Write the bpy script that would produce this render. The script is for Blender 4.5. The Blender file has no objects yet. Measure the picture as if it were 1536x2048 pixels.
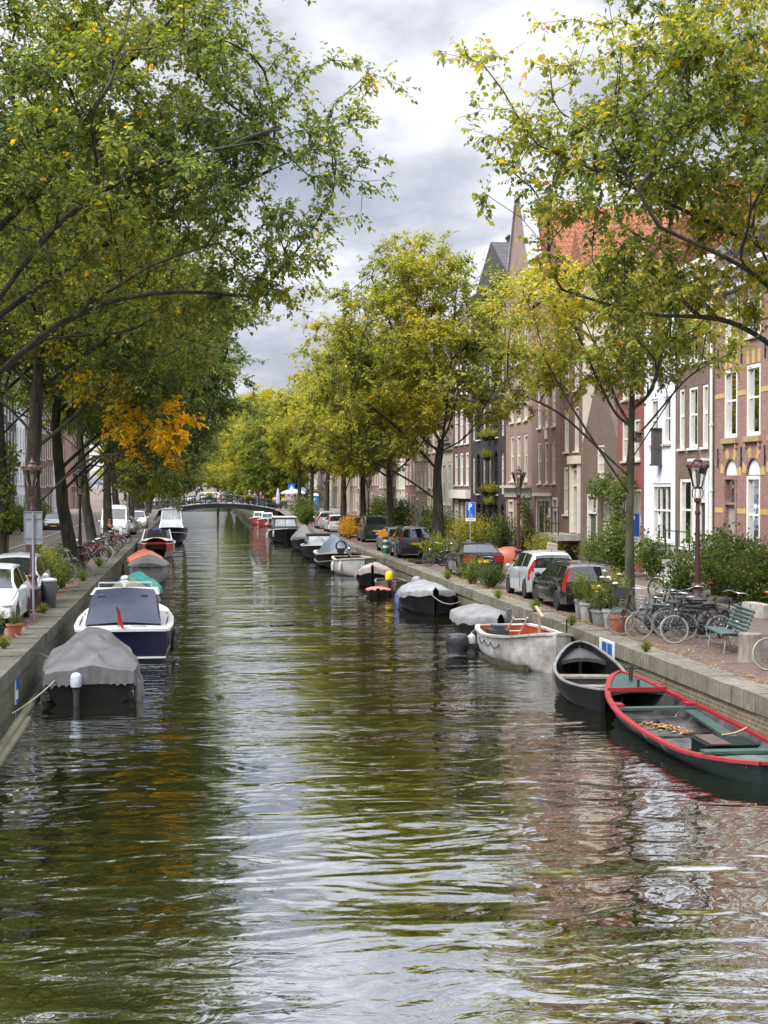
import bpy, math, random
import numpy as np
from math import *
from mathutils import Vector, Matrix
S = bpy.context.scene
COL = S.collection
R_ = radians
CAM_H = 3.75
WATER = -0.95

# ---------------------------------------------------------------- materials
MATS = {}
def _nt(name):
    m = bpy.data.materials.new(name); m.use_nodes = True
    nt = m.node_tree
    return m, nt, nt.nodes['Principled BSDF']
def N(nt, t, **kw):
    n = nt.nodes.new(t)
    for k, v in kw.items(): setattr(n, k, v)
    return n
def c4(c): return (c[0], c[1], c[2], 1)
def M(name, col, rough=.6, metal=0, var=.15, vs=4.0, bump=0, bs=30, coat=0, spec=.5, col2=None, stretch=(1,1,1)):
    if name in MATS: return MATS[name]
    m, nt, b = _nt(name); L = nt.links.new
    tc = N(nt, 'ShaderNodeTexCoord'); mp = N(nt, 'ShaderNodeMapping'); mp.inputs['Scale'].default_value = stretch
    L(tc.outputs['Object'], mp.inputs['Vector'])
    nz = N(nt, 'ShaderNodeTexNoise'); nz.inputs['Scale'].default_value = vs; nz.inputs['Detail'].default_value = 6
    nz.inputs['Roughness'].default_value = .65
    L(mp.outputs[0], nz.inputs['Vector'])
    rp = N(nt, 'ShaderNodeValToRGB')
    a = [max(0, x*(1-var)) for x in col]; d = [min(1, x*(1+var)) for x in (col if col2 is None else col2)]
    rp.color_ramp.elements[0].color = c4(a); rp.color_ramp.elements[1].color = c4(d)
    rp.color_ramp.elements[0].position = .32; rp.color_ramp.elements[1].position = .68
    L(nz.outputs['Fac'], rp.inputs['Fac']); L(rp.outputs['Color'], b.inputs['Base Color'])
    b.inputs['Roughness'].default_value = rough; b.inputs['Metallic'].default_value = metal
    b.inputs['Coat Weight'].default_value = coat; b.inputs['Specular IOR Level'].default_value = spec
    if bump:
        n2 = N(nt, 'ShaderNodeTexNoise'); n2.inputs['Scale'].default_value = bs; n2.inputs['Detail'].default_value = 4
        L(mp.outputs[0], n2.inputs['Vector'])
        bp = N(nt, 'ShaderNodeBump'); bp.inputs['Strength'].default_value = bump; bp.inputs['Distance'].default_value = .02
        L(n2.outputs['Fac'], bp.inputs['Height']); L(bp.outputs['Normal'], b.inputs['Normal'])
    MATS[name] = m
    return m
def brick(name, c1, c2, mortar, bw=.21, bh=.065, ms=.012, horiz=False, rough=.85, dirt=.35, dcol=(.06,.05,.04), world=False, dscale=.6):
    if name in MATS: return MATS[name]
    m, nt, b = _nt(name); L = nt.links.new
    if world:
        tc = N(nt, 'ShaderNodeNewGeometry'); src = tc.outputs['Position']
    else:
        tc = N(nt, 'ShaderNodeTexCoord'); src = tc.outputs['Object']
    sx = N(nt, 'ShaderNodeSeparateXYZ'); L(src, sx.inputs[0])
    cb = N(nt, 'ShaderNodeCombineXYZ')
    if horiz:
        L(sx.outputs['X'], cb.inputs['X']); L(sx.outputs['Y'], cb.inputs['Y'])
    else:
        ad = N(nt, 'ShaderNodeMath', operation='ADD'); L(sx.outputs['X'], ad.inputs[0]); L(sx.outputs['Y'], ad.inputs[1])
        L(ad.outputs[0], cb.inputs['X']); L(sx.outputs['Z'], cb.inputs['Y'])
    bt = N(nt, 'ShaderNodeTexBrick'); bt.inputs['Scale'].default_value = 1
    bt.inputs['Color1'].default_value = c4(c1); bt.inputs['Color2'].default_value = c4(c2); bt.inputs['Mortar'].default_value = c4(mortar)
    bt.inputs['Mortar Size'].default_value = ms; bt.inputs['Brick Width'].default_value = bw; bt.inputs['Row Height'].default_value = bh
    bt.inputs['Mortar Smooth'].default_value = .2
    L(cb.outputs[0], bt.inputs['Vector'])
    nz = N(nt, 'ShaderNodeTexNoise'); nz.inputs['Scale'].default_value = dscale; nz.inputs['Detail'].default_value = 8; nz.inputs['Roughness'].default_value = .7
    L(src, nz.inputs['Vector'])
    mr = N(nt, 'ShaderNodeMapRange'); mr.inputs['From Min'].default_value = .42; mr.inputs['From Max'].default_value = .72; mr.inputs['To Max'].default_value = dirt
    L(nz.outputs['Fac'], mr.inputs['Value'])
    mx = N(nt, 'ShaderNodeMixRGB'); L(mr.outputs[0], mx.inputs['Fac']); L(bt.outputs['Color'], mx.inputs['Color1']); mx.inputs['Color2'].default_value = c4(dcol)
    n3 = N(nt, 'ShaderNodeTexNoise'); n3.inputs['Scale'].default_value = 9; n3.inputs['Detail'].default_value = 5
    L(src, n3.inputs['Vector'])
    m3 = N(nt, 'ShaderNodeMapRange'); m3.inputs['From Min'].default_value = .3; m3.inputs['From Max'].default_value = .7; m3.inputs['To Min'].default_value = .75; m3.inputs['To Max'].default_value = 1.2
    L(n3.outputs['Fac'], m3.inputs['Value'])
    mm = N(nt, 'ShaderNodeVectorMath', operation='SCALE'); L(mx.outputs[0], mm.inputs[0]); L(m3.outputs[0], mm.inputs['Scale'])
    L(mm.outputs[0], b.inputs['Base Color']); b.inputs['Roughness'].default_value = rough
    bp = N(nt, 'ShaderNodeBump'); bp.inputs['Strength'].default_value = .5; bp.inputs['Distance'].default_value = .01; bp.invert = True
    L(bt.outputs['Fac'], bp.inputs['Height']); L(bp.outputs[0], b.inputs['Normal'])
    MATS[name] = m
    return m
def glass(name, tint=(1,1,1), refl=1.5):
    if name in MATS: return MATS[name]
    m = bpy.data.materials.new(name); m.use_nodes = True; nt = m.node_tree; nt.nodes.clear(); L = nt.links.new
    o = N(nt, 'ShaderNodeOutputMaterial'); mx = N(nt, 'ShaderNodeMixShader'); fr = N(nt, 'ShaderNodeFresnel'); fr.inputs['IOR'].default_value = refl
    t = N(nt, 'ShaderNodeBsdfTransparent'); t.inputs['Color'].default_value = c4(tint)
    g = N(nt, 'ShaderNodeBsdfGlossy'); g.inputs['Roughness'].default_value = .02; g.inputs['Color'].default_value = (.9,.93,.95,1)
    nz = N(nt, 'ShaderNodeTexNoise'); nz.inputs['Scale'].default_value = 1.6
    tc = N(nt, 'ShaderNodeTexCoord'); L(tc.outputs['Object'], nz.inputs['Vector'])
    bp = N(nt, 'ShaderNodeBump'); bp.inputs['Strength'].default_value = .06; bp.inputs['Distance'].default_value = .05
    L(nz.outputs['Fac'], bp.inputs['Height']); L(bp.outputs[0], g.inputs['Normal'])
    L(fr.outputs[0], mx.inputs[0]); L(t.outputs[0], mx.inputs[1]); L(g.outputs[0], mx.inputs[2]); L(mx.outputs[0], o.inputs[0])
    MATS[name] = m
    return m

# ---------------------------------------------------------------- meshes
class MB:
    def __init__(s): s.v = []; s.f = []
    def add(s, vs, fs):
        o = len(s.v); s.v += [tuple(x) for x in vs]; s.f += [tuple(i+o for i in f) for f in fs]; return s
    def quad(s, a, b, c, d): return s.add([a,b,c,d], [(0,1,2,3)])
    def box(s, x, y, z, sx, sy, sz, rz=0, rx=0, ry=0, tx=1, ty=1):
        m = Matrix.Rotation(rz,3,'Z') @ Matrix.Rotation(ry,3,'Y') @ Matrix.Rotation(rx,3,'X')
        vs = []
        for k in (-.5,.5):
            ax, ay = (1,1) if k < 0 else (tx,ty)
            for (i,j) in ((-.5,-.5),(.5,-.5),(.5,.5),(-.5,.5)):
                p = m @ Vector((i*sx*ax, j*sy*ay, k*sz)); vs.append((x+p.x, y+p.y, z+p.z))
        return s.add(vs, [(3,2,1,0),(4,5,6,7),(0,1,5,4),(1,2,6,5),(2,3,7,6),(3,0,4,7)])
    def b2(s, x0,x1,y0,y1,z0,z1): return s.box((x0+x1)/2,(y0+y1)/2,(z0+z1)/2,abs(x1-x0),abs(y1-y0),abs(z1-z0))
    def tube(s, pts, r, n=8, cap=True, closed=False):
        P = [Vector(p) for p in pts]; k = len(P)
        if not hasattr(r,'__len__'): r = [r]*k
        rings = []; ref = None
        for i in range(k):
            if closed: d = P[(i+1)%k]-P[i-1]
            else: d = P[min(i+1,k-1)]-P[max(i-1,0)]
            if d.length < 1e-9: d = Vector((0,0,1))
            d.normalize()
            if ref is None:
                a = Vector((0,0,1)) if abs(d.z) < .9 else Vector((1,0,0))
                ref = d.cross(a).normalized()
            else:
                ref = (ref - d*ref.dot(d))
                if ref.length < 1e-6: ref = d.orthogonal()
                ref.normalize()
            bi = d.cross(ref)
            rings.append([P[i] + (ref*cos(2*pi*j/n) + bi*sin(2*pi*j/n))*r[i] for j in range(n)])
        return s.loft(rings, True, cap and not closed, cap and not closed, closed)
    def loft(s, rings, closed=True, ca=False, cb=False, wrap=False):
        n = len(rings[0]); k = len(rings); vs = [p for r in rings for p in r]; fs = []
        for i in range(k if wrap else k-1):
            for j in range(n if closed else n-1):
                a = i*n+j; b = i*n+(j+1)%n; i2 = (i+1)%k
                fs.append((a, b, i2*n+(j+1)%n, i2*n+j))
        if ca: fs.append(tuple(range(n))[::-1])
        if cb: fs.append(tuple((k-1)*n+j for j in range(n)))
        return s.add(vs, fs)
    def lathe(s, prof, n=14, c=(0,0,0), axis='z', a0=0, sq=None):
        rings = []
        for (r,z) in prof:
            ring = []
            for j in range(n):
                t = a0+2*pi*j/n; u, w = r*cos(t), r*sin(t)
                p = {'z':(u,w,z),'x':(z,u,w),'y':(u,z,w)}[axis]
                ring.append((c[0]+p[0], c[1]+p[1], c[2]+p[2]))
            rings.append(ring)
        return s.loft(rings, True, True, True)
    def ell(s, c, r, nu=12, nv=8, rz=0):
        rings = []
        for i in range(nv+1):
            t = pi*i/nv; ring = []
            for j in range(nu):
                a = 2*pi*j/nu; x = r[0]*sin(t)*cos(a); y = r[1]*sin(t)*sin(a)
                ring.append((c[0]+x*cos(rz)-y*sin(rz), c[1]+x*sin(rz)+y*cos(rz), c[2]-r[2]*cos(t)))
            rings.append(ring)
        return s.loft(rings, True)
    def torus(s, c, R, r, n=28, m=8, axis='x'):
        pts = []
        for j in range(n):
            a = 2*pi*j/n; u, w = R*cos(a), R*sin(a)
            pts.append({'x':(c[0],c[1]+u,c[2]+w),'y':(c[0]+u,c[1],c[2]+w),'z':(c[0]+u,c[1]+w,c[2])}[axis])
        return s.tube(pts, r, m, closed=True)
    def mesh(s, name, smooth=None):
        me = bpy.data.meshes.new(name); me.from_pydata(s.v, [], s.f); me.update()
        if smooth is not None and len(me.polygons):
            me.shade_smooth(); me.set_sharp_from_angle(angle=R_(smooth))
        return me
    def build(s, name, mat, parent=None, smooth=None, loc=None, rz=0):
        return obj(name, s.mesh(name, smooth), mat, parent, loc, rz)
def obj(name, me, mat=None, parent=None, loc=None, rz=0):
    o = bpy.data.objects.new(name, me); COL.objects.link(o)
    if mat is not None:
        if not me.materials: me.materials.append(mat)
        elif me.materials[0] != mat:
            o.material_slots[0].link = 'OBJECT'; o.material_slots[0].material = mat
    if parent: o.parent = parent
    if loc: o.location = loc
    if rz: o.rotation_euler.z = rz
    return o
def thing(name, label, cat, loc=(0,0,0), rz=0, group=None):
    o = bpy.data.objects.new(name, None); COL.objects.link(o); o.empty_display_size = .2
    o.location = loc; o.rotation_euler = (0,0,rz); tag(o, label, cat, group); return o
def tag(o, label, cat, group=None, kind=None):
    if label: o['label'] = label
    if cat: o['category'] = cat
    if group: o['group'] = group
    if kind: o['kind'] = kind
    return o
KIDS = {}
def copy_tree(o, parent=None):
    c = o.copy(); COL.objects.link(c)
    if parent: c.parent = parent
    for ch in list(o.children): copy_tree(ch, c)
    return c
def place_copy(o, loc, rz, label, group=None, sc=None):
    c = copy_tree(o); c.location = loc; c.rotation_euler = (0,0,rz); c['label'] = label
    if group: c['group'] = group
    if sc: c.scale = (sc,sc,sc) if not hasattr(sc,'__len__') else sc
    return c
def lerp(a, b, t): return a+(b-a)*t
def interp(pts, x):
    if x <= pts[0][0]: return pts[0][1]
    for (a,b),(c,d) in zip(pts, pts[1:]):
        if x <= c: return b+(d-b)*(x-a)/(c-a) if c > a else d
    return pts[-1][1]
def fast_mesh(name, V, F4, colors=None, smooth=False):
    """numpy verts (n,3), quads (m,4), per-vertex colours (n,4)"""
    me = bpy.data.meshes.new(name); nv = len(V); nf = len(F4)
    me.vertices.add(nv); me.vertices.foreach_set('co', np.ascontiguousarray(V, np.float32).ravel())
    me.loops.add(nf*4); me.loops.foreach_set('vertex_index', np.ascontiguousarray(F4, np.int32).ravel())
    me.polygons.add(nf); me.polygons.foreach_set('loop_start', np.arange(nf, dtype=np.int32)*4)
    me.polygons.foreach_set('loop_total', np.full(nf, 4, np.int32))
    if colors is not None:
        at = me.color_attributes.new('Col', 'FLOAT_COLOR', 'POINT'); at.data.foreach_set('color', np.ascontiguousarray(colors, np.float32).ravel())
    me.update(calc_edges=True)
    if smooth: me.shade_smooth()
    return me

# ---------------------------------------------------------------- camera
cam = bpy.data.cameras.new('camera'); camo = bpy.data.objects.new('camera', cam); COL.objects.link(camo)
S.camera = camo
cam.sensor_fit = 'HORIZONTAL'; cam.sensor_width = 36; cam.lens = 36*2900/1536
cam.clip_start = .1; cam.clip_end = 6000
camo.location = (0,0,CAM_H)
camo.rotation_euler = (R_(90)-atan(50/2900), 0, -atan(384/2900))
# ---------------------------------------------------------------- world
W = bpy.data.worlds.new('World'); S.world = W; W.use_nodes = True
def make_world():
    nt = W.node_tree; nt.nodes.clear(); L = nt.links.new
    out = N(nt,'ShaderNodeOutputWorld'); bg = N(nt,'ShaderNodeBackground'); L(bg.outputs[0], out.inputs[0])
    tc = N(nt,'ShaderNodeTexCoord'); sep = N(nt,'ShaderNodeSeparateXYZ'); L(tc.outputs['Generated'], sep.inputs[0])
    def math_(op, a, b=None, clamp=False):
        n = N(nt,'ShaderNodeMath', operation=op); n.use_clamp = clamp
        for i, q in enumerate((a,b)):
            if q is None: continue
            if isinstance(q,(int,float)): n.inputs[i].default_value = q
            else: L(q, n.inputs[i])
        return n.outputs[0]
    def mrange(v, a, b, c, d, smooth=True):
        n = N(nt,'ShaderNodeMapRange'); n.interpolation_type = 'SMOOTHSTEP' if smooth else 'LINEAR'
        L(v, n.inputs['Value'])
        for k, q in zip(('From Min','From Max','To Min','To Max'), (a,b,c,d)): n.inputs[k].default_value = q
        return n.outputs[0]
    z = math_('MAXIMUM', sep.outputs['Z'], 0.0)
    # clouds: a layer at constant height, seen in perspective
    zz = math_('ADD', z, .16)
    u = math_('DIVIDE', sep.outputs['X'], zz); v = math_('DIVIDE', sep.outputs['Y'], zz)
    cb = N(nt,'ShaderNodeCombineXYZ'); L(u, cb.inputs[0]); L(v, cb.inputs[1])
    mp = N(nt,'ShaderNodeMapping'); mp.inputs['Location'].default_value = (3.3,1.9,0); mp.inputs['Scale'].default_value = (1.2,.92,1)
    L(cb.outputs[0], mp.inputs[0])
    n1 = N(nt,'ShaderNodeTexNoise'); n1.inputs['Scale'].default_value = 1.15; n1.inputs['Detail'].default_value = 9; n1.inputs['Roughness'].default_value = .55; n1.inputs['Distortion'].default_value = .25
    L(mp.outputs[0], n1.inputs['Vector'])
    n2 = N(nt,'ShaderNodeTexNoise'); n2.inputs['Scale'].default_value = 4.6; n2.inputs['Detail'].default_value = 8; n2.inputs['Roughness'].default_value = .6; n2.inputs['Distortion'].default_value = .4
    L(mp.outputs[0], n2.inputs['Vector'])
    fac = math_('ADD', n1.outputs['Fac'], math_('MULTIPLY', math_('SUBTRACT', n2.outputs['Fac'], .5), .27))
    # brighter break in the cloud ahead, two heavier banks beside it
    def lobe(d, width, amt):
        dv = Vector(d).normalized(); dn = N(nt,'ShaderNodeVectorMath', operation='DOT_PRODUCT')
        L(tc.outputs['Generated'], dn.inputs[0]); dn.inputs[1].default_value = dv
        return math_('MULTIPLY', mrange(dn.outputs['Value'], cos(R_(width)), 1, 0, 1), amt)
    f2 = math_('ADD', fac, lobe((.174,.955,.245), 8.0, .17))
    f2 = math_('ADD', f2, lobe((.05,.965,.235), 4.5, -.08))
    f2 = math_('ADD', f2, lobe((.14,.975,.185), 4.5, -.13))
    f2 = math_('ADD', f2, lobe((.16,.93,.325), 4.5, -.08))
    rp = N(nt,'ShaderNodeValToRGB'); L(f2, rp.inputs['Fac'])
    e = rp.color_ramp.elements
    e[0].position = .28; e[0].color = (0.130,0.136,0.166,1)
    e[1].position = .60; e[1].color = (0.345,0.345,0.355,1)
    e.new(.41).color = (0.172,0.176,0.206,1); e.new(.50).color = (0.235,0.238,0.262,1)
    # overcast sky is brightest overhead, exaggerated here to light the scene
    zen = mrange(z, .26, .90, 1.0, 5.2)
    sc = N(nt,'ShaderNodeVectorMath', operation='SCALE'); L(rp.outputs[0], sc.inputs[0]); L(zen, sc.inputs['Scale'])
    sky = N(nt,'ShaderNodeTexSky'); sky.sky_type = 'NISHITA'; sky.sun_disc = False
    sky.sun_elevation = R_(48); sky.sun_rotation = R_(215)
    s2 = N(nt,'ShaderNodeVectorMath', operation='SCALE'); L(sky.outputs[0], s2.inputs[0]); s2.inputs['Scale'].default_value = .08
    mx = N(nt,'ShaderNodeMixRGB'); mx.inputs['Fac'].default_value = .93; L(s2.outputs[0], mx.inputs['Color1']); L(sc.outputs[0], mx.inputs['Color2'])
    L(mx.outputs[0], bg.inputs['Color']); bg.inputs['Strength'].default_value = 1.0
make_world()
sun = bpy.data.lights.new('sun','SUN'); suno = bpy.data.objects.new('sun', sun); COL.objects.link(suno)
sun.energy = 1.5; sun.angle = R_(25); sun.color = (1,.96,.9)
_d = Vector((.62,.42,-.95)).normalized()
suno.rotation_euler = _d.to_track_quat('-Z','Y').to_euler()
S.view_settings.view_transform = 'Standard'; S.view_settings.look = 'None'; S.view_settings.gamma = 1
S.view_settings.exposure = 1.6
S.render.engine = 'CYCLES'
cy = S.cycles; cy.max_bounces = 6; cy.diffuse_bounces = 3; cy.glossy_bounces = 3; cy.transmission_bounces = 4; cy.transparent_max_bounces = 10
cy.caustics_reflective = False; cy.caustics_refractive = False; cy.sample_clamp_indirect = 6
cy.use_denoising = True; cy.use_adaptive_sampling = True; cy.adaptive_threshold = .02
# ---------------------------------------------------------------- ground, water, quay walls
XL, XR = -3.75, 10.07
def struct(o): o['kind'] = 'structure'; return o
clinker = brick('street_clinker', (.165,.11,.09), (.115,.08,.068), (.075,.066,.055), bw=.2, bh=.07, ms=.008, horiz=True, dirt=.55, dcol=(.10,.085,.07), world=True, dscale=.35)
roadmat = brick('road_brick', (.16,.125,.11), (.125,.10,.09), (.085,.075,.065), bw=.21, bh=.075, ms=.008, horiz=True, dirt=.5, dcol=(.10,.09,.08), world=True, dscale=.3)
kerbm = M('kerb_stone', (.30,.28,.25), .85, var=.3, vs=1.5, bump=.3)
# one ground sheet with a slot for the canal, reaching the horizon
g = MB()
for (x0,x1) in ((-2500,XL-.35),(XR+.35,2500)):
    ys = [-60,0,100,300,372,4000]
    for a,b in zip(ys,ys[1:]): g.quad((x0,a,0),(x1,a,0),(x1,b,0),(x0,b,0))
g.quad((XL-.35,372,0),(XR+.35,372,0),(XR+.35,4000,0),(XL-.35,4000,0))
struct(g.build('ground', clinker))
def strip(name, x0, x1, z, mat, y0=-40, y1=600):
    m = MB(); m.quad((x0,y0,z),(x1,y0,z),(x1,y1,z),(x0,y1,z)); return struct(m.build(name, mat))
strip('road', 13.1, 16.3, .004, roadmat); strip('road', -10.6, -6.9, .004, roadmat)
m = MB()
for x0 in (16.3, -10.75):
    for k in range(200): m.b2(x0, x0+.16, -40+k*2.0, -40+k*2.0+1.985, -.1, .09)
struct(m.build('kerb', kerbm))
m = MB(); m.b2(16.46,40,-40,600,-.1,.085); m.b2(-40,-10.76,-40,600,-.1,.085); struct(m.build('pavement', clinker))
# water ------------------------------------------------------------------
def water_mat():
    m, nt, b = _nt('canal_water'); L = nt.links.new
    b.inputs['Base Color'].default_value = (.0075,.008,.0028,1); b.inputs['Roughness'].default_value = .015
    b.inputs['IOR'].default_value = 4.5; b.inputs['Specular IOR Level'].default_value = .5
    ge = N(nt,'ShaderNodeNewGeometry')
    def noise(sx, sy, sc, det, dist, rough=.5):
        mp = N(nt,'ShaderNodeMapping'); mp.inputs['Scale'].default_value = (sx,sy,1); L(ge.outputs['Position'], mp.inputs[0])
        n = N(nt,'ShaderNodeTexNoise'); n.inputs['Scale'].default_value = sc; n.inputs['Detail'].default_value = det; n.inputs['Distortion'].default_value = dist; n.inputs['Roughness'].default_value = rough
        L(mp.outputs[0], n.inputs['Vector']); return n.outputs['Fac']
    prev = None
    for (sx,sy,sc,det,dist,st,dd) in WAVES:
        bp = N(nt,'ShaderNodeBump'); bp.inputs['Strength'].default_value = st
        if dd < .05 and sc > 1.2:   # calm and ruffled patches
            mr = N(nt,'ShaderNodeMapRange'); mr.inputs['From Min'].default_value = .40; mr.inputs['From Max'].default_value = .58; mr.inputs['To Min'].default_value = .06; mr.inputs['To Max'].default_value = 1.0
            L(noise(.35,.8,.30,2.0,.8), mr.inputs['Value']); L(mr.outputs[0], bp.inputs['Strength'])
        bp.inputs['Distance'].default_value = dd
        L(noise(sx,sy,sc,det,dist), bp.inputs['Height'])
        if prev: L(prev, bp.inputs['Normal'])
        prev = bp.outputs[0]
    L(prev, b.inputs['Normal'])
    # clear mirror layer over the murky body
    b.inputs['Specular IOR Level'].default_value = 0
    gl = N(nt,'ShaderNodeBsdfGlossy'); gl.inputs['Roughness'].default_value = .012; gl.inputs['Color'].default_value = (.97,.985,1,1); L(prev, gl.inputs['Normal'])
    fr = N(nt,'ShaderNodeFresnel'); fr.inputs['IOR'].default_value = 4.5; L(prev, fr.inputs['Normal'])
    pw = N(nt,'ShaderNodeMath', operation='POWER'); L(fr.outputs[0], pw.inputs[0]); pw.inputs[1].default_value = .5
    mx = N(nt,'ShaderNodeMixShader'); L(pw.outputs[0], mx.inputs[0]); L(b.outputs[0], mx.inputs[1]); L(gl.outputs[0], mx.inputs[2])
    L(mx.outputs[0], nt.nodes['Material Output'].inputs['Surface'])
    return m
# (stretch x, stretch y, scale, detail, distortion, strength, distance)
WAVES = [(.17,1.0,.32,1.0,.8,1.0,.125), (.45,1.0,1.0,1.0,2.0,1.0,.024), (.6,1.0,3.2,2.0,2.0,1.0,.008), (.8,1.0,.75,1.0,2.2,1.0,.020)]
m = MB()
for a,b in zip([-60,0,60,200,620],[0,60,200,620]): m.quad((XL-.3,a,WATER),(XR+.3,a,WATER),(XR+.3,b,WATER),(XL-.3,b,WATER))
struct(m.build('water', water_mat()))
# quay walls --------------------------------------------------------------
qbrick = brick('quay_brick', (.17,.135,.075), (.11,.085,.05), (.22,.20,.15), bw=.22, bh=.085, ms=.02, dirt=.8, dcol=(.075,.085,.04), dscale=1.1)
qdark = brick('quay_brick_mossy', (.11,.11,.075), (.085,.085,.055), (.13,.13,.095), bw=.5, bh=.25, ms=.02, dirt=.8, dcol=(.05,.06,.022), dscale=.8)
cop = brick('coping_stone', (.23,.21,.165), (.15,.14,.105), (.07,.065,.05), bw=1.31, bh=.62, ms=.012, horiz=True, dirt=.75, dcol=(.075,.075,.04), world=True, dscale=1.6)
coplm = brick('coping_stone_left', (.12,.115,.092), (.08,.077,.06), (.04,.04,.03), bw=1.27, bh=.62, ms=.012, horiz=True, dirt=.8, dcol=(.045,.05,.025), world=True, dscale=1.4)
def quay(label, X, sgn, bm, cm):
    t = thing('quay_wall', label, 'wall', (X,0,0))
    b = MB(); b.b2(0, sgn*.35, -40, 620, -3, -.31)
    # rows of slightly proud courses so that the face is not dead flat
    b.build('brick_face', bm, t)
    c = MB(); rnd = random.Random(5); y = -40
    while y < 320:
        l = rnd.uniform(1.05,1.6); dx = rnd.choice([rnd.uniform(-.012,.012),rnd.uniform(-.03,.03)])
        c.b2(-sgn*.05+dx, sgn*.60+dx, y, y+l-.02, -.31, .03+rnd.uniform(-.012,.012)); y += l
    c.b2(-sgn*.05, sgn*.6, y, 620, -.31, .03)
    c.build('coping', cm, t)
    return t
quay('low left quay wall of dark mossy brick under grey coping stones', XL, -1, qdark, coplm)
quay('right quay wall of pale yellowish brick topped by long grey coping stones', XR, 1, qbrick, cop)
# ---------------------------------------------------------------- trees
def leaf_mat():
    m = bpy.data.materials.new('leaves'); m.use_nodes = True; nt = m.node_tree; nt.nodes.clear(); L = nt.links.new
    o = N(nt,'ShaderNodeOutputMaterial'); at = N(nt,'ShaderNodeVertexColor'); at.layer_name = 'Col'
    b = N(nt,'ShaderNodeBsdfPrincipled'); b.inputs['Roughness'].default_value = .5; b.inputs['Specular IOR Level'].default_value = .35
    L(at.outputs[0], b.inputs['Base Color'])
    tr = N(nt,'ShaderNodeBsdfTranslucent')
    hs = N(nt,'ShaderNodeHueSaturation'); hs.inputs['Value'].default_value = 1.9; hs.inputs['Saturation'].default_value = 1.1; hs.inputs['Hue'].default_value = .49
    L(at.outputs[0], hs.inputs['Color']); L(hs.outputs[0], tr.inputs[0])
    mx = N(nt,'ShaderNodeMixShader'); mx.inputs[0].default_value = .48; L(b.outputs[0], mx.inputs[1]); L(tr.outputs[0], mx.inputs[2]); L(mx.outputs[0], o.inputs[0])
    return m
LEAF = leaf_mat()
BARK = M('bark', (.022,.019,.014), .95, var=.5, vs=5, bump=1.0, bs=14, col2=(.048,.045,.030), stretch=(1,1,.25))
BARKG = M('bark_mossy', (.045,.045,.025), .95, var=.4, vs=4, bump=1.0, bs=14, col2=(.085,.082,.05), stretch=(1,1,.25))
PAL = np.array([(.048,.077,.018),(.105,.148,.029),(.25,.265,.042),(.44,.38,.04),(.74,.44,.02),(.60,.20,.015)])
def palette(c):
    c = np.clip(c, 0, .999)*(len(PAL)-1); i = c.astype(int); f = (c-i)[:,None]
    return PAL[i]*(1-f)+PAL[i+1]*f
def unit(a): return a/np.maximum(np.linalg.norm(a,axis=-1,keepdims=True),1e-9)
def T_lev_pos(s, n): return s.lev[:n] > 0
class Tree:
    def __init__(s, seed): s.rng = np.random.default_rng(seed); s.P = np.zeros((40000,3)); s.D = np.zeros((40000,3)); s.par = np.full(40000,-1,int); s.lev = np.zeros(40000,int); s.n = 0
    def node(s, p, par, lev):
        i = s.n; s.P[i] = p; s.par[i] = par; s.lev[i] = lev
        if par >= 0:
            d = np.asarray(p)-s.P[par]; s.D[i] = d/max(np.linalg.norm(d),1e-9)
        else: s.D[i] = (0,0,1)
        s.n += 1; return i
    def chain(s, pts, par, lev, step=.45):
        for a in pts:
            a = np.asarray(a,float)
            if par < 0: par = s.node(a, -1, lev); continue
            b = s.P[par].copy(); k = max(1,int(np.linalg.norm(a-b)/step))
            for j in range(1,k+1): par = s.node(b+(a-b)*j/k, par, lev)
        return par
    def attach(s, p, lev, lower=.3, step=.45, zmin=0, curve=.35, jit=.03, minlev=0, only=False):
        n = s.n; Q = s.P[:n]
        v = p-Q; d = np.linalg.norm(v,axis=1)+1e-6
        h = np.hypot(v[:,0],v[:,1]); q = np.array(Q); q[:,2] += lower*h
        w = p-q; dd = np.linalg.norm(w,axis=1)
        ca = (v*s.D[:n]).sum(1)/d
        cost = dd*(1.5-.5*ca)
        cost[Q[:,2] < zmin] += 100
        i = int(np.argmin(cost)); L = d[i]; a = Q[i].copy()
        if only: cost[T_lev_pos(s,n)] += 50; return int(np.argmin(cost))
        k = max(2,int(L/step)); c = a+s.D[i]*L*curve+np.array((0,0,.08*L))
        par = i
        for j in range(1,k+1):
            t = j/k; x = a*(1-t)**2+2*c*t*(1-t)+p*t*t
            if j < k: x = x+s.rng.normal(0,jit*min(1,L),3)
            par = s.node(x, par, lev)
        return par
def catmull(P, k=5):
    P = [P[0],*P[1:],2*P[-1]-P[-2]]; out = []
    for a,b,c,d in zip(P,P[1:],P[2:],P[3:]):
        for j in range(1,k+1):
            t = j/k; out.append(.5*((2*b)+(c-a)*t+(2*a-5*b+4*c-d)*t*t+(3*b-a-3*c+d)*t**3))
    return out
def in_blobs(rng, blobs, n, shell=.0):
    w = np.array([b[1][0]*b[1][1]*b[1][2]*(b[2] if len(b)>2 else 1) for b in blobs]); w = w/w.sum()
    out = []
    for b, k in zip(blobs, rng.multinomial(n, w)):
        d = unit(rng.normal(size=(k,3))); r = rng.uniform(shell,1,k)**(1/2.4)
        out.append(np.array(b[0])+d*r[:,None]*np.array(b[1]))
    return np.concatenate(out)
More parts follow.
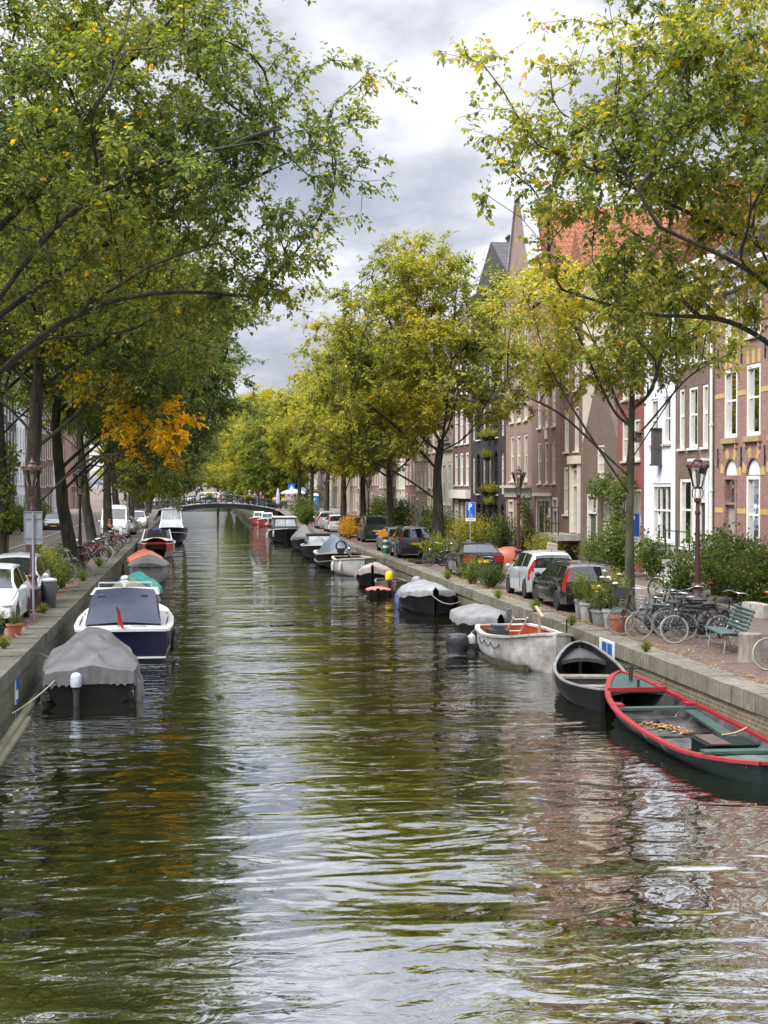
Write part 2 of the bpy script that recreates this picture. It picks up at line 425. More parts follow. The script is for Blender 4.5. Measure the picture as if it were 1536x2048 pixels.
def make_tree(seed, trunk, limbs, blobs, n1=70, n2=420, n3=1300, R=.3, nleaf=7, ntw=5, leaf=.095, hue=.25, huevar=.18, spots=(), zmin=3, twig=True, gaps=.0, droop=.3, tl=(.2,.55), bark=None, tipr=.0055, cl_sz=1.0, ex=.38):
    """trunk: polyline; limbs: list of polylines starting near the trunk; blobs: crown ellipsoids (centre, radii[, density])"""
    T = Tree(seed); rng = T.rng
    T.chain(trunk, -1, 0)
    for l in limbs:
        e = T.attach(np.array(l[0],float), 1, lower=.6, zmin=zmin*.75, only=True)
        T.chain(catmull([T.P[e]-T.D[e]*.2, T.P[e], *[np.array(q,float) for q in l]]), e, 1)
    for k, (n, low, cur) in enumerate(((n1,.55,.18),(n2,.3,.2),(n3,.1,.2))):
        if k < 2: P = in_blobs(rng, blobs, n, .35 if k == 0 else 0)
        else: P = last[rng.integers(0,len(last),n)]+rng.normal(size=(n,3))*np.array((.62,.62,.2))*cl_sz
        last = P
        if gaps and k == 2:
            ph = np.sin(P[:,0]*1.4+seed)+np.sin(P[:,1]*1.7+2*seed)+np.sin(P[:,2]*2.3+seed*3)
            P = P[ph > -3+gaps*3]
        for p in P: T.attach(p, 2+k, low, .45 if k < 2 else .3, zmin, cur)
    n = T.n; par = T.par[:n]; cnt = np.ones(n)
    for i in range(n-1,0,-1):
        if par[i] >= 0: cnt[par[i]] += cnt[i]
    rad = tipr*cnt**ex; tn = np.where(T.lev[:n] == 0)[0]; f = np.arange(len(tn))/max(1,len(tn)-1); rad[tn] = np.maximum(rad[tn]*0, R*(1-.55*f))
    # --- wood: strips along main children
    main = {}
    for i in range(1,n):
        p = par[i]
        if p not in main or cnt[i] > cnt[main[p]]: main[p] = i
    V = []; F = []; starts = [0]+[i for i in range(1,n) if main.get(par[i]) != i]
    off = 0
    for s0 in starts:
        ch = [] if s0 == 0 else [par[s0]]; i = s0
        while True:
            ch.append(i)
            if i not in main: break
            i = main[i]
        if len(ch) < 2: continue
        pts = T.P[ch]; r = rad[ch].copy()
        if s0: r[0] = min(r[0], r[1]*1.25)
        else:
            z = pts[:,2]-pts[0,2]; r *= 1+.55*np.exp(-z/.35)
        big = r[min(1,len(r)-1)]
        ns = 12 if big > .12 else 7 if big > .04 else 4 if big > .015 else 3
        d = np.gradient(pts,axis=0); d = unit(d)
        a = np.where(np.abs(d[:,2:3]) < .9, np.array([[0,0,1.]]), np.array([[1.,0,0]]))
        # one steady reference per strip
        ref = np.cross(d[0], a[0]); ref /= np.linalg.norm(ref)
        rf = unit(ref-d*(d@ref)[:,None]); bi = np.cross(d,rf)
        ang = 2*pi*np.arange(ns)/ns
        ring = pts[:,None,:]+(rf[:,None,:]*np.cos(ang)[None,:,None]+bi[:,None,:]*np.sin(ang)[None,:,None])*r[:,None,None]
        if big > .1: ring += rng.normal(0,.012,ring.shape)
        k = len(ch); V.append(ring.reshape(-1,3))
        ii = np.arange(k-1)[:,None]*ns+np.arange(ns)[None,:]; jj = np.arange(k-1)[:,None]*ns+(np.arange(ns)[None,:]+1)%ns
        F.append((np.stack([ii,jj,jj+ns,ii+ns],-1).reshape(-1,4))+off); off += k*ns
    # --- twiglets and leaves
    tipn = np.where((T.lev[:n] >= 3) & (rad < .03))[0]
    tipn = np.repeat(tipn, ntw); k = len(tipn)
    ctr = np.array([b[0] for b in blobs]).mean(0)
    base = T.P[tipn]+rng.normal(0,.03,(k,3))
    outw = unit(base-ctr)
    dr = unit(T.D[tipn]*.6+rng.normal(0,.62,(k,3))+outw*.25+np.array((0,0,-droop*.5)))
    ln = rng.uniform(tl[0],tl[1],k)
    if twig:
        e1 = base+dr*ln[:,None]; sd = unit(np.cross(dr, rng.normal(size=(k,3))))*.004
        q = np.stack([base-sd*1.3,base+sd*1.3,e1+sd*.6,e1-sd*.6],1).reshape(-1,3)
        V.append(q); F.append(np.arange(k*4).reshape(-1,4)+off); off += k*4
    t = (np.arange(nleaf)+.6)/nleaf
    lp = base[:,None,:]+dr[:,None,:]*(ln[:,None]*t[None,:])[:,:,None]
    side = unit(np.cross(dr, np.array((0,0,1.))+rng.normal(0,.35,(k,3))))
    sg = np.where(np.arange(nleaf)%2,1,-1)[None,:,None]
    ax = unit(dr[:,None,:]*.6+side[:,None,:]*sg*.8+np.array((0,0,-droop))+rng.normal(0,.35,(k,nleaf,3)))
    lp = lp.reshape(-1,3); ax = ax.reshape(-1,3); m = len(lp)
    nm = unit(np.array((0,0,1.))+rng.normal(0,.55,(m,3))); wv = unit(np.cross(ax,nm)); up = np.cross(wv,ax)
    sz = leaf*rng.uniform(.45,1.4,m)
    cl = np.sin(lp[:,0]*1.1+seed*1.3)+np.sin(lp[:,1]*.9+seed*2.1)+np.sin(lp[:,2]*1.4+seed*.7)
    hu = hue+huevar*.33*cl+rng.normal(0,huevar*.5,m)+np.where(rng.random(m) < .025,.45,0)
    for (c,r,h,amt) in spots:
        d = np.linalg.norm((lp-np.array(c))/np.array(r),axis=1); hit = (d < 1) & (rng.random(m) < amt)
        hu = np.where(hit, h+rng.normal(0,.07,m), hu); sz = np.where(hit, sz*1.35, sz)
    w = sz*rng.uniform(.28,.36,m)
    tip = lp+ax*sz[:,None]; mid = lp+ax*(sz*.42)[:,None]
    LV = np.stack([lp, mid+wv*w[:,None]+up*(sz*.10)[:,None], tip-up*(sz*.12)[:,None], mid-wv*w[:,None]+up*(sz*.10)[:,None]],1).reshape(-1,3)
    col = palette(hu)*rng.uniform(.8,1.2,(m,1)); col = np.concatenate([col,np.ones((m,1))],1); col = np.repeat(col,4,0)
    wood = fast_mesh('trunk', np.concatenate(V), np.concatenate(F), smooth=True)
    crown = fast_mesh('crown', LV, np.arange(m*4).reshape(-1,4), col)
    return wood, crown
def put_tree(name, meshes, loc, label, rz=0, sc=1, group=None, cat='tree', bark=BARK):
    t = thing(name, label, cat, loc, rz, group)
    if sc != 1: t.scale = (sc,sc,sc) if not hasattr(sc,'__len__') else sc
    obj('trunk', meshes[0], bark, t); obj('crown', meshes[1], LEAF, t)
    return t
GL = 'trees along the left quay'; GR = 'trees along the right quay'; GF = 'trees beyond the far bridge'
# near left tree, just outside the frame, limbs reaching in over the canal
t0 = make_tree(3, [(0,0,0),(.1,0,3),(.5,.2,6),(.9,.3,9)],
    [[(3.2,1,9.0),(5.5,2,10.3),(8,2.5,11.6)],[(2.2,.5,10.5),(3.6,1,12.8),(5.2,1,14.5)],[(2.5,-1.5,9),(4.5,-2,10.2),(7,-3,10.6)],
     [(2.5,2.5,7.6),(5,4,8.6),(7,5,8.9)],[(-2,1,9.5),(-4,1,12)],[(-1,-3,9),(-2,-5,11)],[(1,4,10),(1.5,6,12)],[(2.5,-.5,7.2),(4.5,0,7.9),(6.6,1,8.0)]],
    [((4.6,.5,10.6),(3.9,4.5,3.6),1.25),((6.3,0,12.2),(2.7,3.2,1.7),.42),((3.0,1,14.2),(3.6,4.4,2.4)),((-2.5,0,12.5),(3.5,4.5,3.2),.5),((1.5,-1,10.5),(3,4.5,3.3),.9),((5.9,2.0,8.6),(1.7,3.0,1.2),.9)],
    n1=90, n2=400, n3=1080, R=.34, ntw=4, nleaf=6, leaf=.125, hue=.20, huevar=.16, zmin=5.5, gaps=.25)
put_tree('elm_tree', t0, (-5.2,31.5,0), 'near left tree out of frame whose leafy boughs fill the upper left sky', 0, 1, GL)
t1 = make_tree(11, [(0,0,0),(-.1,0,4),(.1,.1,7.5),(.3,.1,10)],
    [[(2.0,-.6,4.75),(3.9,-.8,4.6),(5.1,-.8,4.3)],[(1.4,-.2,6.2),(2.6,-.5,7.4),(4.6,-1,8.6)],[(2.5,1,9),(4.8,2,11)],[(-2,0,9),(-4,-1,11)],[(0,3,9),(1,5.5,11)],[(.5,-3,9),(2,-5,10.5)],[(1.5,0,11),(2.5,0,14)],[(-1.3,.6,6.8),(-3.2,1.2,8)]],
    [((2.8,0,10.3),(4.4,5,4.0),1.0),((-2,0,11),(4,5,4),.55),((1,0,14),(4,4.5,2.8)),((4.6,0,9.0),(2.5,3.6,1.7),1.0),((3.9,-.6,5.7),(1.9,1.3,1.3),1.7),((2.2,-.6,7.2),(1.7,1.3,1.0),1.3)],
    n1=80, n2=430, n3=1400, R=.33, ntw=4, nleaf=6, leaf=.13, hue=.19, huevar=.16, zmin=4, gaps=.25,
    spots=[((4.9,-.6,5.9),(.9,1.5,1.0),.73,.95),((4.0,-.8,5.2),(1.1,1.6,.8),.69,.85),((3.0,-.8,5.9),(1.0,1.5,.7),.68,.8),((2.0,-.6,7.0),(1.5,1.5,.8),.62,.5),((1.2,-.3,8.3),(1.2,1.5,.5),.6,.35)])
put_tree('elm_tree', t1, (-5.3,50.5,0), 'dark left trunk behind the grey street sign, bearing the bright orange bough', 0, 1, GL)
t2 = make_tree(23, [(0,0,0),(-.5,0,3),(-.8,.1,6.5),(-.6,.2,9)],
    [[(2.2,0,7),(4.5,0,8.4),(6.3,0,8.6)],[(1.6,-1,6),(3.6,-2,6.4),(5.2,-2.4,5.6)],[(1.8,2,9),(4,4,11)],[(-2.5,0,9),(-4.5,0,11)],[(0,-3,9),(1,-5.5,10.5)],[(1,0,11),(2,0,14)],[(1.2,.3,5.2),(2.4,.8,5.6),(3.6,1.2,4.8)]],
    [((3.2,0,9.4),(4.6,5.5,4.2),1.1),((-2,0,11),(4,5.5,4),.55),((1.5,0,13.5),(4,5,2.8)),((4.7,0,8.7),(2.2,4,1.7),1.1),((3.2,-.6,4.7),(1.9,3,1.5),1.3)],
    n1=80, n2=460, n3=1500, R=.32, ntw=4, nleaf=6, leaf=.14, hue=.14, huevar=.14, zmin=4, gaps=.2, spots=[((2.6,-.5,5),(2,3,2),.55,.12)])
put_tree('elm_tree', t2, (-5.05,64,0), 'leaning left trunk beside the bicycle racks, with a dense dark green crown', 0, 1, GL)
put_tree('elm_tree', t2, (-5.2,79.5,0), 'straight slender left trunk next to the woman on the quay', R_(12), (.95,1,.97), GL)
put_tree('elm_tree', t1, (-7.9,61.5,0), 'thick dark trunk at the left edge beyond the parked silver car', R_(200), (1,1,1.05), GL)
put_tree('elm_tree', t1, (-5.4,96,0), 'left quay tree behind the white van', R_(-20), (1,1,.98), GL)
for k,(y,lab) in enumerate([(112,'left quay tree above the red covered boat'),(128,'left quay tree above the navy cabin boat'),(146,'left quay tree before the bridge, fourth from the bridge rail'),(164,'left quay tree before the bridge, last but one'),(181,'left quay tree standing right at the bridge')]):
    put_tree('elm_tree', (t2,t0,t1)[k%3], (-5.3,y,0), lab, R_((15,0,-20,8,-10)[k]), (.95,.92,1,.95,1)[k], GL)
# right quay --------------------------------------------------------------
r0 = make_tree(31, [(0,0,0),(0,0,3),(-.2,.1,6),(-.4,.2,8.5)],
    [[(-1.8,.8,7.0),(-3.6,1.5,7.3),(-5.6,1.8,7.9)],[(-1.2,0,8.2),(-3.2,.3,9.2),(-6.0,.5,10.4)],[(-1.5,1,10),(-2.8,1.5,12)],[(1.5,1,9),(3.5,1,11)],[(0,-3,9),(-1,-5,11)],[(-.5,3,8.4),(-1.5,5.5,9.2)],[(-2.0,-1,7.6),(-4.2,-1.5,8.5)]],
    [((-2.9,.5,9.8),(3.1,4.2,2.8),1.0),((-5.4,.2,10.6),(3.0,3,2.2),.17),((-1.4,0,12.3),(3.4,4,2.6)),((2,0,11),(3.6,4,3.5),.5),((-2.2,1.6,8.0),(2.8,3.6,1.5),.8)],
    n1=70, n2=310, n3=800, R=.30, ntw=4, nleaf=6, leaf=.125, hue=.29, huevar=.20, zmin=5.2, gaps=.3, droop=.45)
put_tree('elm_tree', r0, (12.7,27.2,0), 'near right tree out of frame whose yellow green boughs hang in from the right edge', 0, 1, GR)
r1 = make_tree(37, [(0,0,0),(.02,0,3),(.05,0,5.5),(.1,0,7.5)],
    [[(-.9,.2,4.9),(-2.0,.4,5.9),(-3.4,.6,6.6)],[(-.5,0,6),(-1.4,-.3,7.6),(-2.0,-.4,9)],[(.8,.2,5.8),(1.9,.3,7),(3,.3,7.6)],[(.5,-.5,6.6),(.9,-1,8.6)],[(-.2,.8,6.4),(-.6,1.8,8.4)],[(-.7,-.3,4.4),(-1.9,-.7,6.0),(-2.8,-1,7.4)],[(.6,.6,5.1),(1.6,1.1,6.4),(2.4,1.4,7.8)]],
    [((-.8,0,8.6),(3.4,2.8,2.0)),((-2.6,.2,7.2),(1.9,1.8,1.0),.8),((1.8,.2,7.8),(1.9,1.9,1.0),.8)],
    n1=50, n2=190, n3=430, R=.15, ntw=3, nleaf=6, leaf=.12, hue=.34, huevar=.18, zmin=4.2, gaps=.45, droop=.4)
put_tree('young_tree', r1, (12.62,40.9,0), 'slim young tree with a nest box behind the potted plants', 0, 1, GR, bark=BARKG)
r2 = make_tree(41, [(0,0,0),(.05,0,2.5),(0,0,4.6),(.2,0,6)],
    [[(-1.6,.2,4.2),(-3.2,.5,5.0),(-5,.8,5.6)],[(-.9,0,6.5),(-1.6,0,9),(-2.4,0,12)],[(.4,0,7),(.7,0,10),(1,0,14)],[(-.4,1,7.5),(-1.2,2,11)],[(1.6,.3,6.4),(3,.6,8.6)],[(-1.4,-.8,6),(-3.4,-1.4,7.6),(-5.2,-1.8,8.6)],[(.4,-1.5,7),(.8,-3,9.5)],[(-.8,-.2,5.6),(-2.2,-.4,7.8),(-3.8,-.6,10)]],
    [((-2.2,0,10.5),(4.4,5,4.3),1.0),((.6,0,13.2),(3.4,4,3.3)),((-3.9,0,7.4),(3.0,4.2,2.4),1.0),((2.7,0,9.8),(3.0,4,3.6),.9),((-1.0,0,14.8),(2.4,3,1.9))],
    n1=90, n2=480, n3=1500, R=.36, ntw=4, nleaf=6, leaf=.15, hue=.35, huevar=.14, zmin=3.6, gaps=.3)
put_tree('elm_tree', r2, (12.4,73,0), 'large yellow green tree with a thick trunk behind the black saloon', 0, 1, GR)
r3 = make_tree(53, [(0,0,0),(-.1,0,3),(-.2,0,5.5),(0,0,7.5)],
    [[(-1.6,0,6),(-3.5,0,7.6)],[(1.4,0,6.5),(3,0,8.6)],[(0,1.5,7),(0,3.5,9)],[(-.4,-1.5,7),(-.6,-3.5,9)],[(0,0,9),(-.3,0,13)]],
    [((-1.2,0,9.6),(4.6,4.8,4.2),1.0),((0,0,13),(3.4,3.6,2.8)),((-3.2,0,6.8),(2.6,3.4,1.8),.9)],
    n1=70, n2=380, n3=1200, R=.30, ntw=4, nleaf=6, leaf=.17, hue=.37, huevar=.13, zmin=4, gaps=.2)
for k,(y,x,sc,lab) in enumerate([(90,12.4,.86,'right quay tree beside the dark van'),(105,12.4,.9,'right quay tree leaning by the red car'),(119,12.4,.95,'right quay tree with yellow low twigs above the parked white cars'),(137,12.6,1.0,'right quay tree behind the closed white parasol'),(155,12.6,1.02,'right quay tree short of the bridge, taller of the two'),(172,12.6,1.0,'right quay tree at the near corner of the bridge')]):
    put_tree('elm_tree', r3 if k != 2 else r2, (x,y,0), lab, R_(k*47+10) if k else 0, sc, GR)
r4 = make_tree(59, [(0,0,0),(0,0,4),(0,0,8)], [[(-2,0,8),(-4,0,11)],[(2,0,8),(4,0,11)],[(0,2,8),(0,4,11)],[(0,-2,9),(0,-4,12)]],
    [((0,0,9.5),(5.8,5.8,7)),((0,0,5.0),(5,5,3),.9)], n1=70, n2=420, n3=1300, R=.3, ntw=4, nleaf=6, leaf=.22, hue=.24, huevar=.16, zmin=2.2, gaps=.1, twig=False, cl_sz=1.4, tl=(.3,.7))
r5 = make_tree(61, [(0,0,0),(0,0,4),(0,0,8)], [[(-2,0,8),(-4,0,11)],[(2,0,8),(4,0,11)],[(0,2,8),(0,4,11)],[(0,-2,9),(0,-4,12)]],
    [((0,0,9.5),(5.8,5.8,7)),((0,0,5.0),(5,5,3),.9)], n1=70, n2=420, n3=1300, R=.3, ntw=4, nleaf=6, leaf=.22, hue=.40, huevar=.14, zmin=2.2, gaps=.1, twig=False, cl_sz=1.4, tl=(.3,.7))
far = [(11.8,207,'dark',1.0),(11.6,228,'y',1.15),(11.5,250,'y',1.2),(11.5,276,'dark',1.3),(11.5,305,'y',1.35),(11.5,340,'dark',1.45),
       (-5.6,208,'dark',.95),(-5.4,230,'dark',1.1),(-5.2,256,'y',1.2),(-5.2,284,'dark',1.3),(-5.2,316,'y',1.4),(-5.2,350,'dark',1.5),(7.5,425,'y',1.2),(-3.5,400,'y',1.3),(12.5,410,'dark',1.3),(-9,405,'dark',1.3),(16,405,'dark',1.3),(25,400,'y',1.3),(-18,400,'y',1.3)]
rows = {'r':'right bank beyond the bridge','l':'left bank beyond the bridge'}
num = {}
ordn = ['first','second','third','fourth','fifth','sixth','seventh']
for k,(x,y,kind,sc) in enumerate(far):
    kindw = 'dark green' if kind == 'dark' else 'yellow green'
    xk = x; x0 = x; x = 'r' if (11 < x < 12 and y < 360) else 'l' if (-6 < x < -5 and y < 360) else x
    if x in rows:
        num[x] = num.get(x,-1)+1; lab = f'{kindw} tree on the {rows[x]}, {ordn[num[x]]} from the bridge'
    else: lab = {7.5:'distant yellow tree standing in the middle of the canal vista',-3.5:'distant yellow tree closing the canal vista just left of its middle',12.5:'distant dark tree closing the canal vista just right of its middle',-9:'distant dark tree closing the vista on the left bank',16:'distant dark tree closing the vista on the right bank',25:'distant yellow tree closing the vista far right',-18:'distant yellow tree closing the vista far left'}[x]
    put_tree('far_tree', r4 if kind == 'dark' else r5, (x0,y,0), lab, R_(k*67), sc, GF)
# ---------------------------------------------------------------- houses
GLASS = glass('window_glass', (.82,.86,.86), 1.55)
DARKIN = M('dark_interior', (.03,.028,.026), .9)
CREAM = M('cream_paint', (.66,.62,.52), .5, var=.1, vs=3)
WHITEP = M('white_paint', (.74,.74,.71), .5, var=.08, vs=3)
CURT = M('curtain', (.52,.51,.48), .9, var=.25, vs=14, stretch=(1,3,.1))
BLIND = M('blind', (.50,.56,.52), .8, var=.06)
SILLM = M('sill_stone', (.45,.42,.36), .8, var=.2)
TILE = brick('roof_tiles', (.36,.125,.055), (.28,.095,.045), (.14,.05,.025), bw=.25, bh=.3, ms=.03, dirt=.5, dcol=(.10,.06,.04))
TILED = brick('dark_roof_tiles', (.075,.07,.07), (.055,.052,.055), (.03,.03,.03), bw=.25, bh=.3, ms=.03, dirt=.4)
LEAD = M('lead_sheet', (.36,.39,.43), .55, var=.12)
DOORG = M('dark_green_door', (.02,.045,.03), .35, var=.1)
DOORR = M('dark_red_door', (.14,.03,.025), .4, var=.15)
BLACKM = M('black_paint', (.015,.015,.016), .45, var=.2)
IRON = M('black_iron', (.02,.02,.022), .5, var=.2)
CABLE = {}
class Facade:
    """local frame of a house: s runs along the street, z up, d outwards from the facade"""
    def __init__(s, name, label, X, y0, y1, h, mat, side=-1, depth=9, group=None, cat='house'):
        s.sd = side; s.W = y1-y0; s.h = h; s.mat = mat; s.ops = []; s.depth = depth
        s.t = thing(name, label, cat, (X,y0,0), 0, group); s.y0 = y0
    def bx(s, m, s0,s1,z0,z1,d0,d1):
        m.b2(s.sd*d0, s.sd*d1, s0, s1, z0, z1)
    def p(s, q, z, d): return (s.sd*d, q, z)
    def wall(s, top=None, ops=None, gable=None):
        ops = s.ops if ops is None else ops
        m = MB(); rv = .16
        ss = sorted({.01, s.W-.01, *[o[0] for o in ops], *[o[1] for o in ops]}); zs = sorted({0, s.h, *[o[2] for o in ops], *[o[3] for o in ops]})
        for a,b in zip(ss,ss[1:]):
            for c,d in zip(zs,zs[1:]):
                u, v = (a+b)/2, (c+d)/2
                if any(o[0] < u < o[1] and o[2] < v < o[3] for o in ops): continue
                m.quad(s.p(a,c,0),s.p(b,c,0),s.p(b,d,0),s.p(a,d,0))
        for o in ops:
            a,b,c,d = o[:4]
            m.quad(s.p(a,c,0),s.p(a,d,0),s.p(a,d,-rv),s.p(a,c,-rv)); m.quad(s.p(b,c,0),s.p(b,d,0),s.p(b,d,-rv),s.p(b,c,-rv))
            m.quad(s.p(a,d,0),s.p(b,d,0),s.p(b,d,-rv),s.p(a,d,-rv)); m.quad(s.p(a,c,0),s.p(b,c,0),s.p(b,c,-rv),s.p(a,c,-rv))
            if len(o) > 4 and o[4] > 0:   # arched head: fill the corners above the arch
                r = o[4]; n = 8; cx = (a+b)/2; hw = (b-a)/2
                arc = [(cx-hw*cos(pi*k/n), d-r+r*sin(pi*k/n)) for k in range(n+1)]
                for (u0,z0),(u1,z1) in zip(arc,arc[1:]):
                    m.quad(s.p(u0,z0,.002),s.p(u1,z1,.002),s.p(u1,d,.002),s.p(u0,d,.002))
                    m.quad(s.p(u0,z0,.002),s.p(u1,z1,.002),s.p(u1,z1,-rv),s.p(u0,z0,-rv))
        e = s.depth; a, b = .01, s.W-.01
        m.quad(s.p(a,0,0),s.p(a,s.h,0),s.p(a,s.h,-e),s.p(a,0,-e)); m.quad(s.p(b,0,0),s.p(b,s.h,0),s.p(b,s.h,-e),s.p(b,0,-e))
        m.quad(s.p(a,0,-e),s.p(b,0,-e),s.p(b,s.h,-e),s.p(a,s.h,-e)); m.quad(s.p(a,s.h,0),s.p(b,s.h,0),s.p(b,s.h,-e),s.p(a,s.h,-e))
        if gable:     # outline (s,z) of a gable standing on top of the wall
            n = len(gable)
            f = [s.p(q,z,0) for q,z in gable]; k = [s.p(q,z,-.3) for q,z in gable]
            m.add(f+k, [tuple(range(n)), tuple(range(n,2*n))[::-1]]+[(i,(i+1)%n,n+(i+1)%n,n+i) for i in range(n)])
        w = m.build('wall', s.mat, s.t)
        # added dark sheet stands in for the shade of the rooms behind
        q = MB(); q.b2(s.sd*-1.6, s.sd*-1.64, .1, s.W-.1, .05, s.h-.1); q.build('dark_backing', DARKIN, w)
        return w
    def window(s, a, b, c, d, frame=None, arch=0, bars=1, fw=.09, sill=True, curtain=0, blind=0, vbars=0, proud=-.03, name='window', sillm=None):
        s.ops.append((a,b,c,d,arch)); frame = frame or CREAM
        m = MB(); z1 = d-arch*.9 if arch else d
        D0, D1 = -.15, proud
        s.bx(m,a,a+fw,c,z1,D0,D1); s.bx(m,b-fw,b,c,z1,D0,D1); s.bx(m,a+fw,b-fw,z1-fw,z1,D0,D1); s.bx(m,a+fw,b-fw,c,c+fw,D0,D1)
        dk = -.07
        for k in range(bars):
            z = lerp(c,z1,(k+1)/(bars+1)*1.08) if bars == 1 else lerp(c,z1,(k+1)/(bars+1))
            s.bx(m,a+fw,b-fw,z-.035,z+.035,D0+.01,dk)
        for k in range(vbars):
            q = lerp(a+fw,b-fw,(k+1)/(vbars+1)); s.bx(m,q-.02,q+.02,c+fw,z1-fw,D0+.015,dk-.005)
        if arch:
            n = 8; cx = (a+b)/2; hw = (b-a)/2; zz = d-arch
            ring = [[s.p(cx-hw*r*cos(pi*k/n), zz+arch*r*sin(pi*k/n), dd) for r,dd in ((1,D1),(.8,D1),(.8,D0),(1,D0))] for k in range(n+1)]
            m.loft(ring)
        w = m.build(name, frame, s.t)
        g = MB(); g.quad(s.p(a+.02,c+.02,-.12),s.p(b-.02,c+.02,-.12),s.p(b-.02,d-.02,-.12),s.p(a+.02,d-.02,-.12)); g.build('pane', GLASS, w)
        if sill:
            q = MB(); s.bx(q,a-.07,b+.07,c-.09,c-.004,-.1,.09); q.build('sill', sillm or SILLM, w)
        if curtain:
            q = MB(); wd = (b-a)*curtain
            for side in (0,1):
                e0 = a+.05 if side == 0 else b-.05-wd
                pts = [(e0+wd*k/8, -.26-.025*(k%2)) for k in range(9)]
                for (u0,d0),(u1,d1) in zip(pts,pts[1:]): q.quad(s.p(u0,c+.05,d0),s.p(u1,c+.05,d1),s.p(u1,d-.1,d1),s.p(u0,d-.1,d0))
            q.build('curtain', CURT, w)
        if blind:
            q = MB(); q.quad(s.p(a+.05,d-(d-c)*blind,-.2),s.p(b-.05,d-(d-c)*blind,-.2),s.p(b-.05,d-.05,-.2),s.p(a+.05,d-.05,-.2)); q.build('blind', BLIND, w)
        return w
    def rowof(s, centers, w, c, d, **k):
        for q in centers: s.window(q-w/2, q+w/2, c, d, **k)
    def door(s, a, b, d, mat=None, frame=None, trans=.6, c=.0, recess=-.14, glazed=False):
        s.ops.append((a,b,c,d,0)); frame = frame or CREAM; m = MB(); fw = .13
        s.bx(m,a,a+fw,c,d,-.16,.04); s.bx(m,b-fw,b,c,d,-.16,.04); s.bx(m,a+fw,b-fw,d-fw,d,-.16,.04); s.bx(m,a+fw,b-fw,d-trans-fw,d-trans-fw+.08,-.16,.02)
        fr = m.build('door_frame', frame, s.t)
        l = MB(); s.bx(l,a+fw,b-fw,c,d-trans-fw,recess-.03,recess+.02)
        for z0,z1 in ((c+.2,c+.9),(c+1.05,d-trans-fw-.15)): s.bx(l,a+fw+.12,b-fw-.12,z0,z1,recess+.02,recess+.04)
        dr = l.build('door', mat or DOORG, s.t)
        h = MB(); h.ell(s.p(b-fw-.1,c+1.0,recess+.07),(.035,.035,.035)); h.build('handle', M('brass',(.5,.36,.14),.35,1), dr)
        g = MB(); g.quad(s.p(a+fw,d-trans-.03,-.1),s.p(b-fw,d-trans-.03,-.1),s.p(b-fw,d-fw,-.1),s.p(a+fw,d-fw,-.1)); g.build('pane', GLASS, fr)
        return dr
    def bar(s, name, mat, s0,s1,z0,z1,d0,d1, parent=None):
        m = MB(); s.bx(m,s0,s1,z0,z1,d0,d1); return m.build(name, mat, parent or s.t)
    def cornice(s, mat=None, z=None, hh=.45, out=.35):
        z = s.h if z is None else z; m = MB()
        s.bx(m,.02,s.W-.02,z-hh,z-hh*.45,.004,out*.45); s.bx(m,.02,s.W-.02,z-hh*.45,z-hh*.15,.004,out*.8); s.bx(m,.02,s.W-.02,z-hh*.15,z+.05,-.05,out)
        return m.build('cornice', mat or WHITEP, s.t)
    def roof(s, mat=None, h=2.6, ridge='along', inset=.2):
        m = MB(); a,b,e = .03, s.W-.03, s.depth; z = s.h+.012
        if ridge == 'along':
            f0,f1 = s.p(a,z,-inset),s.p(b,z,-inset); r0,r1 = s.p(a,z+h,-e*.42),s.p(b,z+h,-e*.42); k0,k1 = s.p(a,z,-e+.1),s.p(b,z,-e+.1)
            m.add([f0,f1,r0,r1,k0,k1], [(0,1,3,2),(2,3,5,4),(0,2,4),(1,5,3),(0,4,5,1)])
        else:
            c = (a+b)/2; q = [s.p(a,z,-inset),s.p(b,z,-inset),s.p(c,z+h,-inset),s.p(a,z,-e),s.p(b,z,-e),s.p(c,z+h,-e)]
            m.add(q, [(0,2,5,3),(1,4,5,2),(0,1,2),(3,5,4),(0,3,4,1)])
        return m.build('roof', mat or TILE, s.t)
    def chimney(s, q, d, z0, z1, w=.7, roof=None, mat=None):
        m = MB(); s.bx(m,q-w/2,q+w/2,z0,z1,d-w*.6,d+w*.6); s.bx(m,q-w/2-.08,q+w/2+.08,z1,z1+.14,d-w*.6-.08,d+w*.6+.08)
        for k in (-.22,.22): m.lathe([(.11,z1+.14),(.09,z1+.5)],8,s.p(q+k*w,0,d))
        return m.build('chimney', mat or s.mat, roof or s.t)
    def pipe(s, q, h, mat=None, r=.06):
        m = MB(); m.tube([s.p(q,.1,.1),s.p(q,h,.1)], r, 8)
        for z in np.arange(1.2,h,2.4): m.lathe([(r*1.5,z),(r*1.5,z+.07)],8,s.p(q,0,.1))
        return m.build('downpipe', mat or WHITEP, s.t, 40)
    def anchors(s, qs, z, h=.7):
        for q in qs:
            m = MB(); m.tube([s.p(q,z-h/2,.03),s.p(q,z+h/2,.03)],.025,6); m.tube([s.p(q-.09,z-h*.1,.03),s.p(q+.02,z+h*.15,.03)],.02,6); m.build('wall_anchor', IRON, s.t)
XF = 19.0
GH = 'canal houses on the right bank'; GHL = 'canal houses on the left bank'
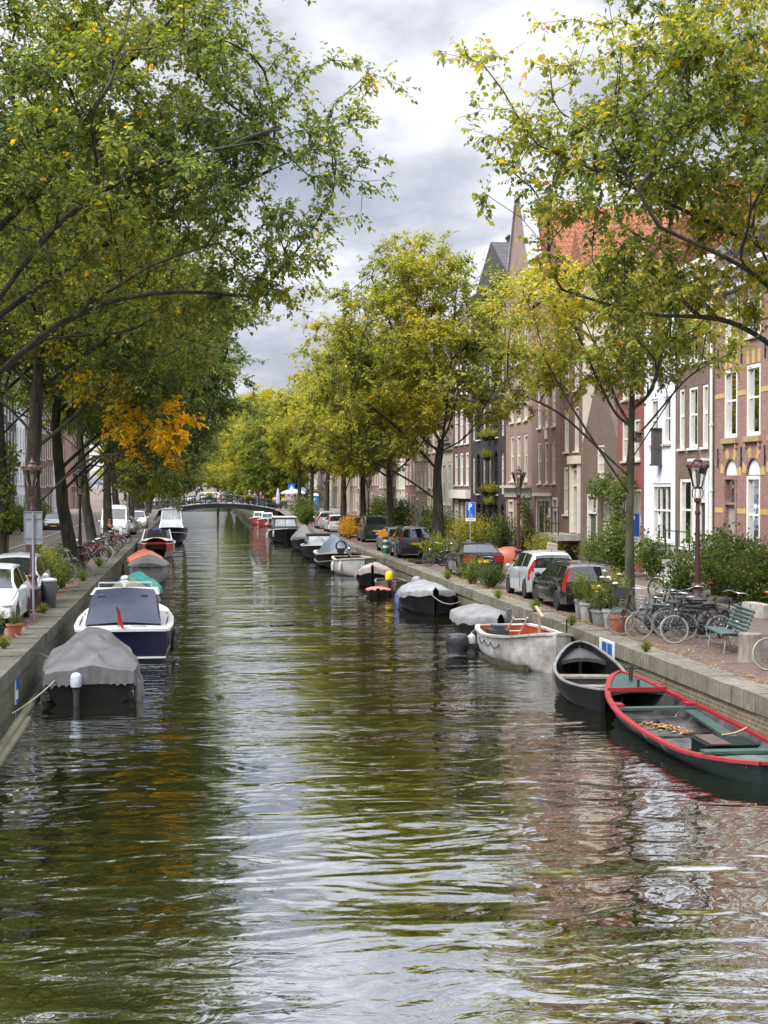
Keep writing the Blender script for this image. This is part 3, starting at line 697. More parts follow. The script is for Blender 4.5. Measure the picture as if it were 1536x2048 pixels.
bk = dict(
 h1=brick('brick_salmon', (0.330,0.166,0.134), (0.266,0.130,0.110), (0.287,0.223,0.191), dirt=.3),
 h2=brick('brick_brown', (0.196,0.124,0.096), (0.140,0.088,0.072), (0.154,0.126,0.106), dirt=.35),
 h4=brick('brick_painted_red', (0.242,0.078,0.066), (0.206,0.066,0.058), (0.171,0.063,0.055), ms=.006, dirt=.3),
 h5=brick('brick_umber', (0.188,0.132,0.096), (0.146,0.102,0.078), (0.144,0.120,0.096), dirt=.4),
 h6=brick('brick_russet', (0.238,0.118,0.094), (0.183,0.091,0.075), (0.161,0.113,0.097), dirt=.3),
 h7=brick('brick_red', (0.303,0.159,0.127), (0.248,0.128,0.104), (0.237,0.173,0.149), dirt=.25),
 h8=brick('brick_pink', (0.337,0.217,0.181), (0.280,0.176,0.148), (0.268,0.212,0.180), dirt=.25),
 h10=brick('brick_dark_red', (0.184,0.092,0.080), (0.147,0.075,0.063), (0.132,0.092,0.080), dirt=.35),
 blk=brick('brick_tarred_black', (0.035,0.035,0.039), (0.026,0.026,0.029), (0.020,0.020,0.023), dirt=.2),
 grey=brick('brick_soot_grey', (0.075,0.072,0.072), (0.058,0.055,0.056), (0.050,0.048,0.047), dirt=.3),
 ochre=brick('brick_ochre', (0.397,0.301,0.213), (0.339,0.251,0.179), (0.324,0.260,0.196), dirt=.25))
plaster_w = M('white_plaster', (.72,.75,.82), .8, var=.07, vs=.7, bump=.1)
plaster_c = M('cream_plaster', (.62,.56,.45), .85, var=.12, vs=.8, bump=.1)
YST = M('yellow_stone', (.50,.34,.13), .8, var=.15)

# H1 banded brick house -----------------------------------------------------
F = Facade('town_house', 'salmon brick house with yellow stone bands at the right edge', XF, 43.0, 51.1, 11.4, bk['h1'], group=GH)
def S_(y): return y-F.y0
cs = [S_(49.55), S_(47.45), S_(45.3), S_(43.9)]
for q in cs[:3]:
    F.window(q-.62,q+.62,5.5,7.95, frame=WHITEP, blind=.38, curtain=.22, fw=.14, sill=False, proud=-.01)
    F.window(q-.62,q+.62,8.9,10.6, frame=WHITEP, fw=.13, curtain=.2)
F.window(cs[1]-.62,cs[1]+.62,1.2,4.15, frame=WHITEP, fw=.14, curtain=.3, proud=-.01, sill=False)
F.window(cs[2]-.62,cs[2]+.62,1.2,4.15, frame=WHITEP, fw=.14, curtain=.3, proud=-.01, sill=False)
F.door(cs[0]-.62,cs[0]+.62,4.15, mat=M('grey_door',(.30,.29,.26),.6), frame=bk['h1'], trans=.9)
# arched lunettes above the ground floor
F.ops += [(q-.62,q+.62,4.15,4.75,.6) for q in cs[:3]]
for q in cs[:3]:
    m = MB(); n = 10
    arc = [F.p(q-.6*cos(pi*k/n), 4.16+.56*sin(pi*k/n), -.08) for k in range(n+1)]
    m.add(arc, [tuple(range(n+1))]); m.build('lunette', WHITEP, F.t)
    for k in range(7):   # alternating stone and brick wedges round the arch
        if k % 2 == 0:
            v = MB(); a0 = pi*(k)/7; a1 = pi*(k+.75)/7
            pts = [(r*cos(a), r*sin(a)) for r,a in ((.66,a0),(1.02,a0),(1.02,a1),(.66,a1))]
            fr = [F.p(q-x, 4.15+y, .012) for x,y in pts]; bc = [F.p(q-x, 4.15+y, -.02) for x,y in pts]
            v.add(fr+bc, [(0,1,2,3),(0,1,5,4),(1,2,6,5),(2,3,7,6),(3,0,4,7)]); v.build('arch_stone', YST, F.t)
    for k in (-2,0,2):
        v = MB(); x0 = q+k*.25-.11; F.bx(v,x0,x0+.22,7.98,8.42,-.02,.012); v.build('lintel_stone', YST, F.t)
    v = MB(); F.bx(v,q-.72,q+.72,5.3,5.49,-.05,.12); F.bx(v,q-.66,q-.56,5.12,5.3,0,.09); F.bx(v,q+.56,q+.66,5.12,5.3,0,.09); v.build('window_ledge', M('ochre_stone',(.36,.26,.14),.8), F.t)
edges = [0.02]+[e for q in sorted(cs[:3]) for e in (q-.64,q+.64)]+[F.W-.02]
for z0,z1 in ((2.82,3.0),(6.95,7.12)):
    for a,b in zip(edges[::2],edges[1::2]):
        if b-a > .05:
            v = MB(); F.bx(v,a,b,z0,z1,.001,.012); v.build('stone_band', YST, F.t)
F.anchors([S_(50.75),S_(48.5),S_(46.4)], 4.8); F.anchors([S_(50.75),S_(48.5),S_(46.4)], 8.4)
F.wall(); F.cornice(hh=.7, out=.5); F.roof(TILED, 2.2)
# H2 ------------------------------------------------------------------------
F = Facade('town_house', 'brown brick house with white sills and a white downpipe', XF, 51.1, 55.5, 12.2, bk['h2'], group=GH)
for z0,z1 in ((5.25,7.6),(8.5,10.7)):
    F.window(.75,1.35,z0,z1,frame=WHITEP,fw=.12,sillm=WHITEP); F.window(1.85,2.85,z0,z1,frame=WHITEP,fw=.13,sillm=WHITEP,curtain=.15); F.window(3.35,3.95,z0,z1,frame=WHITEP,fw=.12,sillm=WHITEP)
F.door(.7,1.8,4.4,mat=BLACKM,frame=WHITEP,trans=1.1,c=.9); F.window(2.5,3.9,1.4,4.1,frame=WHITEP,fw=.16,curtain=.3,sillm=WHITEP)
m = MB(); F.bx(m,.45,2.05,4.42,4.72,.01,.16); F.bx(m,.35,2.15,4.72,4.82,.01,.3); F.bx(m,.42,.69,.9,4.42,.01,.12); F.bx(m,1.81,2.08,.9,4.42,.01,.12); m.build('door_surround', WHITEP, F.t)
F.wall(); F.cornice(hh=.6); F.pipe(.12, 12); F.roof(TILED,2.5)
# H3 white plaster ------------------------------------------------------------
F = Facade('town_house', 'narrow white plastered house with a dark shutter box', XF, 55.5, 59.5, 11.6, plaster_w, group=GH)
for z0,z1 in ((5.5,7.4),(8.3,10.2)):
    F.window(.6,1.5,z0,z1,frame=WHITEP,bars=1,fw=.1); F.window(2.2,3.1,z0,z1,frame=WHITEP,fw=.1)
F.window(.5,2.9,1.5,3.9,frame=WHITEP,fw=.14,vbars=2,curtain=.4)
m = MB(); F.bx(m,1.65,2.05,4.7,6.1,.02,.34); F.bx(m,1.6,2.1,6.1,6.16,.02,.38); F.bx(m,1.6,2.1,4.62,4.7,.02,.38); m.build('shutter_box', M('weathered_dark_wood',(.06,.055,.05),.8,var=.4,vs=12), F.t)
m = MB(); F.bx(m,1.65,2.05,8.3,9.6,.02,.3); m.build('shutter_box', MATS['weathered_dark_wood'], F.t)
F.wall(); F.cornice(hh=.5); F.roof(TILED,2.4)
# H4 red painted ----------------------------------------------------------------
F = Facade('town_house', 'tall red painted brick house with cream window frames', XF, 59.5, 63.4, 14.0, bk['h4'], group=GH)
for z0,z1 in ((4.9,6.7),(7.6,9.6),(10.5,12.4)):
    F.window(.55,1.45,z0,z1,bars=1,fw=.12,curtain=.2); F.window(2.3,3.2,z0,z1,fw=.12,curtain=.2)
F.window(.4,1.7,.9,3.7,fw=.14,vbars=1); F.door(2.3,3.4,3.5,mat=DOORR,trans=.7)
F.wall(); F.cornice(CREAM,hh=.5); F.roof(TILE,3)
# H5 low gabled -----------------------------------------------------------------
F = Facade('town_house', 'low umber brick house with a pointed gable', XF, 63.4, 69.3, 5.9, bk['h5'], group=GH)
F.window(2.1,3.3,4.0,5.75,fw=.13,bars=3,vbars=1); F.door(3.2,4.9,3.4,mat=M('green_panel_door',(.05,.075,.06),.4,var=.3,vs=6),trans=.8)
F.window(.7,2.3,.8,3.1,fw=.12,vbars=2)
F.wall(gable=[(.02,5.9),(F.W-.02,5.9),(F.W/2+.35,9.0),(F.W/2-.35,9.0)]); F.roof(TILED,3.0,'deep',inset=.35)
# H6 -----------------------------------------------------------------------------
F = Facade('town_house', 'russet brick house with a raised white doorway and cream side wall', XF, 69.3, 73.7, 13.6, bk['h6'], group=GH)
for z0,z1 in ((5.55,7.8),(8.6,10.6),(11.2,12.8)):
    F.window(.7,1.55,z0,z1,fw=.13,sillm=CREAM,bars=1); F.window(2.6,3.5,z0,z1,fw=.13,sillm=CREAM,curtain=.2)
F.window(2.75,3.65,2.35,4.8,fw=.14,sillm=CREAM); F.door(.55,1.7,4.7,mat=M('plum_door',(.05,.025,.05),.4),trans=.8,c=1.45)
m = MB(); F.bx(m,.3,.54,1.45,4.9,.01,.14); F.bx(m,1.71,1.95,1.45,4.9,.01,.14); F.bx(m,.22,2.03,4.9,5.3,.01,.25); m.build('door_surround', CREAM, F.t)
m = MB(); F.bx(m,.2,4.0,1.1,1.4,.01,1.2); m.build('stoop', M('stoop_stone',(.30,.29,.27),.8,var=.2), F.t)
m = MB()
for z in (1.95,2.75): m.tube([F.p(.25,z,1.15),F.p(3.95,z,1.15)],.03,6)
for q in (.25,1.5,2.7,3.95): m.tube([F.p(q,1.4,1.15),F.p(q,2.75,1.15)],.03,6)
m.build('railing', IRON, F.t)
F.wall(); F.cornice(CREAM,hh=.5); F.roof(TILE,3.2,'deep')
m = MB(); m.b2(.0,8.9,-.03,.0,0,13.55); m.build('side_wall', plaster_c, F.t)
# H7 -----------------------------------------------------------------------------
F = Facade('town_house', 'red brick house with triple windows above a wide cream shop window', XF, 73.7, 80.0, 14.4, bk['h7'], group=GH)
for z0,z1 in ((3.95,6.2),(7.0,9.4),(10.3,12.5)): F.rowof([1.3,2.9,4.5],.78,z0,z1,fw=.13,sillm=CREAM,curtain=.15)
F.window(2.0,5.4,.5,3.2,fw=.2,bars=0,vbars=1,sill=False); F.door(.4,1.5,3.2,mat=BLACKM)
m = MB(); F.bx(m,1.7,5.6,3.25,3.42,.01,.16); m.build('lintel', CREAM, F.t)
m = MB(); F.bx(m,2.6,3.2,6.35,6.9,.005,.05); m.build('gable_stone', CREAM, F.t)
F.wall(); F.cornice(CREAM,hh=.5); r = F.roof(TILE,4.2,'deep')
# H8 tall gable -------------------------------------------------------------------
F = Facade('town_house', 'pink brick house under the tall pointed gable and orange tiled roof', XF, 80.0, 86.8, 15.2, bk['h8'], group=GH)
for z0,z1 in ((4.1,6.8),(7.6,10.1),(11,13)): F.rowof([1.5,3.3,5.1],.95,z0,z1,fw=.14,sillm=CREAM,curtain=.2)
F.rowof([1.5,3.2],1.0,.7,2.9,fw=.14); F.door(4.6,5.9,3.0,mat=DOORG)
m = MB(); F.bx(m,.1,F.W-.1,3.15,3.7,.01,.12); F.bx(m,.0,F.W,3.7,3.85,.01,.4); m.build('shop_cornice', M('grey_cream',(.50,.50,.46),.6), F.t)
F.wall(gable=[(.02,15.2),(F.W-.02,15.2),(F.W/2+.5,20.6),(F.W/2-.5,20.6)]); F.roof(TILE,5.0,'deep',inset=.4)
m = MB(); c = F.W/2
for sg in (-1,1):
    a0 = (c+sg*(c-.0),15.1); a1 = (c+sg*.5,20.75)
    m.add([F.p(*a0,.12),F.p(*a1,.12),F.p(*a1,-.75),F.p(*a0,-.75),F.p(a0[0]+sg*.14,a0[1],.12),F.p(a1[0]+sg*.14,a1[1]+.05,.12),F.p(a1[0]+sg*.14,a1[1]+.05,-.75),F.p(a0[0]+sg*.14,a0[1],-.75)],[(4,5,6,7),(0,1,5,4),(3,2,6,7),(1,2,6,5),(0,3,7,4),(0,1,2,3)])
F.bx(m,c-.7,c+.7,20.62,20.8,-.8,.14)
m.build('gable_coping', LEAD, F.t)
# H9 black warehouse ---------------------------------------------------------------
F = Facade('warehouse', 'black tarred warehouse with arched windows', XF, 86.8, 98.0, 16.6, bk['blk'], group=GH)
for i,q in enumerate([1.0,2.9,4.8,6.7,8.5,10.2]):
    for j,(z0,z1) in enumerate(((.6,2.7),(3.3,6.0),(6.9,9.4),(10.2,12.4),(13.2,15))):
        dark = q in (2.9,8.5)
        w_ = 1.15 if dark else .85
        F.window(q-w_/2,q+w_/2,z0,z1,frame=BLACKM if dark or j == 0 else CREAM,arch=.42,fw=.09,bars=2,sill=dark,sillm=WHITEP,proud=-.06)
F.wall(); F.cornice(BLACKM,hh=.4,out=.2); r = F.roof(TILED,3,'deep'); F.chimney(8.6,-2.6,17,20.4,w=1.0,roof=r,mat=bk['grey'])
# H10, H11 -----------------------------------------------------------------------------
F = Facade('town_house', 'dark red brick house with white windows beside the black warehouse', XF, 98.0, 105.0, 14.6, bk['h10'], group=GH)
for z0,z1 in ((3.9,6.2),(6.8,9.3),(10.2,12.5)): F.rowof([1.4,3.5,5.6],1.2,z0,z1,frame=WHITEP,fw=.2,sillm=WHITEP,curtain=.25)
F.rowof([1.6,3.4],1.1,.5,2.7,frame=WHITEP,fw=.16); F.door(4.7,6.0,2.8,frame=WHITEP)
m = MB(); F.bx(m,.1,F.W-.1,2.95,3.55,.01,.35); m.build('fascia', WHITEP, F.t)
F.wall(); F.cornice(hh=.5); F.roof(TILED,2.6)
F = Facade('town_house', 'low cream fronted house with tall pale shutters', XF, 105.0, 110.5, 7.4, plaster_c, group=GH)
F.rowof([1.5,3.9],1.5,2.4,5.6,frame=WHITEP,fw=.2,curtain=.45); F.rowof([1.4],1.3,.4,1.9,frame=WHITEP); F.door(3.4,4.6,2.1,mat=BLACKM,frame=WHITEP)
F.wall(); F.cornice(M('grey_cream2',(.30,.28,.24),.6),hh=.9,out=.4); F.roof(TILED,2)
def generic(y0, w, h, mat, label, frame, X, side, n, floors, group, roof=TILE, seed=0, z0=.7):
    rr = random.Random(seed)
    F = Facade('town_house', label, X, y0, y0+w, h, mat, side, group=group)
    fh = (h-1.2-z0)/floors
    for k in range(floors):
        for i in range(n):
            q = w*(i+.5)/n; ww = min(1.15,w/n*.6)
            if k == 0 and i == n-1: F.door(q-ww/2-.05,q+ww/2+.05,fh*.82+z0,frame=frame,mat=rr.choice([DOORG,BLACKM,DOORR])); continue
            F.window(q-ww/2,q+ww/2,z0+k*fh+.25,z0+k*fh+fh*.8,frame=frame,fw=.13,curtain=rr.choice([0,.2,.3]),vbars=rr.choice([0,1]))
    F.wall(); F.cornice(frame,hh=.5); F.roof(roof,rr.uniform(2,3.4),rr.choice(['along','deep']))
    return F
gens = [(110.5,6.2,13.0,'h8','pink brick house with white frames behind the thick tree trunk'),(116.7,6.0,12.0,'ochre','ochre brick house between two quay trees on the right bank'),(122.7,6.4,14,'h7','red brick house with flower boxes half hidden by the right bank trees'),
        (129.1,6.0,12.4,'cream','cream plastered house far down the right bank'),(135.1,6.5,13.6,'h10','dark red house far down the right bank'),(141.6,6,12.8,'ochre','second ochre brick house far down the right bank'),
        (147.6,6.4,14,'h8','pale pink house near the bridge on the right bank'),(154,6.2,13,'cream','cream house near the bridge on the right bank'),(160.2,7,12.6,'h7','red brick corner house at the bridge on the right bank'),(167.2,8,13.8,'ochre','ochre corner house right by the bridge steps')]
for k,(y0,w,h,mk,lab) in enumerate(gens):
    generic(y0,w,h,plaster_c if mk == 'cream' else bk[mk],lab,WHITEP if k%2 else CREAM,XF,-1,3,4,GH,TILE if k%2 else TILED,k)
for k in range(5):
    generic(204+k*9,9,13.5+k%2,(bk['ochre'],plaster_c,bk['h7'],bk['h8'],plaster_c)[k],['house beyond the bridge on the right bank, nearest the blue toilet cabin','cream house beyond the bridge, second on the right bank','red house beyond the bridge, third on the right bank','pink house beyond the bridge, fourth on the right bank','cream house beyond the bridge, fifth on the right bank'][k],WHITEP,XF+1.5,-1,3,4,GH,TILED,50+k)
lg = [(84,6.6,13,'grey','soot grey brick house with white windows nearest on the left bank'),(90.6,6.4,14,'h10','dark brown red brick house on the left bank beside the nearest grey house'),(97,6.8,13.4,'grey','soot grey house behind the leaning left trunk'),(103.8,6.4,14.4,'grey','taller soot grey house on the left bank with white sashes'),(110.2,6.6,12.6,'grey','lower soot grey house next to the brick house with white bands'),
      (116.8,6.6,13.6,'grey','soot grey house above the black parked car on the left bank'),(123.4,6.6,13,'grey','soot grey house between white fronted neighbours on the left bank'),(130,6.4,13.8,'white','white plastered house on the left bank behind the second lamp'),(136.4,6.6,13,'h6','russet brick house with white bands on the left bank'),(143,6.4,14,'white','second white plastered house on the left bank'),
      (149.4,7,13,'h2','brown brick house near the bridge on the left bank'),(156.4,7,13.5,'h6','russet house near the bridge on the left bank'),(163.4,7,13,'white','white house near the bridge on the left bank'),(170.4,8,13.5,'h2','brown corner house at the bridge on the left bank')]
for k,(y0,w,h,mk,lab) in enumerate(lg):
    generic(y0,w,h,plaster_w if mk == 'white' else bk[mk],lab,WHITEP,-15.2,1,3,4,GHL,TILED,100+k)
for k in range(4):
    generic(204+k*9,9,13.5+k%2,(bk['h6'],bk['h2'],plaster_c,bk['h7'])[k],['russet house beyond the bridge on the left bank','brown house beyond the bridge on the left bank','cream house beyond the bridge on the left bank','red house beyond the bridge on the left bank'][k],WHITEP,-16.5,1,3,4,GHL,TILED,150+k)
generic(35.4,7.5,12.2,bk['h2'],'brown brick house next to the banded one, past the right edge',WHITEP,XF,-1,3,4,GH,TILED,71)
generic(77.2,6.7,13.2,bk['h6'],'russet brick house at the near end of the left row',WHITEP,-15.2,1,3,4,GHL,TILED,72)
# ---------------------------------------------------------------- boats
TAR = M('tarred_steel', (.018,.018,.02), .45, var=.4, vs=3, bump=.2, bs=12)
WOODG = M('grey_weathered_wood', (.20,.18,.15), .85, var=.35, vs=5, stretch=(1,.2,1), bump=.3)
ROPE = M('rope', (.30,.27,.21), .95, var=.3, vs=20)
RUBBER = M('rubber', (.02,.02,.021), .7, var=.3)
CHROME = M('polished_steel', (.6,.6,.6), .2, 1, var=.05)
FEND = M('white_fender', (.60,.58,.52), .5, var=.2)
def tarp_mat(name, col, rough=.45):
    return M(name, col, rough, var=.28, vs=2.6, bump=.7, bs=5)
def sect(b, zs, zk, n=7, full=.75):
    """half section from gunwale to keel"""
    out = []
    for k in range(n+1):
        s = k/n
        if full < 0:   # straight flaring sides on a flat bottom
            out.append((b*(1-.45*s/.86) if s < .87 else 0.0, lerp(zs,zk,min(1,s*1.16)))); continue
        out.append((b*(1-s**(1/(1-full)*.9))**.62 if s < 1 else 0.0, lerp(zs,zk,s)))
    return out
class Boat:
    def __init__(s, name, label, L, B, loc, rz, cat='boat', group=None, sheer=((0,.55),(.5,.45),(1,.85)), plan=((0,.72),(.2,.93),(.5,1),(.75,.82),(.9,.48),(1,.03)), keel=-.25, full=.75, rake=.25):
        s.L, s.B = L, B; s.sh, s.pl, s.keel, s.full, s.rake = sheer, plan, keel, full, rake
        s.t = thing(name, label, cat, (loc[0],loc[1],WATER), rz, group)
    def half(s, t): 
        p = s.pl; ts = np.linspace(0,1,41)
        v = [interp(p,x) for x in np.clip(np.linspace(t-.04,t+.04,5),0,1)]
        return s.B/2*sum(v)/5 if .04 < t < .97 else s.B/2*interp(p,t)
    def zs(s, t): return sum(interp(s.sh,min(1,max(0,t+d))) for d in (-.08,-.04,0,.04,.08))/5
    def y(s, t, z): # the stem leans outwards with height
        f = max(0,(t-.8)/.2); g = max(0,(.12-t)/.12)
        return s.L*(t-.5)-s.rake*f*(1-(z+.3)/(s.zs(t)+.3))
    def hull(s, mat, inner=None, floor=.12, th=.045, n=26, bottom=None, rail=None, rr=.035, deck=None, name='hull'):
        T = [1-(1-k/n)**1.25 for k in range(n+1)]; rings = []
        for t in T:
            h = sect(s.half(t), s.zs(t), s.keel, 7, s.full)
            rings.append([(x,s.y(t,z),z) for x,z in h]+[(-x,s.y(t,z),z) for x,z in h[::-1][1:]])
        m = MB(); m.loft(rings, False)
        m.add(rings[0], [tuple(range(len(rings[0])))])   # transom
        s.h = m.build(name, mat, s.t, 38)
        if inner:
            m = MB(); rings = []
            for t in T:
                tt = min(max(t,.012),.975); h = sect(max(.01,s.half(tt)-th), s.zs(tt)-.001, s.keel+.05, 7, s.full)
                h = [(x,max(z,floor)) for x,z in h]
                y0 = s.L*(tt-.5)-(s.rake*.1 if tt > .9 else 0)
                rings.append([(x,y0,z) for x,z in h]+[(-x,y0,z) for x,z in h[::-1][1:]])
            m.loft(rings, False); m.add(rings[0], [tuple(range(len(rings[0])))])
            m.build('inner_hull', inner, s.t, 38)
        if rail: s.railing(rail, rr, T)
        return s.h
    def railing(s, mat, rr=.035, T=None, name='gunwale', dz=.0, w=1.0, zoff=0):
        T = T or [k/26 for k in range(27)]
        pts = [(s.half(t)*w-.01, s.L*(t-.5), s.zs(t)+dz) for t in T]; pts += [(-x,y,z) for x,y,z in pts[::-1][1:]]
        rings = []
        for i,(x,y,z) in enumerate(pts):
            a = Vector(pts[max(i-1,0)]); b = Vector(pts[min(i+1,len(pts)-1)]); d = (b-a); d.z = 0; d.normalize(); nx = Vector((d.y,-d.x,0))
            rings.append([Vector((x,y,z))+nx*u+Vector((0,0,v)) for u,v in ((-rr*1.3,-rr*.6),(rr*1.3,-rr*.6),(rr*1.3,rr*.6),(-rr*1.3,rr*.6))])
        m = MB(); m.loft(rings, True, True, True); 
        # across the transom
        x,y,z = pts[0]; m.box(0,y-.0,z,2*x,rr*2.2,rr*1.15)
        return m.build(name, mat, s.t, 30)
    def bench(s, t, z, w, mat, name='thwart', th=.05, inset=.05):
        m = MB(); b = s.half(t)-inset; m.box(0,s.L*(t-.5),z,2*b,w,th); return m.build(name, mat, s.t)
    def deck(s, t0, t1, mat, dz=-.02, name='foredeck', camber=.05, n=10):
        rings = []
        for k in range(n+1):
            t = lerp(t0,t1,k/n); b = max(.01,s.half(t)-.02); z = s.zs(t)+dz; y = s.L*(t-.5)
            rings.append([(b*u,y,z+camber*(1-u*u)*min(1,b/.5)) for u in (-1,-.6,-.2,.2,.6,1)])
        m = MB(); m.loft(rings, False)
        r0 = rings[0]; m.add(r0+[(x,y,z-.09) for x,y,z in r0], [(i,i+1,i+7,i+6) for i in range(5)])
        return m.build(name, mat, s.t, 30)
    def cover(s, mat, ridge, over=.06, drop=.14, t0=-.01, t1=1.0, seed=0, wr=.035, n=34, m_=17, name='cover', peak=.0, flap=0):
        """draped tarpaulin: ridge = ((t, height above sheer), ...)"""
        rr = random.Random(seed); ph = [rr.uniform(0,6.28) for _ in range(8)]; rings = []
        for k in range(n+1):
            t = lerp(t0,t1,k/n); tc = min(max(t,0),1); b = s.half(tc)+over; z0 = s.zs(tc); hr = interp(ridge,tc); y = s.L*(t-.5)
            ring = []
            for j in range(m_+1):
                u = -1+2*j/m_; au = abs(u)
                if au > .86: f = (au-.86)/.14; x = b*(.97+.03*min(1,f)); z = z0+.02-drop*f
                else:
                    v = au/.86; x = b*.97*v; z = z0+.02+hr*(1-v**1.35)
                fold = (.5*sin(u*5+t*9+ph[0])+1.2*(.6-abs(sin(u*4.5-t*8+ph[1]+.6*sin(t*11))))+.5*sin(u*3+t*23+ph[2])+1.0*(.6-abs(sin(u*3.2+t*12+ph[3]+.5*sin(u*7))))+1.1*(.6-abs(sin(t*15+abs(u)*2.6+ph[6]+.4*sin(t*6))))*au)*wr
                z += fold*(1-au*.55)*(.35+.65*min(1,hr/.3))
                if au > .86: z += .03*sin(t*26+ph[4])*((au-.86)/.14); x += (.02*sin(t*31+ph[5]))
                ring.append((copysign(x,u) if u else 0, y+.03*sin(u*6+ph[6])*(1 if k in (0,n) else 0), z))
            rings.append(ring)
        m = MB(); m.loft(rings, False)
        if drop:   # skirt at the stern
            r0 = rings[0]; lo = [(x*.98,y-.02-.02*sin(i*1.7),z-drop*(1-.15*sin(i*2.1)) if abs(x) < s.half(0)*.95 else z) for i,(x,y,z) in enumerate(r0)]
            lo = [(x,y,min(z,s.zs(0)-drop*.8)) for x,y,z in lo]
            m.loft([lo,r0], False)
        return m.build(name, mat, s.t, 50)
    def add(s, name, mat, m, smooth=30, parent=None): return m.build(name, mat, parent or s.t, smooth)
    def outboard(s, y=None, x=0, col=None, z=None, cowl=None, k=1):
        y = -s.L/2-.12 if y is None else y; z = s.zs(0)+.1 if z is None else z
        m = MB(); m.lathe([(.06,z-.85),(.07,z-.1)],8,(x,y,0)); m.box(x,y+.08,z-.12,.16,.2,.16); m.box(x,y-.02,z-.85,.05,.3,.2)
        o = m.build('outboard_motor', RUBBER, s.t, 40)
        m = MB(); m.lathe([(.02,z-.1*k),(.15*k,z-.08*k),(.17*k,z+.06*k),(.165*k,z+.2*k),(.12*k,z+.30*k),(.02,z+.33*k)],12,(x,y-.03,0)); m.build('cowling', cowl or col, o, 50)
        return o
    def fender(s, t, side, mat=None, r=.09, h=.5, z=None):
        z = s.zs(t)-.1 if z is None else z; x = side*(s.half(t)+r+.02); y = s.L*(t-.5)
        m = MB(); m.lathe([(.015,z+.02),(.02,z-.03),(r*.8,z-.08),(r,z-.16),(r,z-h+.08),(r*.8,z-h),(.01,z-h-.03)],10,(x,y,0)); m.tube([(x,y,z),(x-side*(r+.05),y,z+.16)],.008,5)
        return m.build('fender', mat or FEND, s.t, 50)
    def spanrope(s, a, b, sag=.2, mat=None, r=.014):
        a, b = Vector(a), Vector(b); pts = [a.lerp(b,k/10)-Vector((0,0,sag*4*(k/10)*(1-k/10))) for k in range(11)]
        m = MB(); m.tube(pts, r, 6); return m.build('mooring_rope', mat or ROPE, s.t, 60)
GB = 'boats moored along the right quay'; GBL = 'boats moored along the left quay'
BLACKHULL = M('black_hull', (.005,.005,.006), .5, var=.4, vs=2, spec=.15)
NAVY = M('navy_hull', (.006,.008,.026), .25, var=.2, vs=1, coat=.15, spec=.3)
GEL = M('white_gelcoat', (.70,.71,.72), .25, var=.06, vs=2, coat=.2)
RED = M('red_gunwale', (.26,.010,.018), .5, var=.18, vs=3)
GREENP = M('green_hull_paint', (.030,.066,.055), .6, var=.35, vs=3, bump=.2, bs=15)
GREEND = M('dark_green_hull', (.004,.013,.011), .6, var=.5, vs=2.5, spec=.2, bump=.25, bs=10)
# --- red and green open boat -------------------------------------------------
b = Boat('rowing_boat', 'dark green open boat with a red gunwale, nearest at the right quay', 8.5, 1.95, (9.05,26.1), R_(-1), group=GB, sheer=((0,.42),(.15,.34),(.5,.37),(.8,.50),(1,.82)), plan=((0,.10),(.03,.40),(.08,.68),(.15,.86),(.25,.96),(.4,1),(.62,.96),(.8,.74),(.92,.42),(1,.04)), keel=-.2, full=-1, rake=.5)
INB = M('black_bilge', (.012,.012,.013), .42, var=.6, vs=2.5, bump=.3, bs=8, col2=(.05,.05,.052), spec=.3)
b.t.location.z -= .07; b.hull(GREEND, INB, floor=.10); b.railing(RED, .042)
b.deck(.83,.985,GREENP,dz=-.01,camber=.06)
m = MB(); m.box(0,8.5*.33,b.zs(.83)+.03,2*b.half(.83)-.04,.06,.09); b.add('deck_edge', RED, m)
b.bench(.68,.40,.24,GREENP); b.bench(.115,.42,.25,GREENP)
# long side plank, stern box, frames
m = MB(); m.box(.50,-.2,.37,.22,3.0,.045,rz=R_(-5)); b.add('side_plank', GREENP, m)
m = MB(); m.box(.1,-2.1,.22,.9,.85,.28); m.box(.1,-2.1,.375,.94,.9,.03); x = b.add('locker', GREEND, m)
m = MB(); m.box(-.12,-2.1,.407,.34,.95,.025); m.build('lid', M('brown_board',(.075,.05,.04),.6,var=.3), x)
b.deck(.02,.16,M('grey_green_deck',(.085,.11,.095),.7,var=.4,vs=4),dz=-.02,name='afterdeck',camber=.03)
for tt in (.30,.42,.53,.63,.74):
    m = MB(); h = sect(b.half(tt)-.05,b.zs(tt)-.06,b.keel+.05,7,b.full); y = b.L*(tt-.5)
    pts = [(xx,y,max(z,.11)) for xx,z in h]; m.tube(pts+[(-a,c,d) for a,c,d in pts[::-1][1:]], .03, 4); b.add('rib', INB, m)
m = MB(); m.box(-.28,.55,.125,.62,1.4,.03); m.box(.38,1.0,.125,.6,1.5,.03); m.box(-.3,-.95,.125,.62,1.1,.03); b.add('floor_boards', M('wet_boards',(.035,.034,.033),.4,var=.6,vs=3,col2=(.085,.085,.085)), m)
rr = random.Random(4); m = MB()
for k in range(90):
    q = rr.random(); x0 = -.38+.5*q+rr.gauss(0,.1); y0 = 1.5-1.0*q+rr.gauss(0,.13); a = rr.uniform(0,6.28); l = rr.uniform(.05,.09); z = .145+rr.uniform(0,.03)
    m.quad((x0-l*cos(a),y0-l*sin(a),z),(x0+l*.5*sin(a),y0-l*.5*cos(a),z+.02),(x0+l*cos(a),y0+l*sin(a),z+.01),(x0-l*.5*sin(a),y0+l*.5*cos(a),z+.03))
tag(m.build('fallen_leaves', M('brown_leaves',(.20,.10,.04),.8,var=.4,vs=8,col2=(.32,.20,.08)), None, None, (9.05,25.75,WATER-.065), R_(-1)), 'drift of brown autumn leaves on the floor of the green and red boat', 'leaves', kind='stuff')
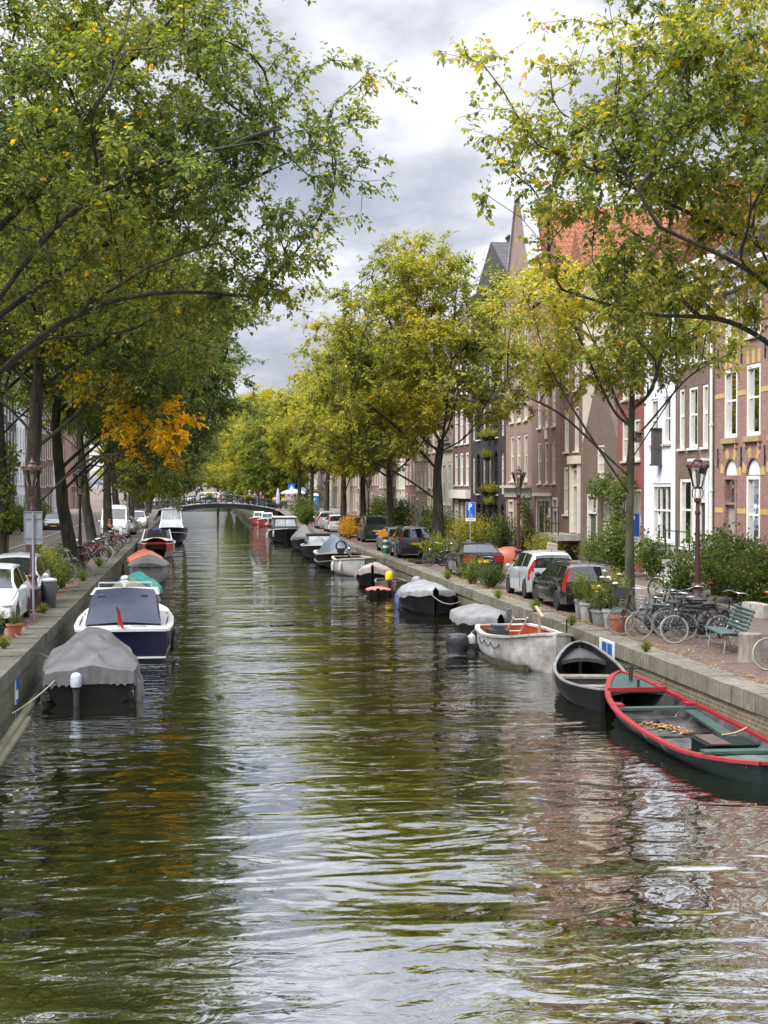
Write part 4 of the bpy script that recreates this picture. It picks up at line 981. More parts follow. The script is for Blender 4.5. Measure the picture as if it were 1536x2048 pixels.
m = MB(); m.tube([(.02,3.35,.72),(.02,3.35,1.02)],.045,8); m.tube([(-.11,3.35,.97),(.15,3.35,.97)],.03,6); b.add('mooring_post', IRON, m)
m = MB(); m.tube([(.05,2.9,.62),(.05,2.9,.78)],.03,8); b.add('cleat', IRON, m)
b.spanrope((.5,3.2,.68),(.98,4.0,.70),.1,M('red_rope',(.45,.05,.06),.9)); b.spanrope((.80,-1.3,.47),(.2,-1.7,.42),.03,M('orange_rope',(.55,.28,.15),.9))
for tt in (.7,):
    for sg in (-1,1):
        m = MB(); m.box(sg*(b.half(tt)-.1),b.L*(tt-.5),b.zs(tt)+.0,.22,.3,.05); b.add('rowlock_pad', RED, m)
# --- black open boat ------------------------------------------------------------
b = Boat('rowing_boat', 'black steel open boat between the white lifeboat and the red gunwaled boat', 5.4, 1.6, (8.95,31.95), R_(-10), group=GB, sheer=((0,.48),(.3,.45),(.6,.52),(.85,.74),(1,.96)), plan=((0,.06),(.06,.34),(.15,.64),(.3,.90),(.5,1),(.65,.95),(.82,.70),(.93,.40),(1,.05)), keel=-.2, rake=.45)
b.hull(BLACKHULL, M('black_inner',(.010,.010,.012),.5,var=.5,vs=3,spec=.25), floor=.13); b.railing(M('grey_rail',(.20,.20,.20),.4,var=.3),.028)
b.deck(.80,.97,M('dark_grey_deck',(.055,.055,.06),.4,var=.3),dz=-.16,camber=.1)
b.bench(.50,.40,.42,WOODG); b.bench(.24,.36,.3,WOODG)
m = MB(); rg = []
for k in range(9):
    tt = .62+.04*k; rg.append([(-b.half(tt)*.99-.004,b.y(tt,.4),.40),(-b.half(tt)*.90-.008,b.y(tt,.2),.12)])
m.loft(rg,False); b.add('red_patch', M('dull_red_paint',(.19,.04,.035),.5,var=.3), m)
# --- white lifeboat ---------------------------------------------------------------
b = Boat('lifeboat', 'battered white lifeboat with orange inside', 5.3, 2.15, (8.95,38.2), R_(181.5), group=GB, sheer=((0,.74),(.4,.68),(.75,.80),(1,1.02)), plan=((0,.70),(.12,.88),(.35,1),(.6,.95),(.8,.72),(.92,.42),(1,.04)), keel=-.25, full=.8, rake=.12)
LBW = M('scuffed_white_hull',(.40,.35,.27),.55,var=.3,vs=1.6,bump=.3,bs=9,col2=(.74,.73,.70))
ORG = M('orange_lining',(.36,.085,.03),.6,var=.3,vs=4)
b.hull(LBW, ORG, floor=.22); b.railing(M('white_rail_rubbed',(.62,.60,.55),.6,var=.35,vs=7),.05)
m = MB(); m.box(0,b.L*.5-.03,.4,.09,.1,1.25,rx=R_(-5)); b.add('stem', LBW, m)
m = MB()
for k in range(1,12):
    pass
m = MB(); m.box(.45,-1.5,.48,.5,.7,.5); m.box(.45,-1.5,.78,.3,.45,.14); b.add('engine_box', M('dark_slate_box',(.05,.07,.08),.5,var=.2), m)
m = MB(); m.box(0,-.2,.45,1.6,.5,.05); b.add('thwart', M('dark_thwart',(.08,.07,.06),.6), m)
m = MB(); m.box(0,.9,.52,1.6,.35,.05); b.add('thwart', ORG, m)
m = MB()
for x0 in (.35,.75):
    m.tube([(x0-.5,-1.5,.55),(x0-.6,-.9,1.1)],.022,6)
for f in (.25,.6,.9): m.tube([(-.15-.1*f,-1.5+.6*f,.55+.55*f),(.25-.1*f,-1.5+.6*f,.55+.55*f)],.02,6)
tag(m.build('folding_chair', WHITEP, None, None, (8.95,38.2,WATER), R_(181.5)), 'folded white chair frame lying in the battered lifeboat', 'chair')
m = MB(); m.box(-.75,-1.5,.95,.07,.07,.75); m.box(-.65,-1.15,1.22,.07,.75,.07,rx=R_(-18)); b.add('tiller_post', M('pale_wood',(.48,.38,.27),.8,var=.2), m)
m = MB(); m.tube([(-.55,1.9,.7),(-.55,1.9,1.3)],.022,6); b.add('pin', IRON, m)
for k,tt in enumerate((.30,.42,.54)):
    pts = [(b.half(lerp(tt,tt+.12,j/8))+.03, b.L*(lerp(tt,tt+.12,j/8)-.5), 0.56-.22*4*(j/8)*(1-j/8)*.6) for j in range(9)]
    m = MB(); m.tube(pts,.014,5); b.add('grab_line', M('blue_rope',(.04,.06,.10),.9), m)
b.fender(.13,1,FEND,.13,.7,.6)
b.fender(.05,1,M('blue_fender',(.16,.20,.42),.5,var=.2),.13,.4,.5)
m = MB(); rg = []
for k in range(14):
    tt = .05+.065*k; rg.append([(b.half(tt)*.995+.006,b.y(tt,.12),.13+.03*sin(k*2.1)),(b.half(tt)*.97+.006,b.y(tt,-.02),-.06)])
m.loft(rg,False); b.add('weed_line', M('weed_stain',(.10,.085,.05),.8,var=.5,vs=6), m)
# dark outboard lying against the lifeboat stern
m = MB(); m.lathe([(.02,-.2),(.28,-.17),(.34,.0),(.33,.22),(.24,.34),(.02,.37)],14,(0,0,0)); m.box(.5,0,.0,.4,.16,.12)
o = m.build('outboard_motor', M('black_cowling',(.028,.03,.032),.35,var=.2), None, 50, (7.35,39.9,WATER+.25)); tag(o,'big black outboard motor cowling afloat beside the lifeboat stern','outboard motor')
# mooring plate on right wall
t = thing('mooring_sign', 'white board with two blue squares on the right quay wall by the lifeboat', 'sign', (XR-.07,34.2,-.22))
m = MB(); m.box(0,0,.05,.03,1.25,.40); m.build('board', WHITEP, t)
BLUE = M('traffic_blue',(.012,.09,.42),.35,var=.06)
for k in (-.3,.16):
    m = MB(); m.box(-.02,k,.06,.02,.36,.26); m.build('blue_panel', BLUE, t)
# --- covered boats right ---------------------------------------------------------------
def covered(label, loc, L, B, rz, hullm, covm, ridge, seed=1, group=GB, sheer=((0,.62),(.5,.55),(1,.9)), wr=.03, motor=None, drop=.16, plan=None, name='covered_boat'):
    b = Boat(name, label, L, B, loc, rz, group=group, sheer=sheer, **({'plan':plan} if plan else {}))
    b.hull(hullm); b.cover(covm, ridge, seed=seed, wr=wr, drop=drop)
    if motor: b.outboard(cowl=motor)
    return b
T_GREY = tarp_mat('grey_tarpaulin', (.20,.20,.205)); T_LGREY = tarp_mat('pale_grey_tarpaulin', (.30,.31,.32)); T_DG = tarp_mat('charcoal_tarpaulin', (.105,.105,.105))
T_BEIGE = tarp_mat('pinkish_beige_tarpaulin', (.46,.40,.36)); T_SLATE = tarp_mat('slate_blue_canvas', (.115,.15,.19)); T_OLIVE = tarp_mat('taupe_tarpaulin', (.20,.17,.135))
b = covered('black boat under a smooth grey tarpaulin, astern of the white lifeboat', (9.05,44.3), 4.6, 1.75, R_(180), BLACKHULL, T_GREY, ((0,.18),(.35,.36),(.7,.3),(1,.12)), 7, sheer=((0,.68),(.5,.62),(1,.82)), wr=.018, drop=.2)
m = MB(); m.box(-.3,2.0,.62,.14,.2,.9); b.add('support_post', M('steel_post',(.17,.19,.20),.4,.5), m)
b = covered('black sloop under a rumpled light grey tarpaulin with a drooping bow rope', (9.0,55.2), 6.6, 2.1, R_(176), BLACKHULL, T_LGREY, ((0,.28),(.3,.42),(.7,.25),(1,.1)), 12, sheer=((0,.62),(.5,.6),(1,.95)), wr=.03, drop=.2)
b.spanrope((.25,3.2,.9),(-.75,4.6,.65),.25); 
for tt in (.2,.5): b.fender(tt,1,M('blue_fender',(.16,.20,.42),.5),.07,.5)
m = MB(); m.lathe([(.03,0),(.2,.05),(.23,.2),(.17,.36),(.03,.4)],12,(0,0,0)); m.box(0,.1,-.15,.14,.2,.35); o = m.build('outboard_motor', M('silver_cowling',(.42,.43,.44),.4,.3,var=.2), None, 50, (9.15,58.9,-.32)); tag(o,'silver grey outboard motor raised behind the light grey tarpaulin','outboard motor')
b = Boat('dinghy', 'small open dinghy with a yellow outboard cowling', 3.4, 1.4, (8.85,64.3), R_(178), group=GB, sheer=((0,.5),(.5,.42),(1,.6)))
b.hull(M('grey_dinghy',(.12,.12,.115),.5,var=.3), M('dinghy_inside',(.05,.05,.05),.6), floor=.1, rail=WOODG, rr=.03); b.bench(.35,.36,.25,WOODG); b.bench(.65,.36,.25,WOODG)
b.outboard(y=1.45,x=.25,z=.7,cowl=M('yellow_cowling',(.75,.60,.02),.5,var=.1))
b = Boat('raft', 'low orange float with a black edge in front of the small dinghy', 2.4, 1.0, (8.0,62.3), R_(172), group=GB, sheer=((0,.26),(.5,.24),(1,.34)))
b.hull(BLACKHULL); b.cover(M('faded_orange',(.62,.22,.14),.6,var=.2), ((0,.04),(1,.04)), drop=.05, wr=.005)
covered('dark little boat under a pinkish beige sheet', (8.75,69.6), 3.8, 1.8, R_(170), BLACKHULL, T_BEIGE, ((0,.28),(.4,.45),(1,.15)), 21, wr=.05, drop=.28)
# --- cream sloop
b = Boat('sloop', 'pale grey sloop with a dark open cockpit', 5.4, 2.2, (8.75,77.6), R_(184), group=GB, sheer=((0,.85),(.5,.78),(1,1.0)), full=.82)
b.hull(M('pale_grey_hull',(.42,.42,.40),.4,var=.12), M('dark_cockpit',(.02,.02,.02),.7), floor=.2, rail=M('cream_rail',(.58,.53,.42),.5,var=.15), rr=.05); b.deck(.62,.985,M('cream_rail',(.58,.53,.42),.5)); b.fender(.4,1); b.fender(.7,1)
m = MB(); m.lathe([(.05,.9),(.07,1.0),(.07,1.35),(.03,1.4)],8,(.2,-1,0)); b.add('steering_post', CHROME, m)
b = Boat('sloop', 'cream edged sloop under a tall slate blue canvas hood', 7.0, 2.5, (8.55,85.2), R_(182), group=GB, sheer=((0,.8),(.5,.74),(1,1.0)))
b.hull(BLACKHULL, rail=M('cream_rail',(.58,.53,.42),.5), rr=.075); b.cover(T_SLATE, ((0,.75),(.25,1.1),(.6,.95),(.78,.25),(1,.05)), over=-.18, drop=.05, wr=.02, seed=31)
b.deck(.75,.985,M('cream_rail',(.58,.53,.42),.5)); b.railing(M('cream_stripe',(.5,.45,.35),.5),.03,dz=-.45,name='rubbing_strake')
m = MB(); m.torus((.3,3.4,1.35),.28,.05,16,6,'y'); m.box(.3,3.35,1.1,.4,.3,.25); b.add('winch', IRON, m)
b.spanrope((-.2,3.5,.9),(-2.2,5.2,-.0),.2)
WS = glass('boat_windscreen', (.75,.8,.82), 1.6)
def cabin(b, t0, t1, h, w, mat, z0=None, slope=.5, glassm=None, roofm=None, name='cabin', win=(.35,.85)):
    """trunk cabin with sloping front (towards the bow) and window band"""
    z0 = b.zs((t0+t1)/2)-.02 if z0 is None else z0; y0, y1 = b.L*(t0-.5), b.L*(t1-.5)
    m = MB(); r0 = [(-w/2,y0,z0),(w/2,y0,z0),(w/2,y1,z0),(-w/2,y1,z0)]; r1 = [(-w*.43,y0+.08,z0+h),(w*.43,y0+.08,z0+h),(w*.40,y1-slope,z0+h),(-w*.40,y1-slope,z0+h)]
    m.loft([r0,r1],True,False,True); c = m.build(name, mat, b.t, 20)
    def at(f, side, g, o=.012):
        A = [Vector(p) for p in r0]; B_ = [Vector(p) for p in r1]; i, j = side
        p = A[i].lerp(A[j],f).lerp(B_[i].lerp(B_[j],f),g); nrm = ((A[j]-A[i]).cross(B_[i]-A[i])).normalized(); return p+nrm*o
    for side, segs in (((0,1),((.08,.48),(.52,.92))),((1,2),((.06,.35),(.38,.66),(.69,.94))),((2,3),((.06,.49),(.51,.94))),((3,0),((.06,.31),(.34,.62),(.65,.94)))):
        for a,d in segs:
            g = MB(); g.quad(at(a,side,win[0]),at(d,side,win[0]),at(d,side,win[1]),at(a,side,win[1])); g.build('window', glassm or DKGL, c)
    if roofm:
        g = MB(); g.box(0,(y0+.08+y1-slope)/2,z0+h+.035,w*.92,(y1-slope-y0)+.1,.05,tx=.96,ty=.97); g.build('cabin_roof', roofm, c, 30)
    return c
DKGL = M('dark_tinted_glass', (.03,.035,.04), .06, var=.3, vs=2, spec=.8)
PALEGL = M('painted_sky_glass', (.30,.33,.35), .08, var=.3, vs=2, spec=.8)  # pale sky reflection is put into the base colour
b = Boat('motor_boat', 'dark motor boat with a low curved windscreen and a grey sheet', 6.2, 2.3, (8.4,96.5), R_(180), group=GB, sheer=((0,.8),(.5,.78),(1,.95)))
b.hull(BLACKHULL, rail=GEL, rr=.04); b.cover(T_GREY, ((0,.2),(.4,.35),(.6,.5),(1,.05)), over=-.1, drop=.05, seed=17); cabin(b,.30,.62,.75,1.8,DKGL,roofm=TAR,glassm=PALEGL,slope=.7)
covered('grey sheeted boat with a white folded awning, second from the bridge on the right', (8.6,108.5), 6.5, 2.4, R_(180), BLACKHULL, T_DG, ((0,.9),(.4,.8),(.8,.4),(1,.1)), 41, sheer=((0,.9),(.5,.85),(1,1.05)))
b = Boat('motor_boat', 'black motor launch with a pale canopy, nearest the bridge on the right', 7.5, 2.8, (7.9,124.5), R_(180), group=GB, sheer=((0,1.0),(.5,.95),(1,1.25)))
b.hull(BLACKHULL, rail=GEL, rr=.05); b.deck(.55,.985,BLACKHULL); cabin(b,.12,.62,1.15,2.2,TAR,roofm=M('pale_canopy',(.55,.50,.42),.7,var=.1),glassm=PALEGL); b.fender(.8,1); b.fender(.5,1)
for k,(x,y,lab) in enumerate([(8.9,174,'small red and white boat moored just before the bridge'),(8.3,182,'red hulled boat moored in the shade under the bridge')]):
    b = Boat('small_boat', lab, 5, 2.2, (x,y), R_(180), group=GB, sheer=((0,.8),(.5,.75),(1,1.0)))
    b.hull(M('red_hull',(.36,.03,.03),.4,var=.15), M('white_inner',(.55,.55,.53),.5), floor=.2, rail=GEL, rr=.07); cabin(b,.3,.7,.9,1.5,GEL)
# --- left quay ----------------------------------------------------------------------------
b = Boat('covered_boat', 'black boat under a creased charcoal tarpaulin, nearest on the left', 5.4, 2.05, (-2.35,34.6), R_(3), group=GBL, sheer=((0,.68),(.5,.62),(1,.88)), plan=((0,.86),(.15,.97),(.45,1),(.7,.88),(.88,.55),(1,.05)))
b.hull(BLACKHULL); b.cover(T_DG, ((0,.10),(.2,.5),(.45,.78),(.7,.55),(1,.12)), seed=8, wr=.075, drop=.30, over=.08, n=70, m_=41)
b.railing(M('grey_rail',(.20,.20,.20),.4),.03,dz=-.22,name='rubbing_strake')
b.outboard(x=-.28, z=.46, k=.75, cowl=M('blue_white_cowling',(.13,.22,.36),.4,var=.3,vs=3,col2=(.50,.53,.56)))
for tt in (.07,.2): b.fender(tt,1,M('grey_fender',(.16,.16,.155),.6,var=.2),.075,.62,.52)
b.spanrope((-.7,-2.6,.55),(-1.45,-5.4,.25),.05,r=.014); b.spanrope((-.9,1.2,.55),(-1.9,2.3,1.05),.1)
# cruiser
b = Boat('cabin_cruiser', 'white cabin cruiser with a navy hull and a dark blue canvas cockpit cover', 7.4, 2.62, (-1.92,43.1), R_(1), group=GBL, sheer=((0,.86),(.4,.86),(1,1.15)), plan=((0,.90),(.15,.98),(.45,1),(.7,.86),(.87,.55),(1,.05)), full=.85)
b.hull(NAVY); b.railing(GEL,.06)
b.deck(.0,.985,GEL,dz=.03,name='side_deck',camber=.04)
m = MB(); 
y0 = -3.3
def rg(y, w0, z0, w1, z1): return [(-w0,y,z0),(-w1*1.02,y,lerp(z0,z1,.75)),(-w1*.9,y,z1),(0,y,z1+.06),(w1*.9,y,z1),(w1*1.02,y,lerp(z0,z1,.75)),(w0,y,z0)]
m.loft([rg(-3.0,1.02,.92,1.0,.96),rg(-2.6,1.02,.92,.97,1.25),rg(-1.7,1.0,.92,.92,1.72),rg(-1.2,1.0,.92,.9,1.78)],False,False,False)
cv = b.add('cockpit_canvas', tarp_mat('navy_canvas',(.020,.026,.05)), m, 60)
for sx in (-.62,.55):
    m = MB(); m.box(sx,-1.86,1.66,.2,.1,.03,rx=R_(28)); m.build('canvas_flap', TAR, cv)
c = cabin(b,.34,.62,.72,1.9,GEL,z0=.92,slope=.8)
m = MB(); m.box(0,-.3,1.68,1.95,1.75,.09,tx=.94,ty=.95); b.add('cabin_top', GEL, m, 30)
m = MB(); m.tube([(-.75,-.9,1.72),(-.75,-.8,1.95),(.75,-.8,1.95),(.75,-.9,1.72)],.02,6); rl = b.add('grab_rail', CHROME, m)
m = MB(); m.lathe([(.03,1.72),(.05,1.85)],8,(-.05,.1,0)); m.ell((-.05,.05,1.98),(.14,.16,.15)); b.add('searchlight', CHROME, m, 60)
m = MB(); m.box(.42,-3.35,.93,.4,.1,.02); b.add('step_plate', M('steel_grey',(.2,.2,.2),.4), m)
m = MB(); m.tube([(-.1,-3.62,.9),(-.15,-3.85,1.55)],.018,6); fp = b.add('flag_staff', WOODG, m)
m = MB(); m.loft([[(-.15,-3.84,1.5),(-.11,-3.70,1.02)],[(-.07,-3.82,1.42),(-.02,-3.72,.92)],[(-.02,-3.86,1.2),(.06,-3.76,.84)]],False); m.build('flag', M('red_flag',(.40,.025,.035),.8,var=.2), fp, 60)
m = MB(); m.box(0,-3.73,.12,2.3,.03,.05); b.add('boot_stripe', GEL, m)
for tt,sg in ((.12,1),(.35,1),(.6,1)): b.fender(tt,sg,M('black_fender',(.03,.03,.03),.5),.09,.42,.62)
for sg in (-1,1):
    m = MB()
    for k in range(5): m.tube([(sg*(b.half(.1+.1*k)-.1),b.L*(.1+.1*k-.5),b.zs(.1+.1*k)+.05),(sg*(b.half(.1+.1*k)-.1),b.L*(.1+.1*k-.5),b.zs(.1+.1*k)+.12)],.03,6)
    b.add('deck_cleats', CHROME, m)
covered('small boat under a taupe tarpaulin, ahead of the white cruiser', (-2.2,51.8), 5.2, 2.1, R_(0), BLACKHULL, T_OLIVE, ((0,.35),(.4,.75),(.8,.35),(1,.1)), 3, GBL, sheer=((0,.8),(.5,.8),(1,1.0)))
covered('little boat under a bright green tarpaulin', (-2.2,59.0), 4.0, 1.9, R_(4), BLACKHULL, tarp_mat('green_tarpaulin',(.03,.26,.21)), ((0,.3),(.5,.55),(1,.2)), 14, GBL, wr=.08, sheer=((0,.7),(.5,.68),(1,.9)))
b = covered('grey planked boat under a ridged dark grey tent', (-2.15,73.6), 4.8, 1.95, R_(0), M('grey_planks',(.20,.20,.195),.6,var=.3,vs=4,stretch=(1,.1,6)), T_DG, ((0,.12),(.35,.5),(.6,.4),(1,.1)), 15, GBL, wr=.008, sheer=((0,.88),(.5,.84),(1,1.05)), drop=.06)
b.railing(M('light_rail',(.5,.5,.48),.5),.03)
covered('boat heaped with orange tarpaulin, behind the grey tented boat', (-2.55,80.6), 4.4, 1.9, R_(3), M('cream_hull',(.55,.50,.40),.5), tarp_mat('orange_tarpaulin',(.50,.15,.08)), ((0,.2),(.5,.34),(1,.2)), 16, GBL, wr=.07, sheer=((0,.8),(.5,.8),(1,1.0)))
b = Boat('motor_boat', 'cream speedboat with a red tarpaulin over its bow and a blue hood', 6.2, 2.35, (-2.35,99.0), R_(180), group=GBL, sheer=((0,.95),(.5,.92),(1,1.0)), plan=((0,.9),(.2,1),(.5,1),(.75,.9),(.92,.72),(1,.55)))
b.hull(M('cream_hull',(.55,.50,.40),.5)); b.railing(GEL,.06); b.deck(.45,.985,M('cream_deck',(.62,.57,.47),.4,var=.06),dz=.18,camber=.2,name='deck')
b.cover(tarp_mat('red_tarpaulin',(.36,.03,.05)), ((0,.16),(.72,.16),(.9,.14),(1,.05)), t0=.74, t1=1.03, drop=.5, seed=9, n=14)
m = MB(); m.loft([[(-1,-.1,1.2),(-.75,.0,1.2),(.75,.0,1.2),(1,-.1,1.2)],[(-.85,-.6,1.75),(-.65,-.5,1.78),(.65,-.5,1.78),(.85,-.6,1.75)]],False); b.add('windscreen', DKGL, m)
for x0 in (-1.0,1.0):
    m = MB(); m.tube([(x0,.5,1.1),(x0*.82,-.6,1.8)],.05,6); b.add('windscreen_post', GEL, m)
b.cover(tarp_mat('blue_canvas',(.045,.075,.22)), ((0,.4),(.2,.95),(.38,1.05),(.45,.8)), t0=0, t1=.42, over=-.1, drop=.1, seed=19, n=14, name='hood')
m = MB(); m.torus((.25,1.0,1.34),.17,.03,14,5,'z'); b.add('hatch', IRON, m)
b = Boat('cabin_boat', 'navy cabin boat with a white wheelhouse, nearest the bridge on the left', 8.2, 2.75, (-1.75,125.5), R_(180), group=GBL, sheer=((0,1.1),(.5,1.05),(1,1.35)), plan=((0,.85),(.2,1),(.6,1),(.82,.8),(.94,.5),(1,.1)))
b.hull(NAVY); b.railing(GEL,.04,dz=-.4,name='white_strake'); b.railing(TAR,.05); b.deck(.5,.985,M('light_deck',(.4,.38,.34),.6),dz=.02); cabin(b,.15,.75,.75,2.2,GEL,slope=.5,glassm=PALEGL); cabin(b,.12,.6,1.75,2.0,M('pale_wheelhouse',(.55,.56,.55),.4),slope=.6,glassm=PALEGL,roofm=M('blue_grey_roof',(.22,.27,.31),.5),win=(.5,.92))
# floating timber against the left wall, blue sign
m = MB(); m.tube([(-3.35,22,WATER+.02),(-3.42,29,WATER+.05),(-3.45,33,WATER+.03)],.085,10); o = m.build('timber_beam', M('mossy_timber',(.12,.115,.07),.9,var=.4,vs=3,stretch=(1,.15,1)), None, 40); tag(o,'mossy timber beam floating along the left quay wall','beam')
m = MB(); m.tube([(-3.25,20,WATER-.02),(-3.3,30,WATER)],.07,10); o = m.build('timber_beam', MATS['mossy_timber'], None, 40); tag(o,'half sunk second timber beam outside the mossy one by the left wall','beam')
t = thing('mooring_sign', 'blue and white mooring plate on the left quay wall', 'sign', (XL+.03,31.6,-.55))
m = MB(); m.box(0,0,0,.03,.42,.62); m.build('board', WHITEP, t); m = MB(); m.box(.02,.02,.13,.02,.36,.26); m.build('blue_panel', BLUE, t); m = MB(); m.box(.02,.02,-.26,.02,.36,.08); m.build('blue_panel', BLUE, t)
# ---------------------------------------------------------------- cars and bicycles
CARGL = M('car_glass', (.012,.015,.015), .04, var=.3, vs=1.5, spec=.9)
TYRE = M('tyre', (.017,.017,.018), .85, var=.2)
RIM = M('alloy_rim', (.42,.43,.44), .3, .8, var=.1)
LRED = M('tail_lamp_red', (.27,.010,.013), .25, var=.3, vs=9, coat=.15, spec=.3)
LWHT = M('lamp_clear', (.55,.56,.57), .12, var=.2, vs=9, coat=.5)
PLY = M('yellow_plate', (.72,.46,.02), .5, var=.08)
TRIM = M('black_trim', (.02,.02,.021), .6, var=.15)
def paint(name, col, metal=.0): return M(name, col, .28, metal, var=.05, vs=1, coat=.7, spec=.4)
def make_car(label, cat, paintm, loc, rz, L=4.5, Wd=1.77, top=None, belt=None, rear_glass=(-2.2,-1.98), front_glass=(.2,.95), sides=((-1.85,-1.2),(-1.12,-.18),(-.1,.72)), tail=(-2.24,-2.05,.70,1.32,.20), wr=.315, wy=(-1.3,1.35), roofw=.70, group=None, lamp='side', rails=False, spoiler=False):
    """body lofted along y (front at +y); bottom edge follows the wheel arches"""
    t = thing('parked_car', label, cat, loc, rz, group)
    R = wr+.055; zc = wr
    ys = set([p[0] for p in top]+[p[0] for p in belt]+list(rear_glass)+list(front_glass)+[y for s in sides for y in s]+[tail[0],tail[1]])
    for w in wy:
        for k in range(9): ys.add(w+R*cos(pi*k/8))
    ys = sorted(ys); q = [ys[0]]
    for y in ys[1:]:
        if y-q[-1] > .012: q.append(y)
    ys = q; y0, y1 = ys[0], ys[-1]; zb = .2
    def bottom(y):
        z = zb+.06*max(0,(abs(y)-L/2+.35)/.35)
        for w in wy:
            if abs(y-w) < R: z = max(z, zc+sqrt(max(0,R*R-(y-w)**2)))
        return z
    def width(y):
        w = Wd/2
        e = max(0,(y-(L/2-.55))/.55); w *= 1-.17*e**2
        e = max(0,(-y-(L/2-.4))/.4); w *= 1-.09*e**2
        return w
    rings = []
    for y in ys:
        zt = interp(top,y); zl = min(interp(belt,y),zt-.012); w = width(y); b = min(bottom(y),zl-.03)
        g = zt-zl; rw = lerp(.97,roofw,min(1,g/.42)); mid = lerp(b,zl,.55)
        h = [(0,b+.02),(w*.86,b),(w*.975,b+.03 if b < zl-.12 else b+.01),(w,mid),(w*.985,lerp(mid,zl,.8)),(w*.955,zl),(w*lerp(.94,rw,.12),zl+g*.12),(w*rw,zl+g*.86),(w*rw*.9,zl+g*.96),(w*rw*.45,zt-.0),(0,zt+.012*min(1,g/.3))]
        rings.append([(x,y,z) for x,z in h]+[(-x,y,z) for x,z in h[::-1][1:-1]])
    n = len(rings[0]); sets = {'body':MB(),'side_window':MB(),'rear_window':MB(),'windscreen':MB(),'tail_light':MB(),'tail_light2':MB(),'underbody':MB()}
    V = [p for r in rings for p in r]
    F = {k:[] for k in sets}
    def inr(y, rg): return rg[0]-1e-4 <= y <= rg[1]+1e-4
    for i in range(len(ys)-1):
        ym = (ys[i]+ys[i+1])/2
        for j in range(n):
            f = (i*n+j, i*n+(j+1)%n, (i+1)*n+(j+1)%n, (i+1)*n+j); jj = j if j < 10 else 19-j   # mirrored index
            k = 'body'
            if jj == 0: k = 'underbody'
            elif jj in (8,9) and inr(ym,rear_glass): k = 'rear_window'
            elif jj in (8,9) and inr(ym,front_glass): k = 'windscreen'
            elif jj == 6 and any(inr(ym,s) for s in sides): k = 'side_window%d%d' % ([inr(ym,s) for s in sides].index(True), j < 10); F.setdefault(k, [])
            zmid = sum(V[a][2] for a in f)/4
            if lamp == 'side' and inr(ym,(tail[0],tail[1])) and tail[2] < zmid < tail[3] and jj in (3,4,5,6,7): k = 'tail_light' if j < 10 else 'tail_light2'
            F[k].append(f)
    def sub(k, extra=()):
        used = sorted({a for f in F[k] for a in f}); ix = {a:i for i,a in enumerate(used)}; m = MB(); m.add([V[a] for a in used],[tuple(ix[a] for a in f) for f in F[k]]); return m
    F['body'].append(tuple(range(n))); F['body'].append(tuple((len(ys)-1)*n+j for j in range(n))[::-1])
    sub('body').build('body', paintm, t, 32); sub('underbody').build('underbody', TRIM, t)
    for k in [q for q in F if q.startswith('side_window')]+['rear_window','windscreen']:
        if F[k]: sub(k).build(k.rstrip('0123456789'), CARGL, t, 40)
    for k in ('tail_light','tail_light2'):
        if F[k]: sub(k).build('tail_light', LRED, t, 40)
    if lamp == 'box':
        for sg in (-1,1):
            m = MB(); w = width(y0+.05); m.box(sg*(w-.19),y0+.02,(tail[2]+tail[3])/2,tail[4]*1.6,.10,tail[3]-tail[2],tx=.9,ty=.8); m.box(sg*(w-.045),y0+.17,(tail[2]+tail[3])/2,.10,.30,(tail[3]-tail[2])*.85); m.build('tail_light', LRED, t, 30)
    # bumper seam, plate, handles, mirrors, front lamps
    m = MB(); w = width(y0); m.box(0,y0+.0,.50,w*1.75,.05,.13); m.build('rear_bumper', paintm, t, 30)
    m = MB(); m.box(0,y0-.035,.72 if lamp == 'box' else .78,.50,.02,.115); m.build('number_plate', PLY, t)
    m = MB(); m.box(0,y1+.01,.45,.50,.02,.115); m.build('number_plate', PLY, t)
    m = MB(); w = width(y1); m.box(0,y1-.005,.58,w*.95,.03,.13); m.build('grille', TRIM, t)
    for sg in (-1,1):
        zf = interp(belt,y1-.18)-.10
        m = MB(); m.ell((sg*(width(y1-.1)-.16),y1-.13,zf),(.19,.15,.085),12,6); m.build('headlight', LWHT, t, 50)
        ym = sides[-1][1]-.02; m = MB(); xx = width(ym)
        m.ell((sg*(xx+.08),ym,interp(belt,ym)+.09),(.10,.06,.075),10,6); m.box(sg*(xx-.01),ym,interp(belt,ym)+.05,.12,.04,.03); m.build('mirror', paintm if not rails else TRIM, t, 50)
        for y in (sides[0][1]-.1 if len(sides) < 3 else sides[1][0]+.02, sides[-1][0]+.05):
            m = MB(); m.box(sg*(width(y)*.99+.008),y,interp(belt,y)-.09,.03,.17,.028); m.build('door_handle', paintm, t)
            m = MB()
        for y in (sides[-1][0]-.04, sides[0][1]+.04 if len(sides) > 2 else sides[0][0]):
            m = MB(); m.box(sg*(width(y)*1.0),y,.56,.012,.012,.50); m.build('door_seam', TRIM, t)
    if rails:
        for sg in (-1,1):
            m = MB(); w = Wd/2*roofw*.93; zt = interp(top,-.8)
            m.tube([(sg*w,sides[0][0],zt-.03),(sg*w,sides[0][0]+.1,zt+.04),(sg*w,.1,zt+.04),(sg*w,.25,zt-.03)],.02,6); m.build('roof_rail', TRIM, t)
    if spoiler:
        m = MB(); zt = interp(top,rear_glass[1]); m.box(0,rear_glass[1]-.03,zt+.005,Wd*roofw*.9,.16,.03); m.build('spoiler', paintm, t, 30)
    zt = interp(top,rear_glass[1])
    m = MB(); m.tube([(0,rear_glass[1]+.22,zt),(0,rear_glass[1]-.02,zt+.22)],.008,5); m.build('aerial', TRIM, t)
    wheel_key = ('wheel',wr)
